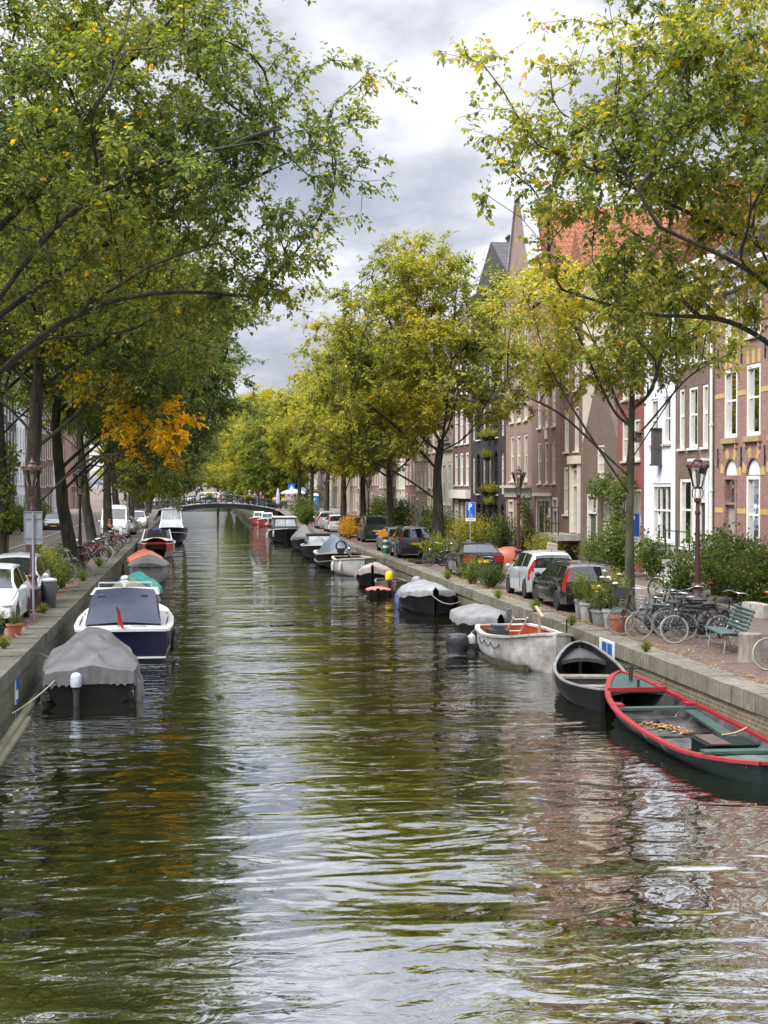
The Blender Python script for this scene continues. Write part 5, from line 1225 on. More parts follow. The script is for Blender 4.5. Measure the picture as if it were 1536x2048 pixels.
    for w in wy:
        for sg in (-1,1):
            if wheel_key not in KIDS:
                a = MB(); a.lathe([(wr*.62,-.10),(wr*.92,-.105),(wr,-.075),(wr,.075),(wr*.92,.105),(wr*.62,.10)],24,axis='x')
                c = MB(); c.lathe([(.0,.03),(wr*.62,.035),(wr*.64,.085),(wr*.60,.09),(wr*.56,.05)],20,axis='x')
                for k in range(5):
                    an = 2*pi*k/5; c.box(.07,cos(an)*wr*.33,sin(an)*wr*.33,.03,wr*.52,.065,rx=an)
                c.lathe([(.0,.09),(.05,.085),(.06,.05)],10,axis='x')
                KIDS[wheel_key] = (a.mesh('wheel',40), c.mesh('rim',30))
            wo = obj('wheel', KIDS[wheel_key][0], TYRE, t, (sg*(Wd/2-.105),w,wr)); wo.rotation_euler.z = 0 if sg > 0 else pi
            obj('rim', KIDS[wheel_key][1], RIM, wo)
    return t
EST_T = [(-2.26,.45),(-2.25,.80),(-2.23,.97),(-2.02,1.36),(-1.85,1.43),(-1.2,1.455),(-.3,1.455),(.2,1.42),(.95,.98),(1.25,.93),(1.9,.81),(2.18,.66),(2.25,.42)]
EST_B = [(-2.26,.43),(-2.25,.78),(-2.23,.94),(-2.0,.955),(-.1,.92),(.95,.88),(1.25,.84),(1.9,.72),(2.18,.58),(2.25,.40)]
GC = 'cars parked along the right quay'; GCL = 'cars parked along the left quay'
P_BLK = paint('black_car_paint', (.004,.005,.005)); P_SIL = paint('silver_car_paint', (.48,.50,.53), .35); P_WHT = paint('white_car_paint', (.68,.70,.72)); P_DGR = paint('graphite_car_paint', (.035,.037,.042), .3); P_SGR = paint('grey_blue_car_paint', (.20,.23,.26), .4); P_RED = paint('red_car_paint', (.36,.02,.025)); P_DRK = paint('dark_green_car_paint', (.02,.03,.03))
make_car('black estate car with tall red tail lamps beside the potted plants', 'car', P_BLK, (11.83,44.25,0), 0, 4.5, 1.77, EST_T, EST_B, tail=(-2.235,-2.0,.62,1.40,.2), rear_glass=(-2.225,-2.02), rails=True, group=GC, roofw=.74)
MPV_T = [(-1.93,.45),(-1.92,.85),(-1.90,1.0),(-1.66,1.45),(-1.45,1.545),(-.7,1.60),(0,1.58),(.3,1.53),(1.2,.99),(1.4,.92),(1.75,.78),(1.9,.60),(1.93,.42)]
MPV_B = [(-1.93,.43),(-1.92,.80),(-1.90,.96),(-1.6,1.02),(-.1,.95),(1.2,.90),(1.4,.84),(1.75,.70),(1.9,.54),(1.93,.40)]
make_car('silver compact hatchback in front of the black estate car', 'car', P_SIL, (11.93,48.9,0), 0, 3.85, 1.76, MPV_T, MPV_B, rear_glass=(-1.87,-1.6), front_glass=(.34,1.18), sides=((-1.45,-.62),(-.54,.85)), tail=(-1.91,-1.70,.78,1.25,.2), wr=.30, wy=(-1.22,1.28), group=GC, roofw=.72)
SED_T = [(-2.29,.45),(-2.28,.85),(-2.24,1.0),(-1.75,1.05),(-1.1,1.36),(-.8,1.42),(-.2,1.435),(.25,1.40),(1.05,.98),(1.3,.93),(1.95,.81),(2.22,.65),(2.29,.42)]
SED_B = [(-2.29,.43),(-2.28,.82),(-2.24,.96),(-1.75,.985),(-.1,.93),(1.05,.89),(1.3,.85),(1.95,.72),(2.22,.58),(2.29,.40)]
make_car('black saloon car with square red tail lamps and a yellow plate', 'car', P_BLK, (11.8,60.4,0), 0, 4.58, 1.80, SED_T, SED_B, rear_glass=(-1.72,-1.12), front_glass=(.3,1.03), sides=((-1.05,-.25),(-.17,.80)), tail=(-2.25,-2.1,.70,.95,.26), lamp='box', group=GC, roofw=.70)
SUV_T = [(-2.2,.5),(-2.19,.9),(-2.17,1.05),(-1.92,1.55),(-1.7,1.62),(-1,1.65),(-.2,1.65),(.3,1.6),(1.05,1.12),(1.3,1.07),(1.9,.97),(2.15,.8),(2.2,.5)]
SUV_B = [(-2.2,.48),(-2.19,.86),(-2.17,1.02),(-1.9,1.08),(-.1,1.05),(1.05,1.03),(1.3,1.0),(1.9,.88),(2.15,.72),(2.2,.48)]
suv = make_car('graphite sport utility car before the thick trunk', 'car', P_DGR, (11.65,77.2,0), 0, 4.4, 1.84, SUV_T, SUV_B, rear_glass=(-2.14,-1.92), front_glass=(.36,1.03), sides=((-1.75,-1.15),(-1.07,-.14),(-.06,.8)), tail=(-2.17,-1.95,.92,1.2,.2), wr=.345, rails=True, group=GC, roofw=.76)
make_car('blue grey estate car beyond the graphite one', 'car', P_SGR, (11.75,83.7,0), 0, 4.6, 1.8, EST_T, EST_B, tail=(-2.235,-2.0,.66,1.05,.2), rear_glass=(-2.225,-2.02), group=GC, roofw=.75)
make_car('dark boxy off road car with a pale rear window', 'car', P_DRK, (12.35,99.2,0), 0, 4.4, 1.84, [(a,b*1.10) for a,b in SUV_T], SUV_B, rear_glass=(-2.14,-1.92), front_glass=(.36,1.03), sides=((-1.75,-1.15),(-1.07,-.14),(-.06,.8)), tail=(-2.17,-1.95,.85,1.1,.2), wr=.36, rails=True, group=GC, roofw=.84)
make_car('red hatchback beside the leaning tree trunk', 'car', P_RED, (12.0,108.5,0), 0, 3.85, 1.72, MPV_T, MPV_B, rear_glass=(-1.87,-1.6), front_glass=(.34,1.18), sides=((-1.45,-.62),(-.54,.85)), tail=(-1.91,-1.70,.78,1.2,.2), wr=.30, wy=(-1.22,1.28), group=GC, roofw=.72)
far_car = make_car('white estate car parked farthest but one on the right quay', 'car', P_WHT, (12.0,121.5,0), 0, 4.5, 1.77, EST_T, EST_B, tail=(-2.235,-2.0,.66,1.2,.2), rear_glass=(-2.225,-2.02), group=GC, roofw=.75)
make_car('pale grey car parked farthest on the right quay', 'car', P_SIL, (12.0,131,0), 0, 3.85, 1.76, MPV_T, MPV_B, rear_glass=(-1.87,-1.6), front_glass=(.34,1.18), sides=((-1.45,-.62),(-.54,.85)), tail=(-1.91,-1.70,.78,1.25,.2), wr=.30, wy=(-1.22,1.28), group=GC)
# left quay: noses towards the camera
make_car('white hatchback at the left edge, nose towards the camera', 'car', P_WHT, (-5.50,41.35,0), pi, 3.85, 1.72, MPV_T, MPV_B, rear_glass=(-1.87,-1.6), front_glass=(.34,1.18), sides=((-1.45,-.62),(-.54,.85)), tail=(-1.91,-1.70,.78,1.25,.2), wr=.30, wy=(-1.22,1.28), group=GCL)
make_car('silver people carrier directly behind the white hatchback', 'car', P_SIL, (-5.42,46.5,0), pi, 4.0, 1.74, [(a*1.03,b*1.04) for a,b in MPV_T], [(a*1.03,b*1.02) for a,b in MPV_B], rear_glass=(-1.92,-1.65), front_glass=(.36,1.2), sides=((-1.5,-.62),(-.54,.88)), tail=(-1.95,-1.75,.8,1.25,.2), wr=.31, wy=(-1.25,1.32), group=GCL)
make_car('black car across the left street with bright headlamps', 'car', P_BLK, (-11.9,128,0), R_(186), 4.5, 1.8, EST_T, EST_B, rear_glass=(-2.225,-2.02), group=GCL)
make_car('dark car at the far end of the left quay by the bridge', 'car', P_DGR, (-5.2,143,0), pi, 4.4, 1.84, SUV_T, SUV_B, rear_glass=(-2.14,-1.92), front_glass=(.36,1.03), sides=((-1.75,-1.15),(-1.07,-.14),(-.06,.8)), wr=.345, group=GCL)
make_car('small white car short of the bridge on the left quay', 'car', P_WHT, (-4.9,134,0), pi, 3.85, 1.72, MPV_T, MPV_B, rear_glass=(-1.87,-1.6), front_glass=(.34,1.18), sides=((-1.45,-.62),(-.54,.85)), wr=.30, wy=(-1.22,1.28), group=GCL)
VAN_T = [(-2.6,.5),(-2.59,1.0),(-2.56,1.7),(-2.5,2.3),(-2.3,2.42),(0,2.45),(.9,2.4),(1.3,2.2),(1.95,1.35),(2.2,1.2),(2.5,1.0),(2.6,.6)]
VAN_B = [(-2.6,.48),(-2.59,.98),(-2.5,1.2),(0,1.25),(1.3,1.2),(1.95,1.15),(2.2,1.05),(2.5,.85),(2.6,.5)]
make_car('white delivery van behind the woman on the left quay', 'van', P_WHT, (-5.6,108.5,0), pi, 5.2, 1.98, VAN_T, VAN_B, rear_glass=(-2.58,-2.52), front_glass=(1.32,1.92), sides=((.75,1.55),), wr=.34, wy=(-1.6,1.6), roofw=.9, group=GCL)
make_car('silver car partly hidden by the handlebars beside the white van', 'car', P_SGR, (-5.3,117,0), pi, 4.5, 1.77, EST_T, EST_B, rear_glass=(-2.225,-2.02), group=GCL)

# --- bicycles ---------------------------------------------------------------------
WT = M('cream_tyre', (.33,.315,.275), .8, var=.12); GT = M('grey_tyre', (.20,.195,.185), .85, var=.15)
def bike_meshes():
    wr = .345; K = {}
    m = MB(); m.torus((0,0,0),wr-.02,.022,32,8); K['wheel'] = m.mesh('wheel',60)
    m = MB(); m.torus((0,0,0),wr-.048,.013,32,6); 
    for k in range(18):
        a = 2*pi*k/18; m.tube([(.03*(1 if k%2 else -1),0,0),(0,cos(a)*(wr-.05),sin(a)*(wr-.05))],.0032,3,False)
    m.tube([(-.05,0,0),(.05,0,0)],.025,8); K['rim'] = m.mesh('rim',60)
    # diamond frame (rear wheel at y=-.53, front wheel at y=.55, axle height .345)
    bb=(0,-.10,.30); st=(0,-.27,.86); ht=(0,.33,.90); hb=(0,.385,.72); ra=(0,-.53,wr)
    m = MB()
    for a,b,r in ((st,bb,.018),(hb,bb,.02),(st,ht,.018)): m.tube([a,b],r,7)
    for x in (-.055,.055): m.tube([(x*.4,bb[1],bb[2]),(x,ra[1],ra[2]),(x*.3,st[1]+.02,st[2]-.08)],.011,6)
    m.tube([(0,.31,.96),(0,.395,.68)],.024,8); K['frame_m'] = m.mesh('frame',40)
    m = MB(); 
    m.tube([(0,-.27,.80),bb],.018,7); m.tube([hb,(0,.25,.50),(0,.05,.36),bb],.022,8); m.tube([(0,.34,.84),(0,.2,.60),(0,-.05,.47),(0,-.2,.56)],.015,6)
    for x in (-.055,.055): m.tube([(x*.4,bb[1],bb[2]),(x,ra[1],ra[2]),(x*.3,-.25,.72)],.011,6)
    m.tube([(0,.31,.96),(0,.395,.68)],.024,8); K['frame_f'] = m.mesh('frame',40)
    m = MB()
    for x in (-.055,.055): m.tube([(x*.6,.395,.69),(x,.43,.55),(x,.55,wr)],.011,6)
    m.tube([(-.035,.395,.69),(.035,.395,.69)],.016,6); K['fork'] = m.mesh('fork',50)
    m = MB(); m.tube([(0,.32,.94),(0,.30,1.08)],.014,6); m.tube([(-.30,.02,1.10),(-.29,.18,1.12),(-.2,.30,1.12),(0,.32,1.09),(.2,.30,1.12),(.29,.18,1.12),(.30,.02,1.10)],.012,6); K['handlebar'] = m.mesh('handlebar',50)
    m = MB(); m.tube([(0,-.27,.80),(0,-.295,.95)],.014,6); m.loft([[(x*w,y,.95+z) for x,z in ((-1,0),(-.7,.05),(0,.065),(.7,.05),(1,0),(0,-.03))] for y,w in ((-.45,.05),(-.42,.10),(-.32,.11),(-.2,.05),(-.14,.025))],True,True,True); K['saddle'] = m.mesh('saddle',50)
    m = MB()
    for cy_,a0,a1 in ((-.53,20,200),(.55,60,190)):
        pts = [(0,cy_+cos(R_(a))*(wr+.035),wr+sin(R_(a))*(wr+.035)) for a in np.linspace(a0,a1,12)]
        m.loft([[(x,p[1],p[2]+dz) for x,dz in ((-.03,-.012),(0,.006),(.03,-.012))] for p in pts],False)
    K['mudguard'] = m.mesh('mudguard',60)
    m = MB(); m.box(0,-.62,.745,.13,.42,.015); 
    for x in (-.06,.06): m.tube([(x,-.53,wr),(x,-.72,.74)],.007,5); m.tube([(x,-.43,.745),(x*.4,-.28,.72)],.007,5)
    K['carrier'] = m.mesh('carrier',30)
    m = MB(); m.loft([[(.06+dx,y,z) for y,z in ((-.60,wr-.05),(-.60,wr+.06),(-.10,.40),(.0,.36),(.0,.24),(-.10,.21))] for dx in (0,.03)],True,True,True)
    m.tube([(.12,-.1,.30),(.12,.0,.16)],.01,5); m.box(.17,.0,.16,.09,.05,.025); m.tube([(-.06,-.1,.30),(-.06,-.2,.44)],.01,5); m.box(-.11,-.2,.44,.09,.05,.025); K['chain_guard'] = m.mesh('chain_guard',30)
    m = MB(); m.lathe([(.0,.0),(.04,.01),(.05,.06),(.045,.08),(0,.085)],10,(0,.46,.80),'y'); K['headlamp'] = m.mesh('headlamp',50)
    m = MB(); 
    def bx(x0,x1,y0,y1,z0,z1): m.b2(x0,x1,y0,y1,z0,z1)
    bx(-.2,.2,.40,.72,.88,.895); bx(-.2,-.185,.40,.72,.895,1.12); bx(.185,.2,.40,.72,.895,1.12); bx(-.185,.185,.40,.415,.895,1.12); bx(-.185,.185,.705,.72,.895,1.12); K['crate'] = m.mesh('crate')
    m = MB()
    for k in range(14):
        a = 2*pi*k/14; m.tube([(.14*cos(a),.52+.12*sin(a),.84),(.18*cos(a),.52+.15*sin(a),1.08)],.005,4)
    for z,r in ((.84,.14),(.92,.155),(1.0,.17),(1.08,.18)): m.tube([(r*cos(2*pi*k/16),.52+r*.85*sin(2*pi*k/16),z) for k in range(16)],.005,4,closed=True)
    K['basket'] = m.mesh('basket')
    return K
BK = bike_meshes()
SADDLE = M('black_saddle', (.018,.017,.017), .5); CHR = M('chrome', (.34,.345,.35), .28, 1, var=.2, vs=9)
BIKEC = {'black':M('bike_black',(.013,.013,.015),.35,var=.2),'teal':M('bike_pale_teal',(.12,.18,.19),.35,var=.1),'white':M('bike_white',(.6,.6,.58),.4),'green':M('bike_green',(.03,.14,.09),.4),'red':M('bike_red',(.32,.03,.03),.4),'brown':M('bike_maroon',(.10,.03,.03),.4),'grey':M('bike_grey',(.22,.22,.23),.4,.3),'blue':M('bike_blue',(.05,.11,.24),.4)}
PLASTIC = M('black_plastic',(.02,.02,.02),.6)
def bike(loc, rz, col, label, group, style='m', tyre=TYRE, lean=4, front=None, small=False, sc=1, steer=0, hb=None):
    t = thing('bicycle', label, 'bicycle', loc, rz, group); t.rotation_euler = (0,R_(lean),rz); t.scale = (sc,sc,sc)
    c = BIKEC[col]
    for y in (-.53,.55):
        w = obj('wheel', BK['wheel'], tyre, t, (0,y,.345)); obj('rim', BK['rim'], CHR, w)
    obj('frame', BK['frame_'+style], c, t); obj('fork', BK['fork'], c, t); obj('handlebar', BK['handlebar'], hb or CHR, t); obj('saddle', BK['saddle'], SADDLE, t); obj('mudguard', BK['mudguard'], c, t)
    if small: return t
    obj('carrier', BK['carrier'], PLASTIC, t); obj('chain_guard', BK['chain_guard'], PLASTIC, t); obj('headlamp', BK['headlamp'], CHR, t)
    if front: obj(front, BK[front], PLASTIC if front == 'crate' else CHR, t)
    return t
GK = 'bicycles parked by the bench on the right quay'; GKL = 'bicycles parked on the left quay'; GKB = 'bicycles leaning on the bridge railing'; GKF = 'bicycles parked farther down the right quay'
# heading: +y local is the front; rz=-90deg faces +x (the street), 90deg faces the canal
bike((11.3,35.35,0), R_(78), 'black', 'black bicycle carrying a big black crate over its front wheel', GK, 'f', GT, 6, 'crate', sc=1.06)
bike((11.37,34.2,0), R_(80), 'teal', 'pale teal bicycle with cream tyres and a wire basket', GK, 'm', WT, -6, 'basket', hb=CHR)
bike((11.95,35.5,0), R_(80), 'grey', 'grey bicycle in the thick of the cluster behind the teal one', GK, 'f', GT, -5)
bike((11.97,33.3,0), R_(80), 'black', 'black bicycle with cream tyres right before the bench', GK, 'm', WT, 7)
bike((12.45,36.4,0), R_(100), 'black', 'black bicycle with a red seat cover beside the lamp post', GK, 'f', TYRE, -6)
bike((13.15,36.3,0), R_(20), 'brown', 'maroon bicycle leaning behind the lamp post', GK, 'm', TYRE, -10)
bike((12.2,34.6,0), R_(70), 'black', 'black bicycle with a bare frame wedged between the teal one and the bench', GK, 'f', GT, 6)
bike((12.3,35.6,0), R_(95), 'black', 'black bicycle behind the crate bicycle', GK, 'm', TYRE, -7)
bike((13.3,34.8,0), R_(-40), 'black', 'black bicycle behind the bench back', GK, 'm', TYRE, 8)
bike((12.2,28.1,0), R_(78), 'black', 'black bicycle with cream tyres at the right edge beyond the stump', GK, 'f', WT, 5)
bike((12.25,27.1,0), R_(72), 'white', 'white bicycle cut off by the right edge', GK, 'm', WT, -4)
bike((11.0,53.9,0), R_(20), 'black', 'lone black bicycle between the silver hatchback and the weeds', GKF, 'f', GT, 6)
bike((15.7,46.5,0), R_(35), 'white', 'white framed bicycle by the umber house door', GKF, 'm', TYRE, 8)
bike((11.55,67.4,0), R_(60), 'black', 'black bicycle before the grassy tree pit', GKF, 'f', TYRE, 6); bike((12.3,68.0,0), R_(110), 'grey', 'grey bicycle beside the grassy tree pit', GKF, 'm', TYRE, -6); bike((13.4,70.5,0), R_(15), 'black', 'black bicycle leaning behind the thick trunk', GKF, 'm', TYRE, 9)
# left cluster
rr = random.Random(8); cols = ['green','grey','black','white','black','teal','black','brown','grey','black','red','black','grey','black']
desc = ['green bicycle in the shrub nearest the grey sign','silver grey bicycle tangled beside the green one','black bicycle in the middle of the left rack','white framed bicycle of the left rack','black bicycle beside the white framed one','pale teal bicycle of the left rack','black bicycle behind the pale teal one','maroon bicycle before the seated woman','grey bicycle left of the maroon one','black bicycle with grey tyres nearest the quay edge','red bicycle at the end of the left rack','black bicycle beside the red one','grey bicycle close to the seated woman','black bicycle at the woman\'s feet']
for k in range(14):
    y = 57+k*2.05 if k < 9 else 71+(k-9)*2.6; x = -5.6+rr.uniform(-.25,.3) if k < 9 else -4.95+rr.uniform(-.15,.15)
    bike((x,y,0), R_(-75+rr.uniform(-22,22)), cols[k], desc[k], GKL, 'mf'[k%2], (TYRE,GT,TYRE,WT)[k%4], rr.uniform(-8,8))
for k in range(6):
    bike((-4.9+rr.uniform(-.3,.2),120+k*4.2,0), R_(-70+rr.uniform(-25,25)), cols[(k*3)%14], ['black bicycle past the white van on the left quay','white bicycle past the white van on the left quay','black bicycle below the last left lamp','grey bicycle in the far left cluster','maroon bicycle in the far left cluster','last bicycle before the bridge on the left quay'][k], GKL, 'mf'[k%2], GT, rr.uniform(-8,8), small=True)

more = ['green bicycle deep in the left shrubs','black bicycle half under the left shrubs','grey bicycle next to the leaning left trunk','black bicycle behind the leaning left trunk','white bicycle leaning on the slender left trunk','black bicycle parked across the left kerb','teal bicycle parked across the left kerb','black bicycle by the last left tree before the van','grey bicycle by the last left tree before the van','red bicycle by the last left tree before the van','black bicycle on the coping side of the white van','grey bicycle on the coping side of the white van']
mc = ['green','black','grey','black','white','black','teal','black','grey','red','black','grey']
for k in range(12):
    y = 55.5+k*1.9 if k < 7 else 84+(k-7)*3.2
    bike((-6.15+rr.uniform(-.3,.35) if k < 7 else -4.85+rr.uniform(-.2,.2),y,0), R_(-80+rr.uniform(-40,40)), mc[k], more[k], GKL, 'mf'[k%2], (TYRE,GT,TYRE)[k%3], rr.uniform(-10,10), small=k > 6)
# ---------------------------------------------------------------- street furniture, plants, bridge, people
LAMPM = M('maroon_lamp_paint', (.060,.022,.020), .4, var=.2, vs=6)
LGL = glass('lantern_glass', (.9,.9,.88), 1.5)
def lamp_post(loc, label):
    t = thing('street_lamp', label, 'street lamp', loc, 0, 'crown lanterns on tall posts')
    m = MB(); m.lathe([(.25,0),(.26,.08),(.20,.12),(.20,.62),(.24,.66),(.24,.72),(.15,.80),(.13,1.02),(.17,1.05),(.17,1.10),(.085,1.16),(.075,1.6),(.06,2.6),(.055,3.0),(.075,3.02),(.075,3.08),(.055,3.12),(.05,3.32),(.10,3.36),(.10,3.42),(.04,3.46)],16); m.build('post', LAMPM, t, 45)
    h = MB(); 
    for k in range(4):
        a = pi/4+k*pi/2; c, s = cos(a), sin(a)
        h.tube([(.05*c,.05*s,3.40),(.15*c,.15*s,3.50),(.16*c,.16*s,3.62),(.12*c,.12*s,3.72)],.014,6)
    h.lathe([(.12,3.70),(.125,3.74),(.10,3.76)],12); h.build('bracket', LAMPM, t, 45)
    g = MB(); n = 6; g.loft([[(.125*cos(2*pi*k/n),.125*sin(2*pi*k/n),3.76) for k in range(n)],[(.27*cos(2*pi*k/n),.27*sin(2*pi*k/n),4.26) for k in range(n)]],True); la = g.build('lantern', LGL, t)
    m = MB()
    for k in range(n):
        a = 2*pi*k/n; m.tube([(.127*cos(a),.127*sin(a),3.75),(.275*cos(a),.275*sin(a),4.27)],.011,5)
    m.tube([(.275*cos(2*pi*k/n),.275*sin(2*pi*k/n),4.27) for k in range(n)],.02,5,closed=True); m.build('frame', LAMPM, la)
    m = MB(); m.lathe([(.31,4.26),(.30,4.31),(.16,4.36),(.12,4.44),(.13,4.47),(.05,4.52),(.03,4.58),(.012,4.68)],12)
    for k in range(12):
        a = 2*pi*k/12; m.ell((.285*cos(a),.285*sin(a),4.33),(.035,.035,.05),6,4)
    m.build('crown', LAMPM, t, 45)
    m = MB(); m.lathe([(.02,3.76),(.03,3.95),(.055,4.0),(.05,4.12),(.01,4.16)],10); m.build('bulb', M('milky_bulb',(.65,.63,.58),.4), la, 60)
    return t
lamp_post((13.5,37.6,0), 'tall maroon street lamp behind the slatted bench')
lamp_post((13.5,59.2,0), 'maroon street lamp beyond the silver hatchback')
lamp_post((13.6,112,0), 'far right street lamp among the leaning trees'); lamp_post((13.8,150,0), 'farthest right street lamp by the bridge')
lamp_post((-4.72,44.2,0), 'left street lamp rising behind the grey back of the road sign')
lamp_post((-5.0,66.5,0), 'left street lamp beside the leaning trunk'); lamp_post((-5.0,118,0), 'far left street lamp beyond the white van')
GALV = M('galvanised_steel', (.33,.35,.37), .45, .5, var=.12); SIGNB = M('sign_back_grey', (.28,.31,.35), .5, .2, var=.15)
def letter_P(m, y, x0, z0, h, th=.008):   # strokes of a P on a plate facing -y
    w = h*.16; m.box(x0,y,z0+h/2,w,th,h)
    n = 14; r = h*.27; cz = z0+h-r
    rings = [[(x0+w*.2+h*.12+(rr*sin(pi*k/n)),yy,cz+rr*cos(pi*k/n)) for rr,yy in ((r,y-th/2),(r-w,y-th/2),(r-w,y+th/2),(r,y+th/2))] for k in range(n+1)]
    m.loft(rings,True,True,True); m.box(x0+w*.1+h*.06,y,z0+h-w/2,h*.16,th,w); m.box(x0+w*.1+h*.06,y,cz-r+w/2,h*.16,th,w)
def p_sign(loc, label, rz, W=.42, H=.72, zt=3.15, wheel=True, sub=True):
    t = thing('parking_sign', label, 'sign', loc, rz)
    m = MB(); m.tube([(0,.03,0),(0,.03,zt)],.03,10); m.build('pole', GALV, t, 50)
    m = MB(); m.box(0,0,zt-H/2,W,.018,H); p = m.build('plate', BLUE, t)
    m = MB(); e = .014
    for sx in (-1,1): m.box(sx*(W/2-e),-.012,zt-H/2,.012,.006,H-.03)
    for z in (zt-e,zt-H+e): m.box(0,-.012,z,W-.04,.006,.012)
    m.build('border', WHITEP, p)
    m = MB(); letter_P(m,-.014,-.07,zt-H*.52,H*.44); m.build('letter', WHITEP, p)
    if wheel:
        m = MB(); cz = zt-H*.80; n = 18
        m.tube([(.0+.065*cos(2*pi*k/n*.78+2.6),-.014,cz-.02+.065*sin(2*pi*k/n*.78+2.6)) for k in range(n+1)],.009,5)
        m.tube([(-.03,-.014,cz+.12),(-.025,-.014,cz+.04),(.035,-.014,cz+.04),(.07,-.014,cz-.05),(.095,-.014,cz-.045)],.011,5); m.ell((-.03,-.014,cz+.15),(.02,.006,.02)); m.build('wheelchair_symbol', WHITEP, p)
    if sub:
        m = MB(); m.box(0,0,zt-H-.075,W,.016,.13); q = m.build('sub_plate', WHITEP, t)
        m = MB()
        for k,x in enumerate((-.12,-.06,.0,.06,.12)): m.box(x,-.010,zt-H-.075,.035,.004,.05 if k%2 else .04)
        m.build('small_print', M('print_ink',(.04,.05,.09),.6), q)
    return t
p_sign((11.55+1.25,61.8+4.3,0), 'blue disabled parking sign on a pole above the black saloon', R_(-8), .46,.74,3.05)
p_sign((13.47,43.3,0), 'blue parking sign half hidden behind the slim young trunk', R_(4), .46,.74,2.95,False)
t = thing('road_sign', 'grey back of a rectangular road sign on a pole on the left quay', 'sign', (-4.36,41.0,0))
m = MB(); m.tube([(0,0,0),(0,0,3.05)],.032,10); m.build('pole', GALV, t, 50)
m = MB(); m.box(0,.06,2.62,.48,.015,.90); 
for sx in (-.24,.24): m.box(sx,.045,2.62,.015,.03,.90)
for z in (2.17,3.07): m.box(0,.045,z,.48,.03,.015)
p = m.build('plate', SIGNB, t); m = MB(); m.box(0,.04,2.35,.44,.02,.05); m.box(0,.04,2.9,.44,.02,.05); m.build('bracket', GALV, p)
# bin on pole behind left sign
t = thing('litter_bin', 'dark litter bin with a pale rim on the left quay beside the silver carrier', 'bin', (-4.35,45.4,0))
m = MB(); m.lathe([(.16,.0),(.2,.08),(.23,.8),(.22,.86)],14); m.build('bin_body', M('bin_grey',(.06,.065,.07),.5,var=.2), t, 40); m = MB(); m.lathe([(.24,.86),(.25,.90),(.20,.95),(.05,.97)],14); m.build('lid', M('pale_lid',(.35,.36,.37),.5), t, 40)
# bench ------------------------------------------------------------------------
SL = M('green_grey_slats', (.08,.13,.125), .6, var=.25, vs=5, stretch=(6,.3,6), bump=.15)
t = thing('park_bench', 'slatted green grey bench facing the canal', 'bench', (12.25,32.0,0), R_(-8))
for k in range(5):
    m = MB(); m.box(-.34+k*.10,0,.45-.008*k,.08,1.95,.03); m.build('seat_slat', SL, t)
for k in range(6):
    m = MB(); m.box(.17+k*.035,0,.52+k*.085,.03,1.95,.072,ry=R_(-20)); m.build('back_slat', SL, t)
for y in (-.8,.8):
    m = MB(); m.tube([(-.30,y,.0),(-.24,y,.42),(.10,y,.40),(.17,y,.50),(.37,y,1.0)],.02,6); m.tube([(.10,y,.40),(.24,y,0)],.02,6); m.build('leg', GALV, t, 50)
m = MB(); m.tube([(-.36,-.98,.44),(-.36,-1.02,.46),(.1,-1.02,.47),(.1,-.98,.44)],.025,6); m.build('armrest', IRON, t, 50)
# stump, crate of wood, stone blocks
t = thing('tree_stump', 'grey weathered stump serving as a seat next to the bench', 'stump', (11.85,29.75,0)); m = MB(); rg = []
rs = random.Random(2); lob = [rs.uniform(.85,1.12) for _ in range(18)]
for z,s in ((0,1.08),(.1,1.0),(.45,.97),(.60,1.0),(.62,.9)):
    rg.append([(.24*s*lob[j]*cos(2*pi*j/18),.24*s*lob[j]*sin(2*pi*j/18),z) for j in range(18)])
m.loft(rg,True,True,True); m.build('trunk', M('grey_stump',(.24,.22,.18),.95,var=.35,vs=6,stretch=(3,3,.4),bump=.6,bs=12), t, 40)
t = thing('wooden_crate', 'orange brown slatted crate behind the bench end', 'crate', (12.95,30.3,0), R_(8)); WD = M('orange_brown_wood',(.40,.19,.07),.7,var=.3,vs=7)
for k in range(4):
    m = MB(); m.box(0,-.25,.12+k*.16,.62,.025,.12); m.box(0,.25,.12+k*.16,.62,.025,.12); m.box(-.31,0,.12+k*.16,.025,.5,.12); m.box(.31,0,.12+k*.16,.025,.5,.12); m.build('slat', WD, t)
for sx in (-.28,.28):
    for sy in (-.22,.22):
        m = MB(); m.box(sx,sy,.34,.05,.05,.66); m.build('corner_post', WD, t)
# rubbish scraps and fallen leaves along the coping: stuff
def litter(name, label, boxes, n, cols, seed, size=(.03,.06)):
    r = np.random.default_rng(seed); V = []; 
    for (x0,x1,y0,y1,w) in boxes:
        k = int(n*w); p = np.stack([r.uniform(x0,x1,k)+0*r.normal(size=k),r.uniform(y0,y1,k),r.uniform(.036,.05,k)],1); a = r.uniform(0,6.28,k); l = r.uniform(*size,k)
        u = np.stack([np.cos(a),np.sin(a),r.normal(0,.15,k)],1)*l[:,None]; v = np.stack([-np.sin(a),np.cos(a),r.normal(0,.15,k)],1)*l[:,None]*.5
        V.append(np.stack([p-u,p-v,p+u,p+v],1))
    V = np.concatenate(V).reshape(-1,3); m = len(V)//4; c = np.array(cols)[r.integers(0,len(cols),m)]; c = np.repeat(np.concatenate([c,np.ones((m,1))],1),4,0)
    o = obj(name, fast_mesh(name, V, np.arange(m*4).reshape(-1,4), c), LEAF); return tag(o, label, None, None, 'stuff')
litter('fallen_leaves','small brown and yellow fallen leaves strewn along the right coping and paving',[(10.62,10.95,24,60,1),(10.9,13.2,24,42,.9),(13,16,30,70,.6),(10.2,10.6,24,60,.15)],1100,[(.32,.22,.09),(.40,.28,.08),(.22,.13,.06),(.45,.36,.14)],3)
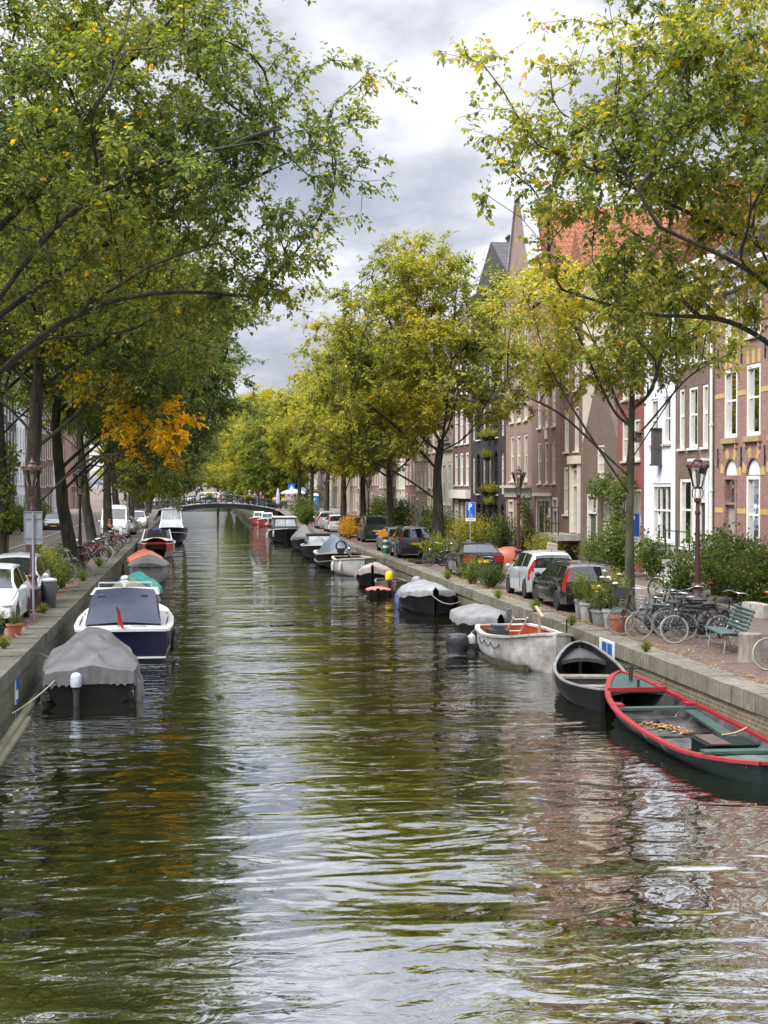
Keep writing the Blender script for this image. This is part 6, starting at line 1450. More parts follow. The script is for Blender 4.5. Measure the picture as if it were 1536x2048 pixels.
litter('fallen_leaves','small brown fallen leaves strewn along the left quay paving',[(-4.7,-4.3,33,60,1),(-4.3,-3.85,33,60,.2),(-7,-4.4,60,100,.8)],700,[(.30,.17,.08),(.36,.24,.07),(.20,.12,.06)],4)
# leaves afloat
r_ = np.random.default_rng(9); V = []
p = np.stack([r_.uniform(-3,9.5,150),11+75*r_.random(150)**.8,np.full(150,WATER+.006)],1); a = r_.uniform(0,6.28,150); l = r_.uniform(.018,.04,150)
u = np.stack([np.cos(a),np.sin(a),0*a],1)*l[:,None]; v = np.stack([-np.sin(a),np.cos(a),0*a],1)*l[:,None]*.55
V = np.stack([p-u,p-v,p+u,p+v],1).reshape(-1,3); c = np.repeat(np.concatenate([palette(r_.uniform(.5,.95,150)),np.ones((150,1))],1),4,0)
tag(obj('floating_leaves', fast_mesh('floating_leaves',V,np.arange(600).reshape(-1,4),c), LEAF),'scattered yellow leaves floating on the canal',None,None,'stuff')
# ---- plants -------------------------------------------------------------------
def plant_mesh(seed, h, r, n, leaf=.06, hue=.2, huevar=.2, shape='bush', stems=14, lw=.33, base=.0, up=.0):
    """stems plus leaf clump: returns (stem mesh, foliage mesh)"""
    g = np.random.default_rng(seed); m = MB(); P = []
    for k in range(stems):
        a = g.uniform(0,6.28); q = g.uniform(.15,1); rr_ = r*q; hh = h*(1-.45*q*q)*g.uniform(.8,1.1)
        c = [np.array((r*.12*cos(a),r*.12*sin(a),base)), np.array((rr_*.4*cos(a),rr_*.4*sin(a),base+hh*.55)), np.array((rr_*cos(a),rr_*sin(a),base+hh))]
        if shape == 'hedge': c[0] = np.array((rr_*cos(a)*.8,rr_*sin(a)*.8,base))
        m.tube(c,[.012,.009,.004],4,False); 
        t = g.uniform(.25,1.05,n//stems); pts = np.array([c[0]*(1-x)**2+2*c[1]*x*(1-x)+c[2]*x*x for x in t]); P.append(pts+g.normal(0,r*.16,pts.shape)*np.array((1,1,.8)))
    P = np.concatenate(P); P[:,2] = np.maximum(P[:,2],base+.03); k = len(P)
    ax = unit(g.normal(size=(k,3))+np.array((0,0,up))); nm = unit(g.normal(0,.7,(k,3))+np.array((0,0,1))); wv = unit(np.cross(ax,nm)); sz = leaf*g.uniform(.6,1.3,k); w = sz*lw
    tip = P+ax*sz[:,None]; mid = P+ax*(sz*.45)[:,None]; nn = np.cross(wv,ax)
    V = np.stack([P,mid+wv*w[:,None]+nn*(sz*.1)[:,None],tip,mid-wv*w[:,None]+nn*(sz*.1)[:,None]],1).reshape(-1,3)
    hu = hue+g.normal(0,huevar*.5,k)+huevar*.3*np.sin(P[:,0]*7+P[:,2]*6+seed)
    col = np.repeat(np.concatenate([palette(hu)*g.uniform(.75,1.25,(k,1)),np.ones((k,1))],1),4,0)
    return m.mesh('stems'), fast_mesh('foliage', V, np.arange(k*4).reshape(-1,4), col)
STEM = M('green_stem',(.09,.10,.04),.8,var=.2)
def plant(name, label, loc, meshes, cat='plant', group=None, rz=0, sc=1):
    t = thing(name, label, cat, loc, rz, group); t.scale = (sc,sc,sc) if not hasattr(sc,'__len__') else sc
    obj('stems', meshes[0], STEM, t); obj('foliage', meshes[1], LEAF, t); return t
def blossoms(parent, pts, r, mat, name='flower'):
    me = None
    for k,p in enumerate(pts):
        if me is None:
            m = MB(); m.ell((0,0,0),(r,r,r*.7),8,5)
            for j in range(6): m.ell((r*.9*cos(j*1.047),r*.9*sin(j*1.047),.0),(r*.6,r*.6,r*.35),6,4)
            me = m.mesh(name,60)
        obj(name, me, mat, parent, p)
CONC = M('concrete_pot',(.36,.35,.32),.9,var=.25,vs=5,bump=.3); ZINC = M('zinc_pot',(.28,.29,.30),.5,.3,var=.25,vs=6); TERRA = M('terracotta',(.36,.135,.06),.85,var=.2,vs=5); BPOT = M('black_pot',(.025,.025,.027),.6); SOIL = M('soil',(.03,.022,.016),.95)
def pot(label, loc, r, h, mat, square=False, rz=0):
    t = thing('plant_pot', label, 'pot', loc, rz, 'plant pots on the quays')
    m = MB(); n = 4 if square else 18; a0 = pi/4 if square else 0
    m.lathe([(r*.72,0),(r*.98,h*.86),(r*.98,h*.87),(r*1.08,h*.87),(r*1.08,h),(r*.95,h),(r*.93,h*.9)],n,a0=a0); m.build('pot_body', mat, t, 30)
    m = MB(); m.lathe([(0,h*.89),(r*.93,h*.91)],n,a0=a0); m.build('soil', SOIL, t); return t
wf = M('cream_flower',(.68,.64,.45),.7,var=.1); of = M('orange_flower',(.62,.17,.02),.7); rf_ = M('red_flower',(.42,.03,.03),.7)
pl_tall = plant_mesh(71,1.15,.42,900,.05,.25,.25,stems=20); pl_low = plant_mesh(72,.7,.4,800,.05,.16,.2,stems=16); pl_fern = plant_mesh(73,.85,.5,1000,.09,.24,.15,stems=18,lw=.14)
pots = [('grey square tub beside the rear wheel of the black estate car',(10.98,40.15),.22,.55,ZINC,True),('pale concrete pot second from the estate car',(10.95,39.4),.22,.52,CONC,False),('dark low pot between the concrete ones',(11.0,38.75),.2,.42,BPOT,False),('zinc bucket with a black patch among the flowers',(10.95,38.1),.25,.42,ZINC,False),('black pot behind the zinc bucket',(11.35,38.0),.22,.42,BPOT,False),('tall pale concrete pot under the cream flowers',(10.98,37.1),.24,.52,CONC,False),('terracotta pot next to the crate bicycle',(10.9,36.35),.23,.40,TERRA,False)]
for k,(lab,(x,y),r,h,mt,sq) in enumerate(pots):
    pot(lab,(x,y,.004),r,h,mt,sq,R_(k*13))
    if k in (6,): continue
    p = plant('potted_plant', ['feathery green plant in the grey square tub','leafy plant in the pale concrete pot','low green plant in the dark pot','white flowered plant in the zinc bucket','bushy plant in the black pot','tall plant with cream blossoms above the terracotta pot'][k], (x,y,h*.9), (pl_fern,pl_low,pl_low,pl_tall,pl_tall,pl_tall)[k], 'potted plant', 'plants growing in the quay pots', R_(k*61), (.95,.95,.8,.75,.9,1.05)[k])
    if k in (3,5): blossoms(p,[(.3*cos(j*2.4)*(.4+.07*j),.3*sin(j*2.4)*(.4+.07*j),.72+.06*(j%5)*1.2) for j in range(8 if k == 5 else 4)],.05,wf)
# right: hedges and facade plants
bush = plant_mesh(81,1.25,.9,2600,.085,.14,.16,stems=34); bushy = plant_mesh(82,1.0,.95,2200,.07,.42,.14,stems=30); bushd = plant_mesh(83,1.7,1.0,3600,.10,.10,.14,stems=40); grassm = plant_mesh(84,1.0,.85,1500,.30,.30,.18,stems=40,lw=.06,up=1.3); weed = plant_mesh(85,.75,.5,900,.12,.24,.14,stems=26,lw=.12,up=.8)
GP = 'shrubs growing along the right hand facades'
sp = [('large dark shrub in front of the salmon brick house',(17.2,44.2),bushd,1.25,1),('shrub spotted with orange flowers at the right edge',(16.9,41.6),bushd,1.15,2),('tall leafy shrub before the banded house door',(17.7,47.3),bushd,1.3,0),('dark bush left of the lamp post by the white stoop',(18.1,55.3),bushd,1.0,0),('flat topped dark bush right behind the young tree',(15.2,44.0),bush,1.15,0),('dense bush beside the parking sign and young tree',(17.2,57.5),bushd,1.35,0),
      ('rounded yellow green bush over the pale wooden bench',(17.6,70.5),bushy,1.35,0),('yellow green hedge before the black warehouse',(17.4,88),bushy,1.9,0),('second yellow green hedge further along the warehouse',(17.6,93),bushy,1.8,0),('grey green shrub beside the second right lamp',(17.4,80.5),bush,1.5,0),('shrub by the cream shop window',(17.8,76.5),bush,1.1,0),('low green shrub at the far right edge by the stone blocks',(16.6,38.6),bush,1.0,0),('shrub below the vine on the red house',(17.8,62.5),bush,1.1,0),('shrub before the dark red house',(17.5,101),bush,1.5,0),('shrub before the low cream house',(17.5,107),bush,1.6,0),('bush by the far ochre house on the right',(16.8,117),bushd,1.6,0),('bush by the far cream house on the right',(16.8,131),bushd,1.7,0)]
for k,(lab,(x,y),ms,sc,fl) in enumerate(sp):
    p = plant('shrub', lab, (x,y,.08), ms, 'shrub', GP, R_(k*73), sc)
    if fl: blossoms(p,[(-.75*cos(j*1.3),-.75*sin(j*1.9)-.1,.5+.22*j) for j in range(4)],.06,of if fl == 2 else rf_)
plant('weeds','tuft of bright green weeds growing over the quay edge behind the light grey tarpaulin boat',(10.65,54.6,0),weed,'weeds',None,0,1.3)
plant('weeds','blue green lavender like bush beside the lone black bicycle',(10.95,52.6,0),plant_mesh(86,.7,.6,1500,.10,.02,.08,stems=30,lw=.12,up=.5),'weeds',None,1,1.25)
plant('grass_clump','dry grass clump in the pit around the thick trunk',(12.1,70.9,0),grassm,'grass clump',None,0,1.15)
plant('grass_clump','brown grassy bush on the quay in front of the red hatchback',(11.2,104,0),plant_mesh(87,1.3,.9,1800,.12,.72,.1,stems=34,lw=.1,up=.6),'grass clump',None,0,1.2)
plant('grass_clump','green bushes at the right bridge corner before the closed parasol',(11.4,150,0),bush,'shrub',None,0,2.0); plant('shrub','dark green bush on the right quay near the far parked cars',(10.9,140,0),bushd,'shrub',None,0,1.2)
# vine on red house / arch
def vine(label, loc, pts, seed, leaf=.13, n=2600, hue=.12):
    g = np.random.default_rng(seed); t = thing('climbing_vine', label, 'vine', loc); m = MB(); P = []
    for (x,y,z,rx,ry,rz_) in pts:
        k = n//len(pts); d = unit(g.normal(size=(k,3)))*(g.random((k,1))**.4); P.append(np.array((x,y,z))+d*np.array((rx,ry,rz_))); m.tube([(pts[0][0],pts[0][1],0 if loc[2] == 0 else pts[0][2]),(x,y,z)],.02,5,False)
    P = np.concatenate(P); k = len(P); ax = unit(g.normal(size=(k,3))+np.array((0,0,-.8))); nm = unit(g.normal(0,.6,(k,3))+np.array((-.6,-.4,.6))); wv = unit(np.cross(ax,nm)); sz = leaf*g.uniform(.6,1.3,k); w = sz*.4
    V = np.stack([P,P+ax*(sz*.45)[:,None]+wv*w[:,None],P+ax*sz[:,None],P+ax*(sz*.45)[:,None]-wv*w[:,None]],1).reshape(-1,3)
    col = np.repeat(np.concatenate([palette(np.clip(hue+g.normal(0,.09,k),0,1))*g.uniform(.75,1.25,(k,1)),np.ones((k,1))],1),4,0)
    m.build('stems', BARK, t); obj('foliage', fast_mesh('foliage',V,np.arange(k*4).reshape(-1,4),col), LEAF, t)
vine('leafy vine draped over the doors of the umber and red houses',(18.6,60.0,0),[(0,1.2,1.2,.25,.4,1.0),(-.1,1.6,2.4,.35,.6,.8),(-.1,2.0,3.4,.4,1.0,.6),(-.1,3.6,3.9,.4,1.2,.6),(-.1,5.2,3.7,.4,1.0,.5),(-.1,.6,3.9,.4,.9,.7)],5)
vine('climbing plant with pale leaves on the cream shop window house',(18.7,79.5,0),[(0,0,.8,.25,.5,.8),(0,.4,2.0,.25,.6,.8),(0,1.4,2.6,.3,.8,.7)],6,.10,1400)
vine('ivy on the trunk and wall at the left edge',(-14.6,113,0),[(0,0,1.5,.4,1.2,1.4),(0,.5,3.6,.4,1.4,1.4),(0,0,5.6,.4,1.2,1.2)],7,.2,1800,.22)
vine('bright green creeper on the left trunk at the image edge',(-7.9,61.5,0),[(.35,-.2,3.6,.4,.5,.7),(.45,-.1,4.9,.45,.5,.8),(.3,-.2,2.4,.3,.5,.5)],8,.15,900,.22)
# window baskets on the black warehouse
fb = plant_mesh(91,.5,.5,520,.09,.42,.12,stems=14)
for k,(y,z,lab) in enumerate([(91.6,6.9,'upper left flower basket on the black warehouse'),(89.8,6.9,'upper right flower basket on the black warehouse'),(91.1,5.6,'middle flower basket on the black warehouse'),(91.6,3.4,'lower left flower basket on the black warehouse'),(89.4,3.4,'lower right flower basket on the black warehouse'),(90.4,2.6,'lowest flower basket on the black warehouse')]):
    t = plant('flower_basket', lab, (18.72,y,z), fb, 'flower basket', 'flower baskets on the warehouse wall', R_(k*50), 1.1)
    m = MB(); m.lathe([(.02,-.2),(.18,-.12),(.24,.05),(.2,.05)],12); m.build('basket', IRON, t, 40)
# left plants
pl_left = plant_mesh(95,1.25,.62,2000,.07,.30,.2,stems=30,lw=.16)
t = pot('black tub on the left quay holding a feathery green bush',(-4.75,47.0+1.4,0),.34,.5,BPOT); plant('shrub','feathery green bush growing in the black tub',(-4.75,48.4,.38),pl_left,'shrub',None,0,1.15)
pot('orange flower pot by the front wheel of the white hatchback',(-4.42,37.2,0),.2,.32,TERRA); plant('potted_plant','small green plant in the orange flower pot',(-4.42,37.2,.28),pl_low,'potted plant',None,0,.55)
pot('second dark pot at the left image edge',(-4.75,36.6,0),.17,.3,BPOT); plant('potted_plant','dark leafed plant in the dark pot',(-4.75,36.6,.26),pl_low,'potted plant',None,1,.7)
for k,(x,y,sc,lab) in enumerate([(-5.2,52.4,1.15,'shrub between the feathery bush and the bicycles'),(-4.75,54.6,1.3,'low weeds at the left coping below the bicycles'),(-5.6,60.5,1.0,'shrub growing amid the left bicycles'),(-4.7,63.5,.65,'grass tuft at the foot of the leaning trunk'),(-5.9,68,.95,'bush behind the left bicycle rack')]):
    plant('shrub', lab, (x,y,0), (bush,weed,pl_left,weed,bush)[k], 'shrub', 'plants along the left quay', R_(k*80), sc)
for k,(x,y,sc,lab) in enumerate([(-13.9,100,1.5,'dark front garden shrub nearest on the left pavement'),(-14.0,107,1.6,'leafy shrub by the left facades'),(-13.9,114,1.5,'broad leafed shrub at the left image edge'),(-13.8,122,1.3,'tall dark shrub before the grey left house'),(-13.8,133,1.5,'shrub before the white left house')]):
    plant('shrub', lab, (x,y,.08), bushd, 'shrub', 'plants along the left facades', R_(k*80), sc)
t = thing('planter_box','low wooden planter box beside the left coping','planter',(-4.75,62,0),R_(5)); m = MB()
for a in ((-.6,0,.06,1.0),(.6,0,.06,1.0)): m.box(a[0],a[1],.16,a[2],a[3],.3)
for a in (-.5,.5): m.box(0,a,.16,1.26,.06,.3)
m.build('box', WOODG, t); m = MB(); m.box(0,0,.14,1.14,.94,.2); m.build('soil', SOIL, t)
t = thing('tree_pit_edge','dark low timber edge around the grassy tree pit','kerb',(12.1,70.9,0)); m = MB(); m.b2(-1.3,1.3,-1.3,-1.2,0,.16); m.b2(-1.3,1.3,1.2,1.3,0,.16); m.b2(-1.3,-1.2,-1.2,1.2,0,.16); m.b2(1.2,1.3,-1.2,1.2,0,.16); m.build('edge_beam', TAR, t); m = MB(); m.b2(-1.2,1.2,-1.2,1.2,0,.09); m.build('soil', SOIL, t)
# white stoop and railings, bench by umber house
t = thing('stoop','white and grey stone stoop before the white house','steps',(17.9,52.2,0)); 
m = MB(); m.b2(0,1.08,-1.6,1.3,.004,.82); m.build('base', M('white_stoop',(.60,.61,.63),.7,var=.1), t); m = MB(); m.b2(-.08,1.09,-1.68,1.38,.82,.98); m.build('slab', M('stoop_stone',(.30,.29,.27),.8,var=.2), t)
for k in range(3):
    m = MB(); m.b2(.1,1.0,-1.6-.3*(k+1),-1.6-.3*k,.004,.75-.22*k); m.build('step', M('stoop_stone',(.30,.29,.27),.8,var=.2), t)
m = MB()
for z in (1.55,2.1): m.tube([(0,-1.5,z),(0,1.2,z)],.022,6)
for y in (-1.5,-.15,1.2): m.tube([(0,y,.98),(0,y,2.15)],.03,6)
m.build('railing', M('green_black_iron',(.02,.04,.035),.5), t)
t = thing('garden_bench','pale slatted garden bench before the umber house','bench',(17.3,67.8,.085),R_(90)); PW = M('pale_weathered_wood',(.48,.44,.36),.8,var=.15)
for k in range(9):
    m = MB(); m.box(-.8+k*.2,.2,.68,.06,.03,.5); m.build('back_slat', PW, t)
m = MB(); m.box(0,.2,.95,1.8,.05,.08); m.build('top_rail', PW, t); m = MB(); m.box(0,-.02,.43,1.8,.45,.04); m.build('seat', PW, t)
for sx in (-.85,.85):
    for sy in (-.2,.2):
        m = MB(); m.box(sx,sy,.32 if sy < 0 else .48,.06,.06,.64 if sy < 0 else .96); m.build('leg', PW, t)
for k,(x,y,s) in enumerate([(16.2,40.0,1.4),(15.9,37.2,.9)]):
    t = thing('stone_block',['long pale stone block edging the right pavement garden','short pale stone block at the right edge'][k],'stone block',(x,y,.0),R_(4)); m = MB(); m.box(0,0,.2,.4,s,.38,tx=.96,ty=.98); m.build('block', M('pale_stone',(.42,.40,.36),.85,var=.2,vs=4,bump=.3), t)
t = thing('iron_post','dark green iron fence post at the right edge garden','post',(16.1,38.7,.08)); m = MB(); m.lathe([(.06,0),(.05,.1),(.045,1.2),(.06,1.24),(.03,1.3)],10); m.build('shaft', M('green_black_iron',(.02,.04,.035),.5), t, 40)
# nest box on young tree
t = thing('nest_box','small wooden nest box on the slim young trunk','nest box',(12.84,40.75,5.05)); m = MB(); m.box(0,0,.12,.17,.17,.26); m.build('box', WOODG, t); m = MB(); m.box(0,-.02,.28,.24,.26,.03,rx=R_(12)); m.build('roof', TAR, t); m = MB(); m.lathe([(.0,-.1),(.03,-.095)],10,(0,0,.15),'y'); m.build('entrance', BLACKM, t)
# waste post in orange/green
t = thing('litter_bin','green and white banded bin post with an orange hood by the blue grey car','bin',(10.75,80.4,0)); m = MB(); m.lathe([(.17,0),(.17,.95)],14); m.build('post', M('bin_green',(.015,.11,.06),.5), t, 40)
for z in (.35,.68):
    m = MB(); m.lathe([(.175,z),(.175,z+.13)],14); m.build('white_band', WHITEP, t, 40)
m = MB(); m.box(-.18,0,1.15,.55,.36,.36,ry=R_(-18),tx=.8,ty=.8); m.build('hood', M('bin_orange',(.62,.25,.02),.5), t, 30)
t = thing('canvas_heap','orange tarpaulin covered cart behind the silver hatchback','tarpaulin',(14.9,67.5,0)); t.scale = (.8,.8,.8); m = MB(); rg = []
for i in range(7):
    a = pi*.5*i/6; rg.append([(1.15*cos(a)*cos(2*pi*j/16)*(1+.08*sin(3*j)),.7*cos(a)*sin(2*pi*j/16)*(1+.07*sin(2*j+i)),1.15*sin(a)**.7) for j in range(16)])
m.loft(rg,True,False,True); m.build('cover', tarp_mat('rusty_orange_tarpaulin',(.36,.10,.05)), t, 60)
# ---- bridge --------------------------------------------------------------------
BY = 191.0
def bz(x):  # deck height, low arch
    u = (x-3.7)/7.4; return 1.62-.82*u*u if abs(u) <= 1 else max(0.0, .80-.06*(abs(x-3.7)-7.4))
BR = M('black_bridge_iron',(.015,.016,.018),.5,var=.2); BWH = M('pale_bridge_edge',(.30,.30,.29),.6)
t = thing('arch_bridge','low black iron bridge crossing the canal in the distance','bridge',(0,BY,0))
xs = np.linspace(-4.2,11.0,20); m = MB(); m.loft([[(x,-.0,bz(x)-.85+.25*(1-((x-3.4)/7.6)**2)),(x,0,bz(x)-.06),(x,9,bz(x)-.06),(x,9,bz(x)-.85+.25*(1-((x-3.4)/7.6)**2))] for x in xs],True,True,True); m.build('girder', BR, t)
m = MB(); m.loft([[(x,-.12,bz(x)-.06),(x,-.12,bz(x)+.05),(x,9.12,bz(x)+.05),(x,9.12,bz(x)-.06)] for x in np.linspace(-4.2,11.0,20)],True,True,True); m.build('deck', BWH, t)
for yy in (0,9):
    m = MB()
    for zz in (.55,1.08): m.tube([(x,yy,bz(x)+zz) for x in np.linspace(-8,15,28)],.065,6)
    r = m.build('rail', BR, t)
for k,x in enumerate(np.linspace(-8,15,34)):
    for yy in (0,9):
        m = MB(); m.tube([(x,yy,bz(x)),(x,yy,bz(x)+1.12)],.07,6); m.ell((x,yy,bz(x)+1.15),(.07,.07,.07),8,5); m.build('baluster', BR, t, 40)
for sg,x0,x1 in ((0,-4.3,-2.9),(1,10.0,11.2)):
    m = MB(); m.b2(x0,x1,.1,9,-1.6,bz((x0+x1)/2)-.3); m.build('abutment', qdark if not sg else qbrick, t)
m = MB(); m.b2(9.85,10.0,-.1,.2,-1.5,.75); m.build('pier', BR, t)
# raised street at both bridge heads
for nm,xa,xb in (('bridge_approach',-30,-4.2),('bridge_approach',11.0,40)):
    m = MB(); ysn = [(-34,.006),(-14,.45),(-1.0,.80),(10,.80),(24,.45),(44,.006)]
    m.loft([[(xa,BY+y,z),(xb,BY+y,z)] for y,z in ysn],False); struct(m.build(nm, roadmat))
fl = plant_mesh(97,.55,.75,900,.12,.3,.25,stems=20)
for k,(x,lab) in enumerate([(2.3,'flower trough on the bridge railing, left one'),(7.4,'flower trough on the bridge railing, right one')]):
    tt = thing('flower_trough',lab,'flower trough',(x,BY-.28,bz(x)+.62),0,'flower troughs on the bridge'); m = MB(); m.box(0,0,.0,1.7,.3,.25,tx=1.05,ty=1.1); m.build('trough', BR, tt)
    p = obj('stems',fl[0],STEM,tt,(0,0,.1)); q = obj('foliage',fl[1],LEAF,tt,(0,0,.1)); q.scale = (1.3,.7,1); 
    blossoms(tt,[(-.6+.3*j,-.2,.3+.08*(j%3)) for j in range(5)],.07,wf if k == 0 else rf_)
bl = ['first','second','third','fourth','fifth','sixth','seventh','eighth','ninth','tenth','eleventh','twelfth','thirteenth','fourteenth','fifteenth']
rb = random.Random(12)
for k in range(15):
    x = -5.6+k*1.05; bike((x,BY+.45+rb.uniform(0,.3),bz(x)+.05), R_(90 if k%2 else -90)+R_(rb.uniform(-8,8)), ['black','white','black','black','teal','black','black','grey','white','black','black','grey','black','black','blue'][k], f'{bl[k]} bicycle from the left against the bridge railing', GKB, 'mf'[k%2], (GT,TYRE,TYRE)[k%3], 6, small=True)
make_car('silver car crossing the distant bridge', 'car', P_SIL, (1.6,BY+4.4,bz(1.6)+.05), R_(90), 4.5, 1.77, EST_T, EST_B, rear_glass=(-2.225,-2.02)); make_car('dark car crossing the bridge behind the bicycles', 'car', P_DGR, (-2.9,BY+5.6,bz(-2.9)+.05), R_(-90), 4.5, 1.77, EST_T, EST_B, rear_glass=(-2.225,-2.02))
for k,(x,y,sc,lab) in enumerate([(-7.5,206,2.0,'dark hedge just beyond the bridge on the left bank'),(-5.0,214,1.6,'bush at the water side beyond the bridge on the left bank'),(-5.0,224,1.8,'second bush at the water side beyond the bridge on the left bank'),(11.4,206,1.8,'bush at the water side beyond the bridge on the right bank'),(11.5,216,1.9,'second bush at the water side beyond the bridge on the right bank'),(16.5,207,2.2,'dark hedge just beyond the bridge on the right bank'),(-4.6,376,2.6,'far bush closing the canal on the left'),(9.5,377,2.0,'far bush closing the canal right of the gap'),(12.5,378,2.8,'far bush closing the canal on the right')]):
    plant('shrub', lab, (x,y,0), bushd, 'shrub', 'shrubs beyond the bridge', R_(k*57), sc)
for k,(x,y,sc,lab) in enumerate([(10.15,31.6,.35,'tiny weed tuft in the coping joint by the bench'),(10.12,37.9,.4,'weed tuft sprouting from the quay wall below the pots'),(10.2,42.3,.45,'weed tuft on the coping by the black estate car'),(10.15,47.5,.4,'weed tuft on the coping by the silver hatchback'),(10.2,57.5,.5,'weed tuft on the coping by the black saloon'),(-4.3,34.2,.4,'weed tuft by the left coping at the image edge'),(-4.35,43.5,.4,'weed tuft by the left coping beside the white hatchback'),(-4.3,58.3,.55,'grassy weeds by the left coping near the planter box'),(-4.3,68.5,.55,'grassy weeds by the left coping near the bicycle rack'),(-4.3,76.5,.6,'grassy weeds by the left coping near the slender trunk')]):
    plant('weeds', lab, (x,y,.02), weed, 'weeds', 'weeds along the quay edges', R_(k*40), sc)
# ---- far things on the right ------------------------------------------------------
t = thing('toilet_cabin','blue portable toilet cabin with a white domed roof','toilet cabin',(15.6,187,.62)); TB = M('cabin_blue',(.015,.16,.36),.5,var=.1)
m = MB(); m.box(0,0,1.0,1.15,1.15,2.0); m.build('cabin', TB, t); m = MB(); m.loft([[(sx*.6*s,sy*.6*s,z) for sx,sy in ((-1,-1),(1,-1),(1,1),(-1,1))] for z,s in ((2.0,1.02),(2.1,1.0),(2.25,.75),(2.3,.4))],True,True,True); m.build('roof', WHITEP, t, 50)
m = MB(); m.box(0,-.59,1.0,.8,.03,1.8); d = m.build('door', M('cabin_blue_light',(.03,.22,.45),.5), t); m = MB(); m.box(-.1,-.61,1.55,.45,.02,.28); m.build('notice', WHITEP, d)
def parasol(label, loc, mat, openp=True, h=2.6, r=1.3):
    t = thing('parasol', label, 'parasol', loc); m = MB(); m.tube([(0,0,0),(0,0,h)],.03,8); m.build('pole', WOODG, t, 50)
    m = MB()
    if openp: m.loft([[(r*s*cos(2*pi*j/8),r*s*sin(2*pi*j/8),z) for j in range(8)] for s,z in ((1,h-.6),(1,h-.42),(.55,h-.12),(.02,h+.03))],True)
    else: m.loft([[(r*s*(1+.2*(j%2))*cos(2*pi*j/12),r*s*(1+.2*(j%2))*sin(2*pi*j/12),z) for j in range(12)] for s,z in ((.22,h-2.0),(.26,h-1.7),(.18,h-.8),(.10,h-.35),(.12,h-.3),(.02,h+.02))],True,True)
    m.build('canopy', mat, t, 30); m = MB(); m.lathe([(.3,0),(.28,.08),(.05,.12)],12); m.build('base', CONC, t, 30)
LAV = M('lavender_white_canvas',(.55,.54,.66),.8,var=.06); BGE = M('beige_canvas',(.60,.55,.50),.8,var=.06)
parasol('open white parasol at the right bridge corner',(13.0,188,.7),LAV,True,2.75,1.6); parasol('closed lavender white parasol beside the open one',(11.0,187.5,.7),LAV,False,2.9,1.0); parasol('closed beige parasol on the right quay',(13.6,166,.35),BGE,False,2.6,1.1)
t = thing('road_sign','small square blue sign with a white triangle beyond the open parasol','sign',(12.9,189.6,.75)); m = MB(); m.tube([(0,.04,0),(0,.04,3.2)],.04,8); m.build('pole', GALV, t); m = MB(); m.box(0,0,3.0,.9,.03,.85); p = m.build('plate', BLUE, t); m = MB(); m.add([(-.28,-.02,2.75),(.28,-.02,2.75),(0,-.02,3.25),(-.28,-.03,2.75),(.28,-.03,2.75),(0,-.03,3.25)],[(0,1,2),(5,4,3),(0,3,4,1),(1,4,5,2),(2,5,3,0)]); m.build('triangle', WHITEP, p)
t = thing('road_sign','round grey back of a traffic sign near the toilet cabin','sign',(14.3,188.5,.72)); m = MB(); m.tube([(0,.04,0),(0,.04,2.9)],.04,8); m.build('pole', GALV, t); m = MB(); m.lathe([(.40,-.02),(.40,.02)],20,(0,0,2.6),'y'); m.build('plate', SIGNB, t)
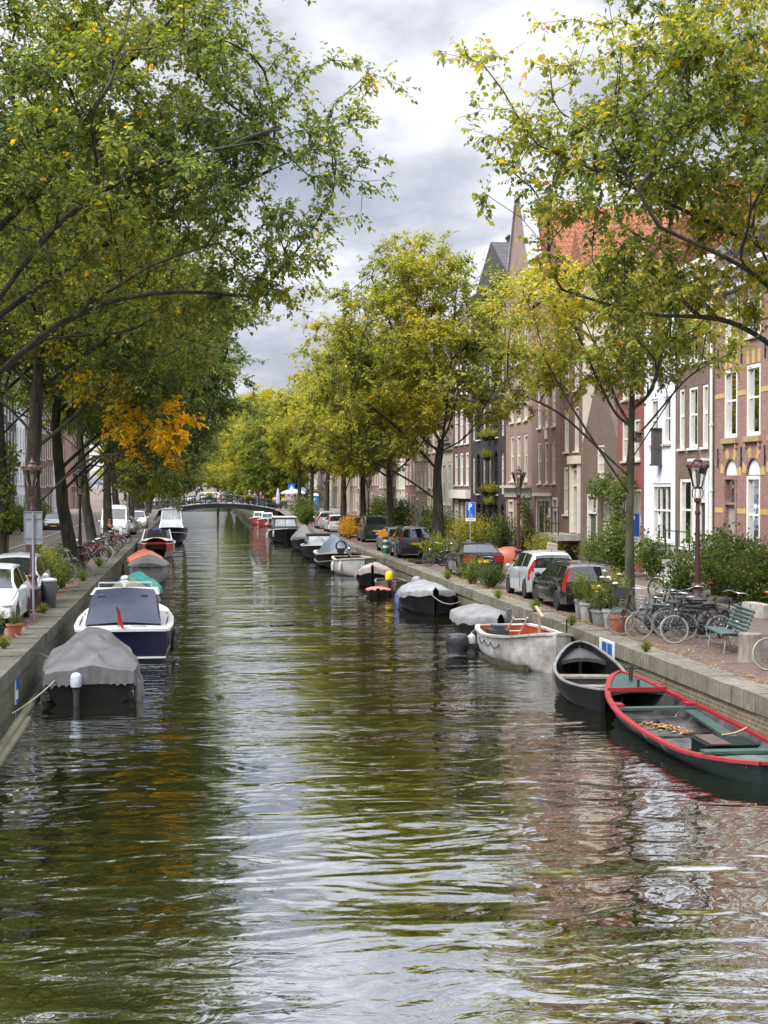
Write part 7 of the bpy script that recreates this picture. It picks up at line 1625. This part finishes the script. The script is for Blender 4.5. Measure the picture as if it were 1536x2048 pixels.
# ---- people ------------------------------------------------------------------------
SKIN = M('skin',(.46,.27,.19),.55,var=.08); 
def skinmesh(name, joints, edges, mat, parent, sub=2):
    me = bpy.data.meshes.new(name); me.from_pydata([j[:3] for j in joints], edges, []); o = bpy.data.objects.new(name, me); COL.objects.link(o)
    md = o.modifiers.new('skin','SKIN'); sv = me.skin_vertices[0].data
    for i,j in enumerate(joints): sv[i].radius = (j[3], j[4] if len(j) > 4 else j[3])
    sv[0].use_root = True; s2 = o.modifiers.new('sub','SUBSURF'); s2.levels = sub; s2.render_levels = sub
    dg = bpy.context.evaluated_depsgraph_get(); m2 = bpy.data.meshes.new_from_object(o.evaluated_get(dg)); m2.name = name; bpy.data.objects.remove(o)
    m2.materials.clear(); m2.shade_smooth(); return obj(name, m2, mat, parent)
def person(label, loc, rz, top, legs, hair, pose='stand', sc=1, group=None, longhair=False, hat=None):
    t = thing('person', label, 'person', loc, rz, group); t.scale = (sc,)*3
    if pose == 'sit': hip = .45; kn = ((-.1,.42,.46),(.1,.42,.46)); ft = ((-.1,.44,.08),(.1,.46,.08)); toe = ((-.1,.60,.04),(.1,.62,.04)); lean = .10
    elif pose == 'walk': hip = .92; kn = ((-.09,.22,.52),(.09,-.02,.50)); ft = ((-.09,.28,.08),(.09,-.34,.14)); toe = ((-.09,.44,.04),(.09,-.22,.05)); lean = .05
    else: hip = .92; kn = ((-.1,.02,.50),(.1,.03,.50)); ft = ((-.11,-.02,.08),(.11,0,.08)); toe = ((-.12,.15,.04),(.12,.16,.04)); lean = .02
    hz = hip; sh = hz+.50; hd = sh+.25; ly = lean
    el = ((-.27,.05+ly,sh-.28),(.27,.08+ly,sh-.28)); ha = ((-.20,.28+ly,sh-.42),(.2,.30+ly,sh-.40)) if pose != 'walk' else ((-.27,.22,sh-.48),(.26,-.12,sh-.5))
    J = [(0,0,hz,.13,.11),(0,ly*.5,hz+.25,.12,.10),(0,ly,sh-.03,.14,.10),(0,ly+.02,sh+.08,.055),(0,ly+.035,hd-.06,.075,.085),(0,ly+.03,hd+.03,.085,.10),(0,ly+.025,hd+.11,.05,.06)]
    E = [(0,1),(1,2),(2,3),(3,4),(4,5),(5,6)]
    for s in (0,1):
        x = (-.19,.19)[s]; b = len(J)
        J += [(x,ly,sh-.03,.06),(*el[s],.042),(*ha[s],.03),(ha[s][0]*.97,ha[s][1]+.09,ha[s][2]-.01,.026,.035),(ha[s][0]*.96,ha[s][1]+.16,ha[s][2]-.03,.012,.03)]; E += [(2,b),(b,b+1),(b+1,b+2),(b+2,b+3),(b+3,b+4)]
        b = len(J); x = (-.1,.1)[s]
        J += [(x,.01,hz-.06,.085),(*kn[s],.058),(*ft[s],.04),(*toe[s],.03)]; E += [(0,b),(b,b+1),(b+1,b+2),(b+2,b+3)]
    bd = skinmesh('person_body', J, E, SKIN, t)
    m = MB(); m.ell((0,ly+.135,hd+.0),(.014,.02,.02),6,5); m.build('nose', SKIN, bd, 60)
    for s in (-1,1):
        m = MB(); m.ell((s*.035,ly+.118,hd+.035),(.012,.008,.009),6,4); m.build('eye', BLACKM, bd, 60)
        m = MB(); m.ell((s*.088,ly+.03,hd),(.014,.022,.032),6,5); m.build('ear', SKIN, bd, 60)
    m = MB(); m.box(0,ly+.122,hd-.045,.045,.01,.010); m.build('mouth', M('lips',(.30,.10,.09),.5), bd)
    # jacket and trousers: looser skins over the same joints
    J2 = [(0,0,hz-.04,.165,.13),(0,ly*.5,hz+.25,.15,.125),(0,ly,sh-.03,.165,.12),(0,ly+.01,sh+.05,.075)]; E2 = [(0,1),(1,2),(2,3)]
    for s in (0,1):
        b = len(J2); x = (-.19,.19)[s]; J2 += [(x,ly,sh-.03,.08),(*el[s],.058),(lerp(el[s][0],ha[s][0],.85),lerp(el[s][1],ha[s][1],.85),lerp(el[s][2],ha[s][2],.85),.045)]; E2 += [(2,b),(b,b+1),(b+1,b+2)]
    skinmesh('jacket', J2, E2, top, t)
    J3 = [(0,0,hz-.01,.15,.125)]; E3 = []
    for s in (0,1):
        b = len(J3); x = (-.1,.1)[s]; J3 += [(x,.01,hz-.08,.10),(*kn[s],.072),(lerp(kn[s][0],ft[s][0],.92),lerp(kn[s][1],ft[s][1],.92),lerp(kn[s][2],ft[s][2],.92),.058)]; E3 += [(0,b),(b,b+1),(b+1,b+2)]
    skinmesh('trousers', J3, E3, legs, t)
    for s in (0,1):
        m = MB(); m.ell((ft[s][0],(ft[s][1]+toe[s][1])/2+.01,.045 if pose != 'walk' else min(ft[s][2],toe[s][2])+.02),(.05,.14,.05),10,6); m.build('shoe', TAR, t, 60)
    m = MB(); m.ell((0,ly+.005,hd+.055),(.105,.118,.105),12,8)
    if longhair: m.loft([[(.10*cos(a)*w,ly-.05+.075*sin(a)*w-d,z) for a in np.linspace(0,2*pi,12,endpoint=False)] for z,w,d in ((hd+.05,1,0),(hd-.1,1.15,.02),(hd-.25,1.25,.05),(hd-.38,.8,.07))],True,True,True)
    m.build('hair', hair, t, 60)
    if hat:
        m = MB(); m.lathe([(.16,hd+.10),(.12,hd+.11),(.11,hd+.19),(.05,hd+.22)],12,(0,ly,0)); m.build('hat', hat, t, 50)
    return t
CB = M('black_cloth',(.014,.014,.017),.85,var=.3); CR = M('red_cloth',(.55,.03,.035),.8,var=.15); CY = M('yellow_vest',(.75,.46,.02),.8,var=.1); CJ = M('blue_jeans',(.05,.07,.12),.9,var=.2); CW = M('white_cloth',(.6,.6,.6),.85,var=.1); CP = M('pink_cloth',(.5,.25,.28),.85); HB = M('auburn_hair',(.22,.09,.04),.6,var=.3,vs=14); HD = M('dark_hair',(.03,.022,.018),.6,var=.3); HG = M('grey_hair',(.35,.34,.33),.6)
person('long haired woman in black sitting on a crate among the left quay bicycles',(-5.35,95.5,.32),R_(-150),CB,CB,HB,'sit',1.0,None,True)
t = thing('wooden_crate','pale crate the woman on the left quay sits on','crate',(-5.35,95.5,0)); m = MB(); m.box(0,0,.30,.5,.42,.58); m.build('box', M('pale_crate',(.42,.38,.30),.8,var=.2), t)
GPP = 'people on the distant bridge'
person('cyclist in a bright red jacket on the bridge',(9.0,BY+2.2,bz(9.0)+.25),R_(-80),CR,CJ,HD,'stand',1,GPP); bike((9.0,BY+2.2,bz(9)+.05),R_(-85),'black','bicycle held by the red jacketed cyclist on the bridge',GKB,'f',TYRE,3,small=True)
person('person with a pink top and pale hat on the bridge',(7.6,BY+2.6,bz(7.6)+.05),R_(100),CP,CJ,HG,'stand',1,GPP,hat=M('pale_hat',(.6,.58,.52),.8)); person('person in a blue jacket behind the pink topped one on the bridge',(8.3,BY+3.2,bz(8.3)+.05),R_(190),M('blue_cloth',(.08,.14,.3),.85),CJ,HD,'stand',1,GPP)
person('worker in an orange yellow vest, left of two on the bridge',(11.0,BY+3.6,bz(11)+.05),R_(160),CY,CJ,HD,'walk',1,GPP); person('worker in a yellow vest, right of two on the bridge',(12.2,BY+4.2,bz(12.2)+.05),R_(200),CY,CB,HD,'walk',1,GPP)
person('person in white and dark trousers walking by the far lamp',(15.2,128,0),R_(15),CW,CB,HD,'walk',1.02,None); person('dark dressed person walking beyond the one in white',(15.6,133,0),R_(195),CB,CJ,HD,'walk',1,None)
person('person sitting under the open parasol',(12.7,187.2,.65),R_(200),M('rust_cloth',(.3,.1,.05),.85),CB,HG,'sit',1,None)
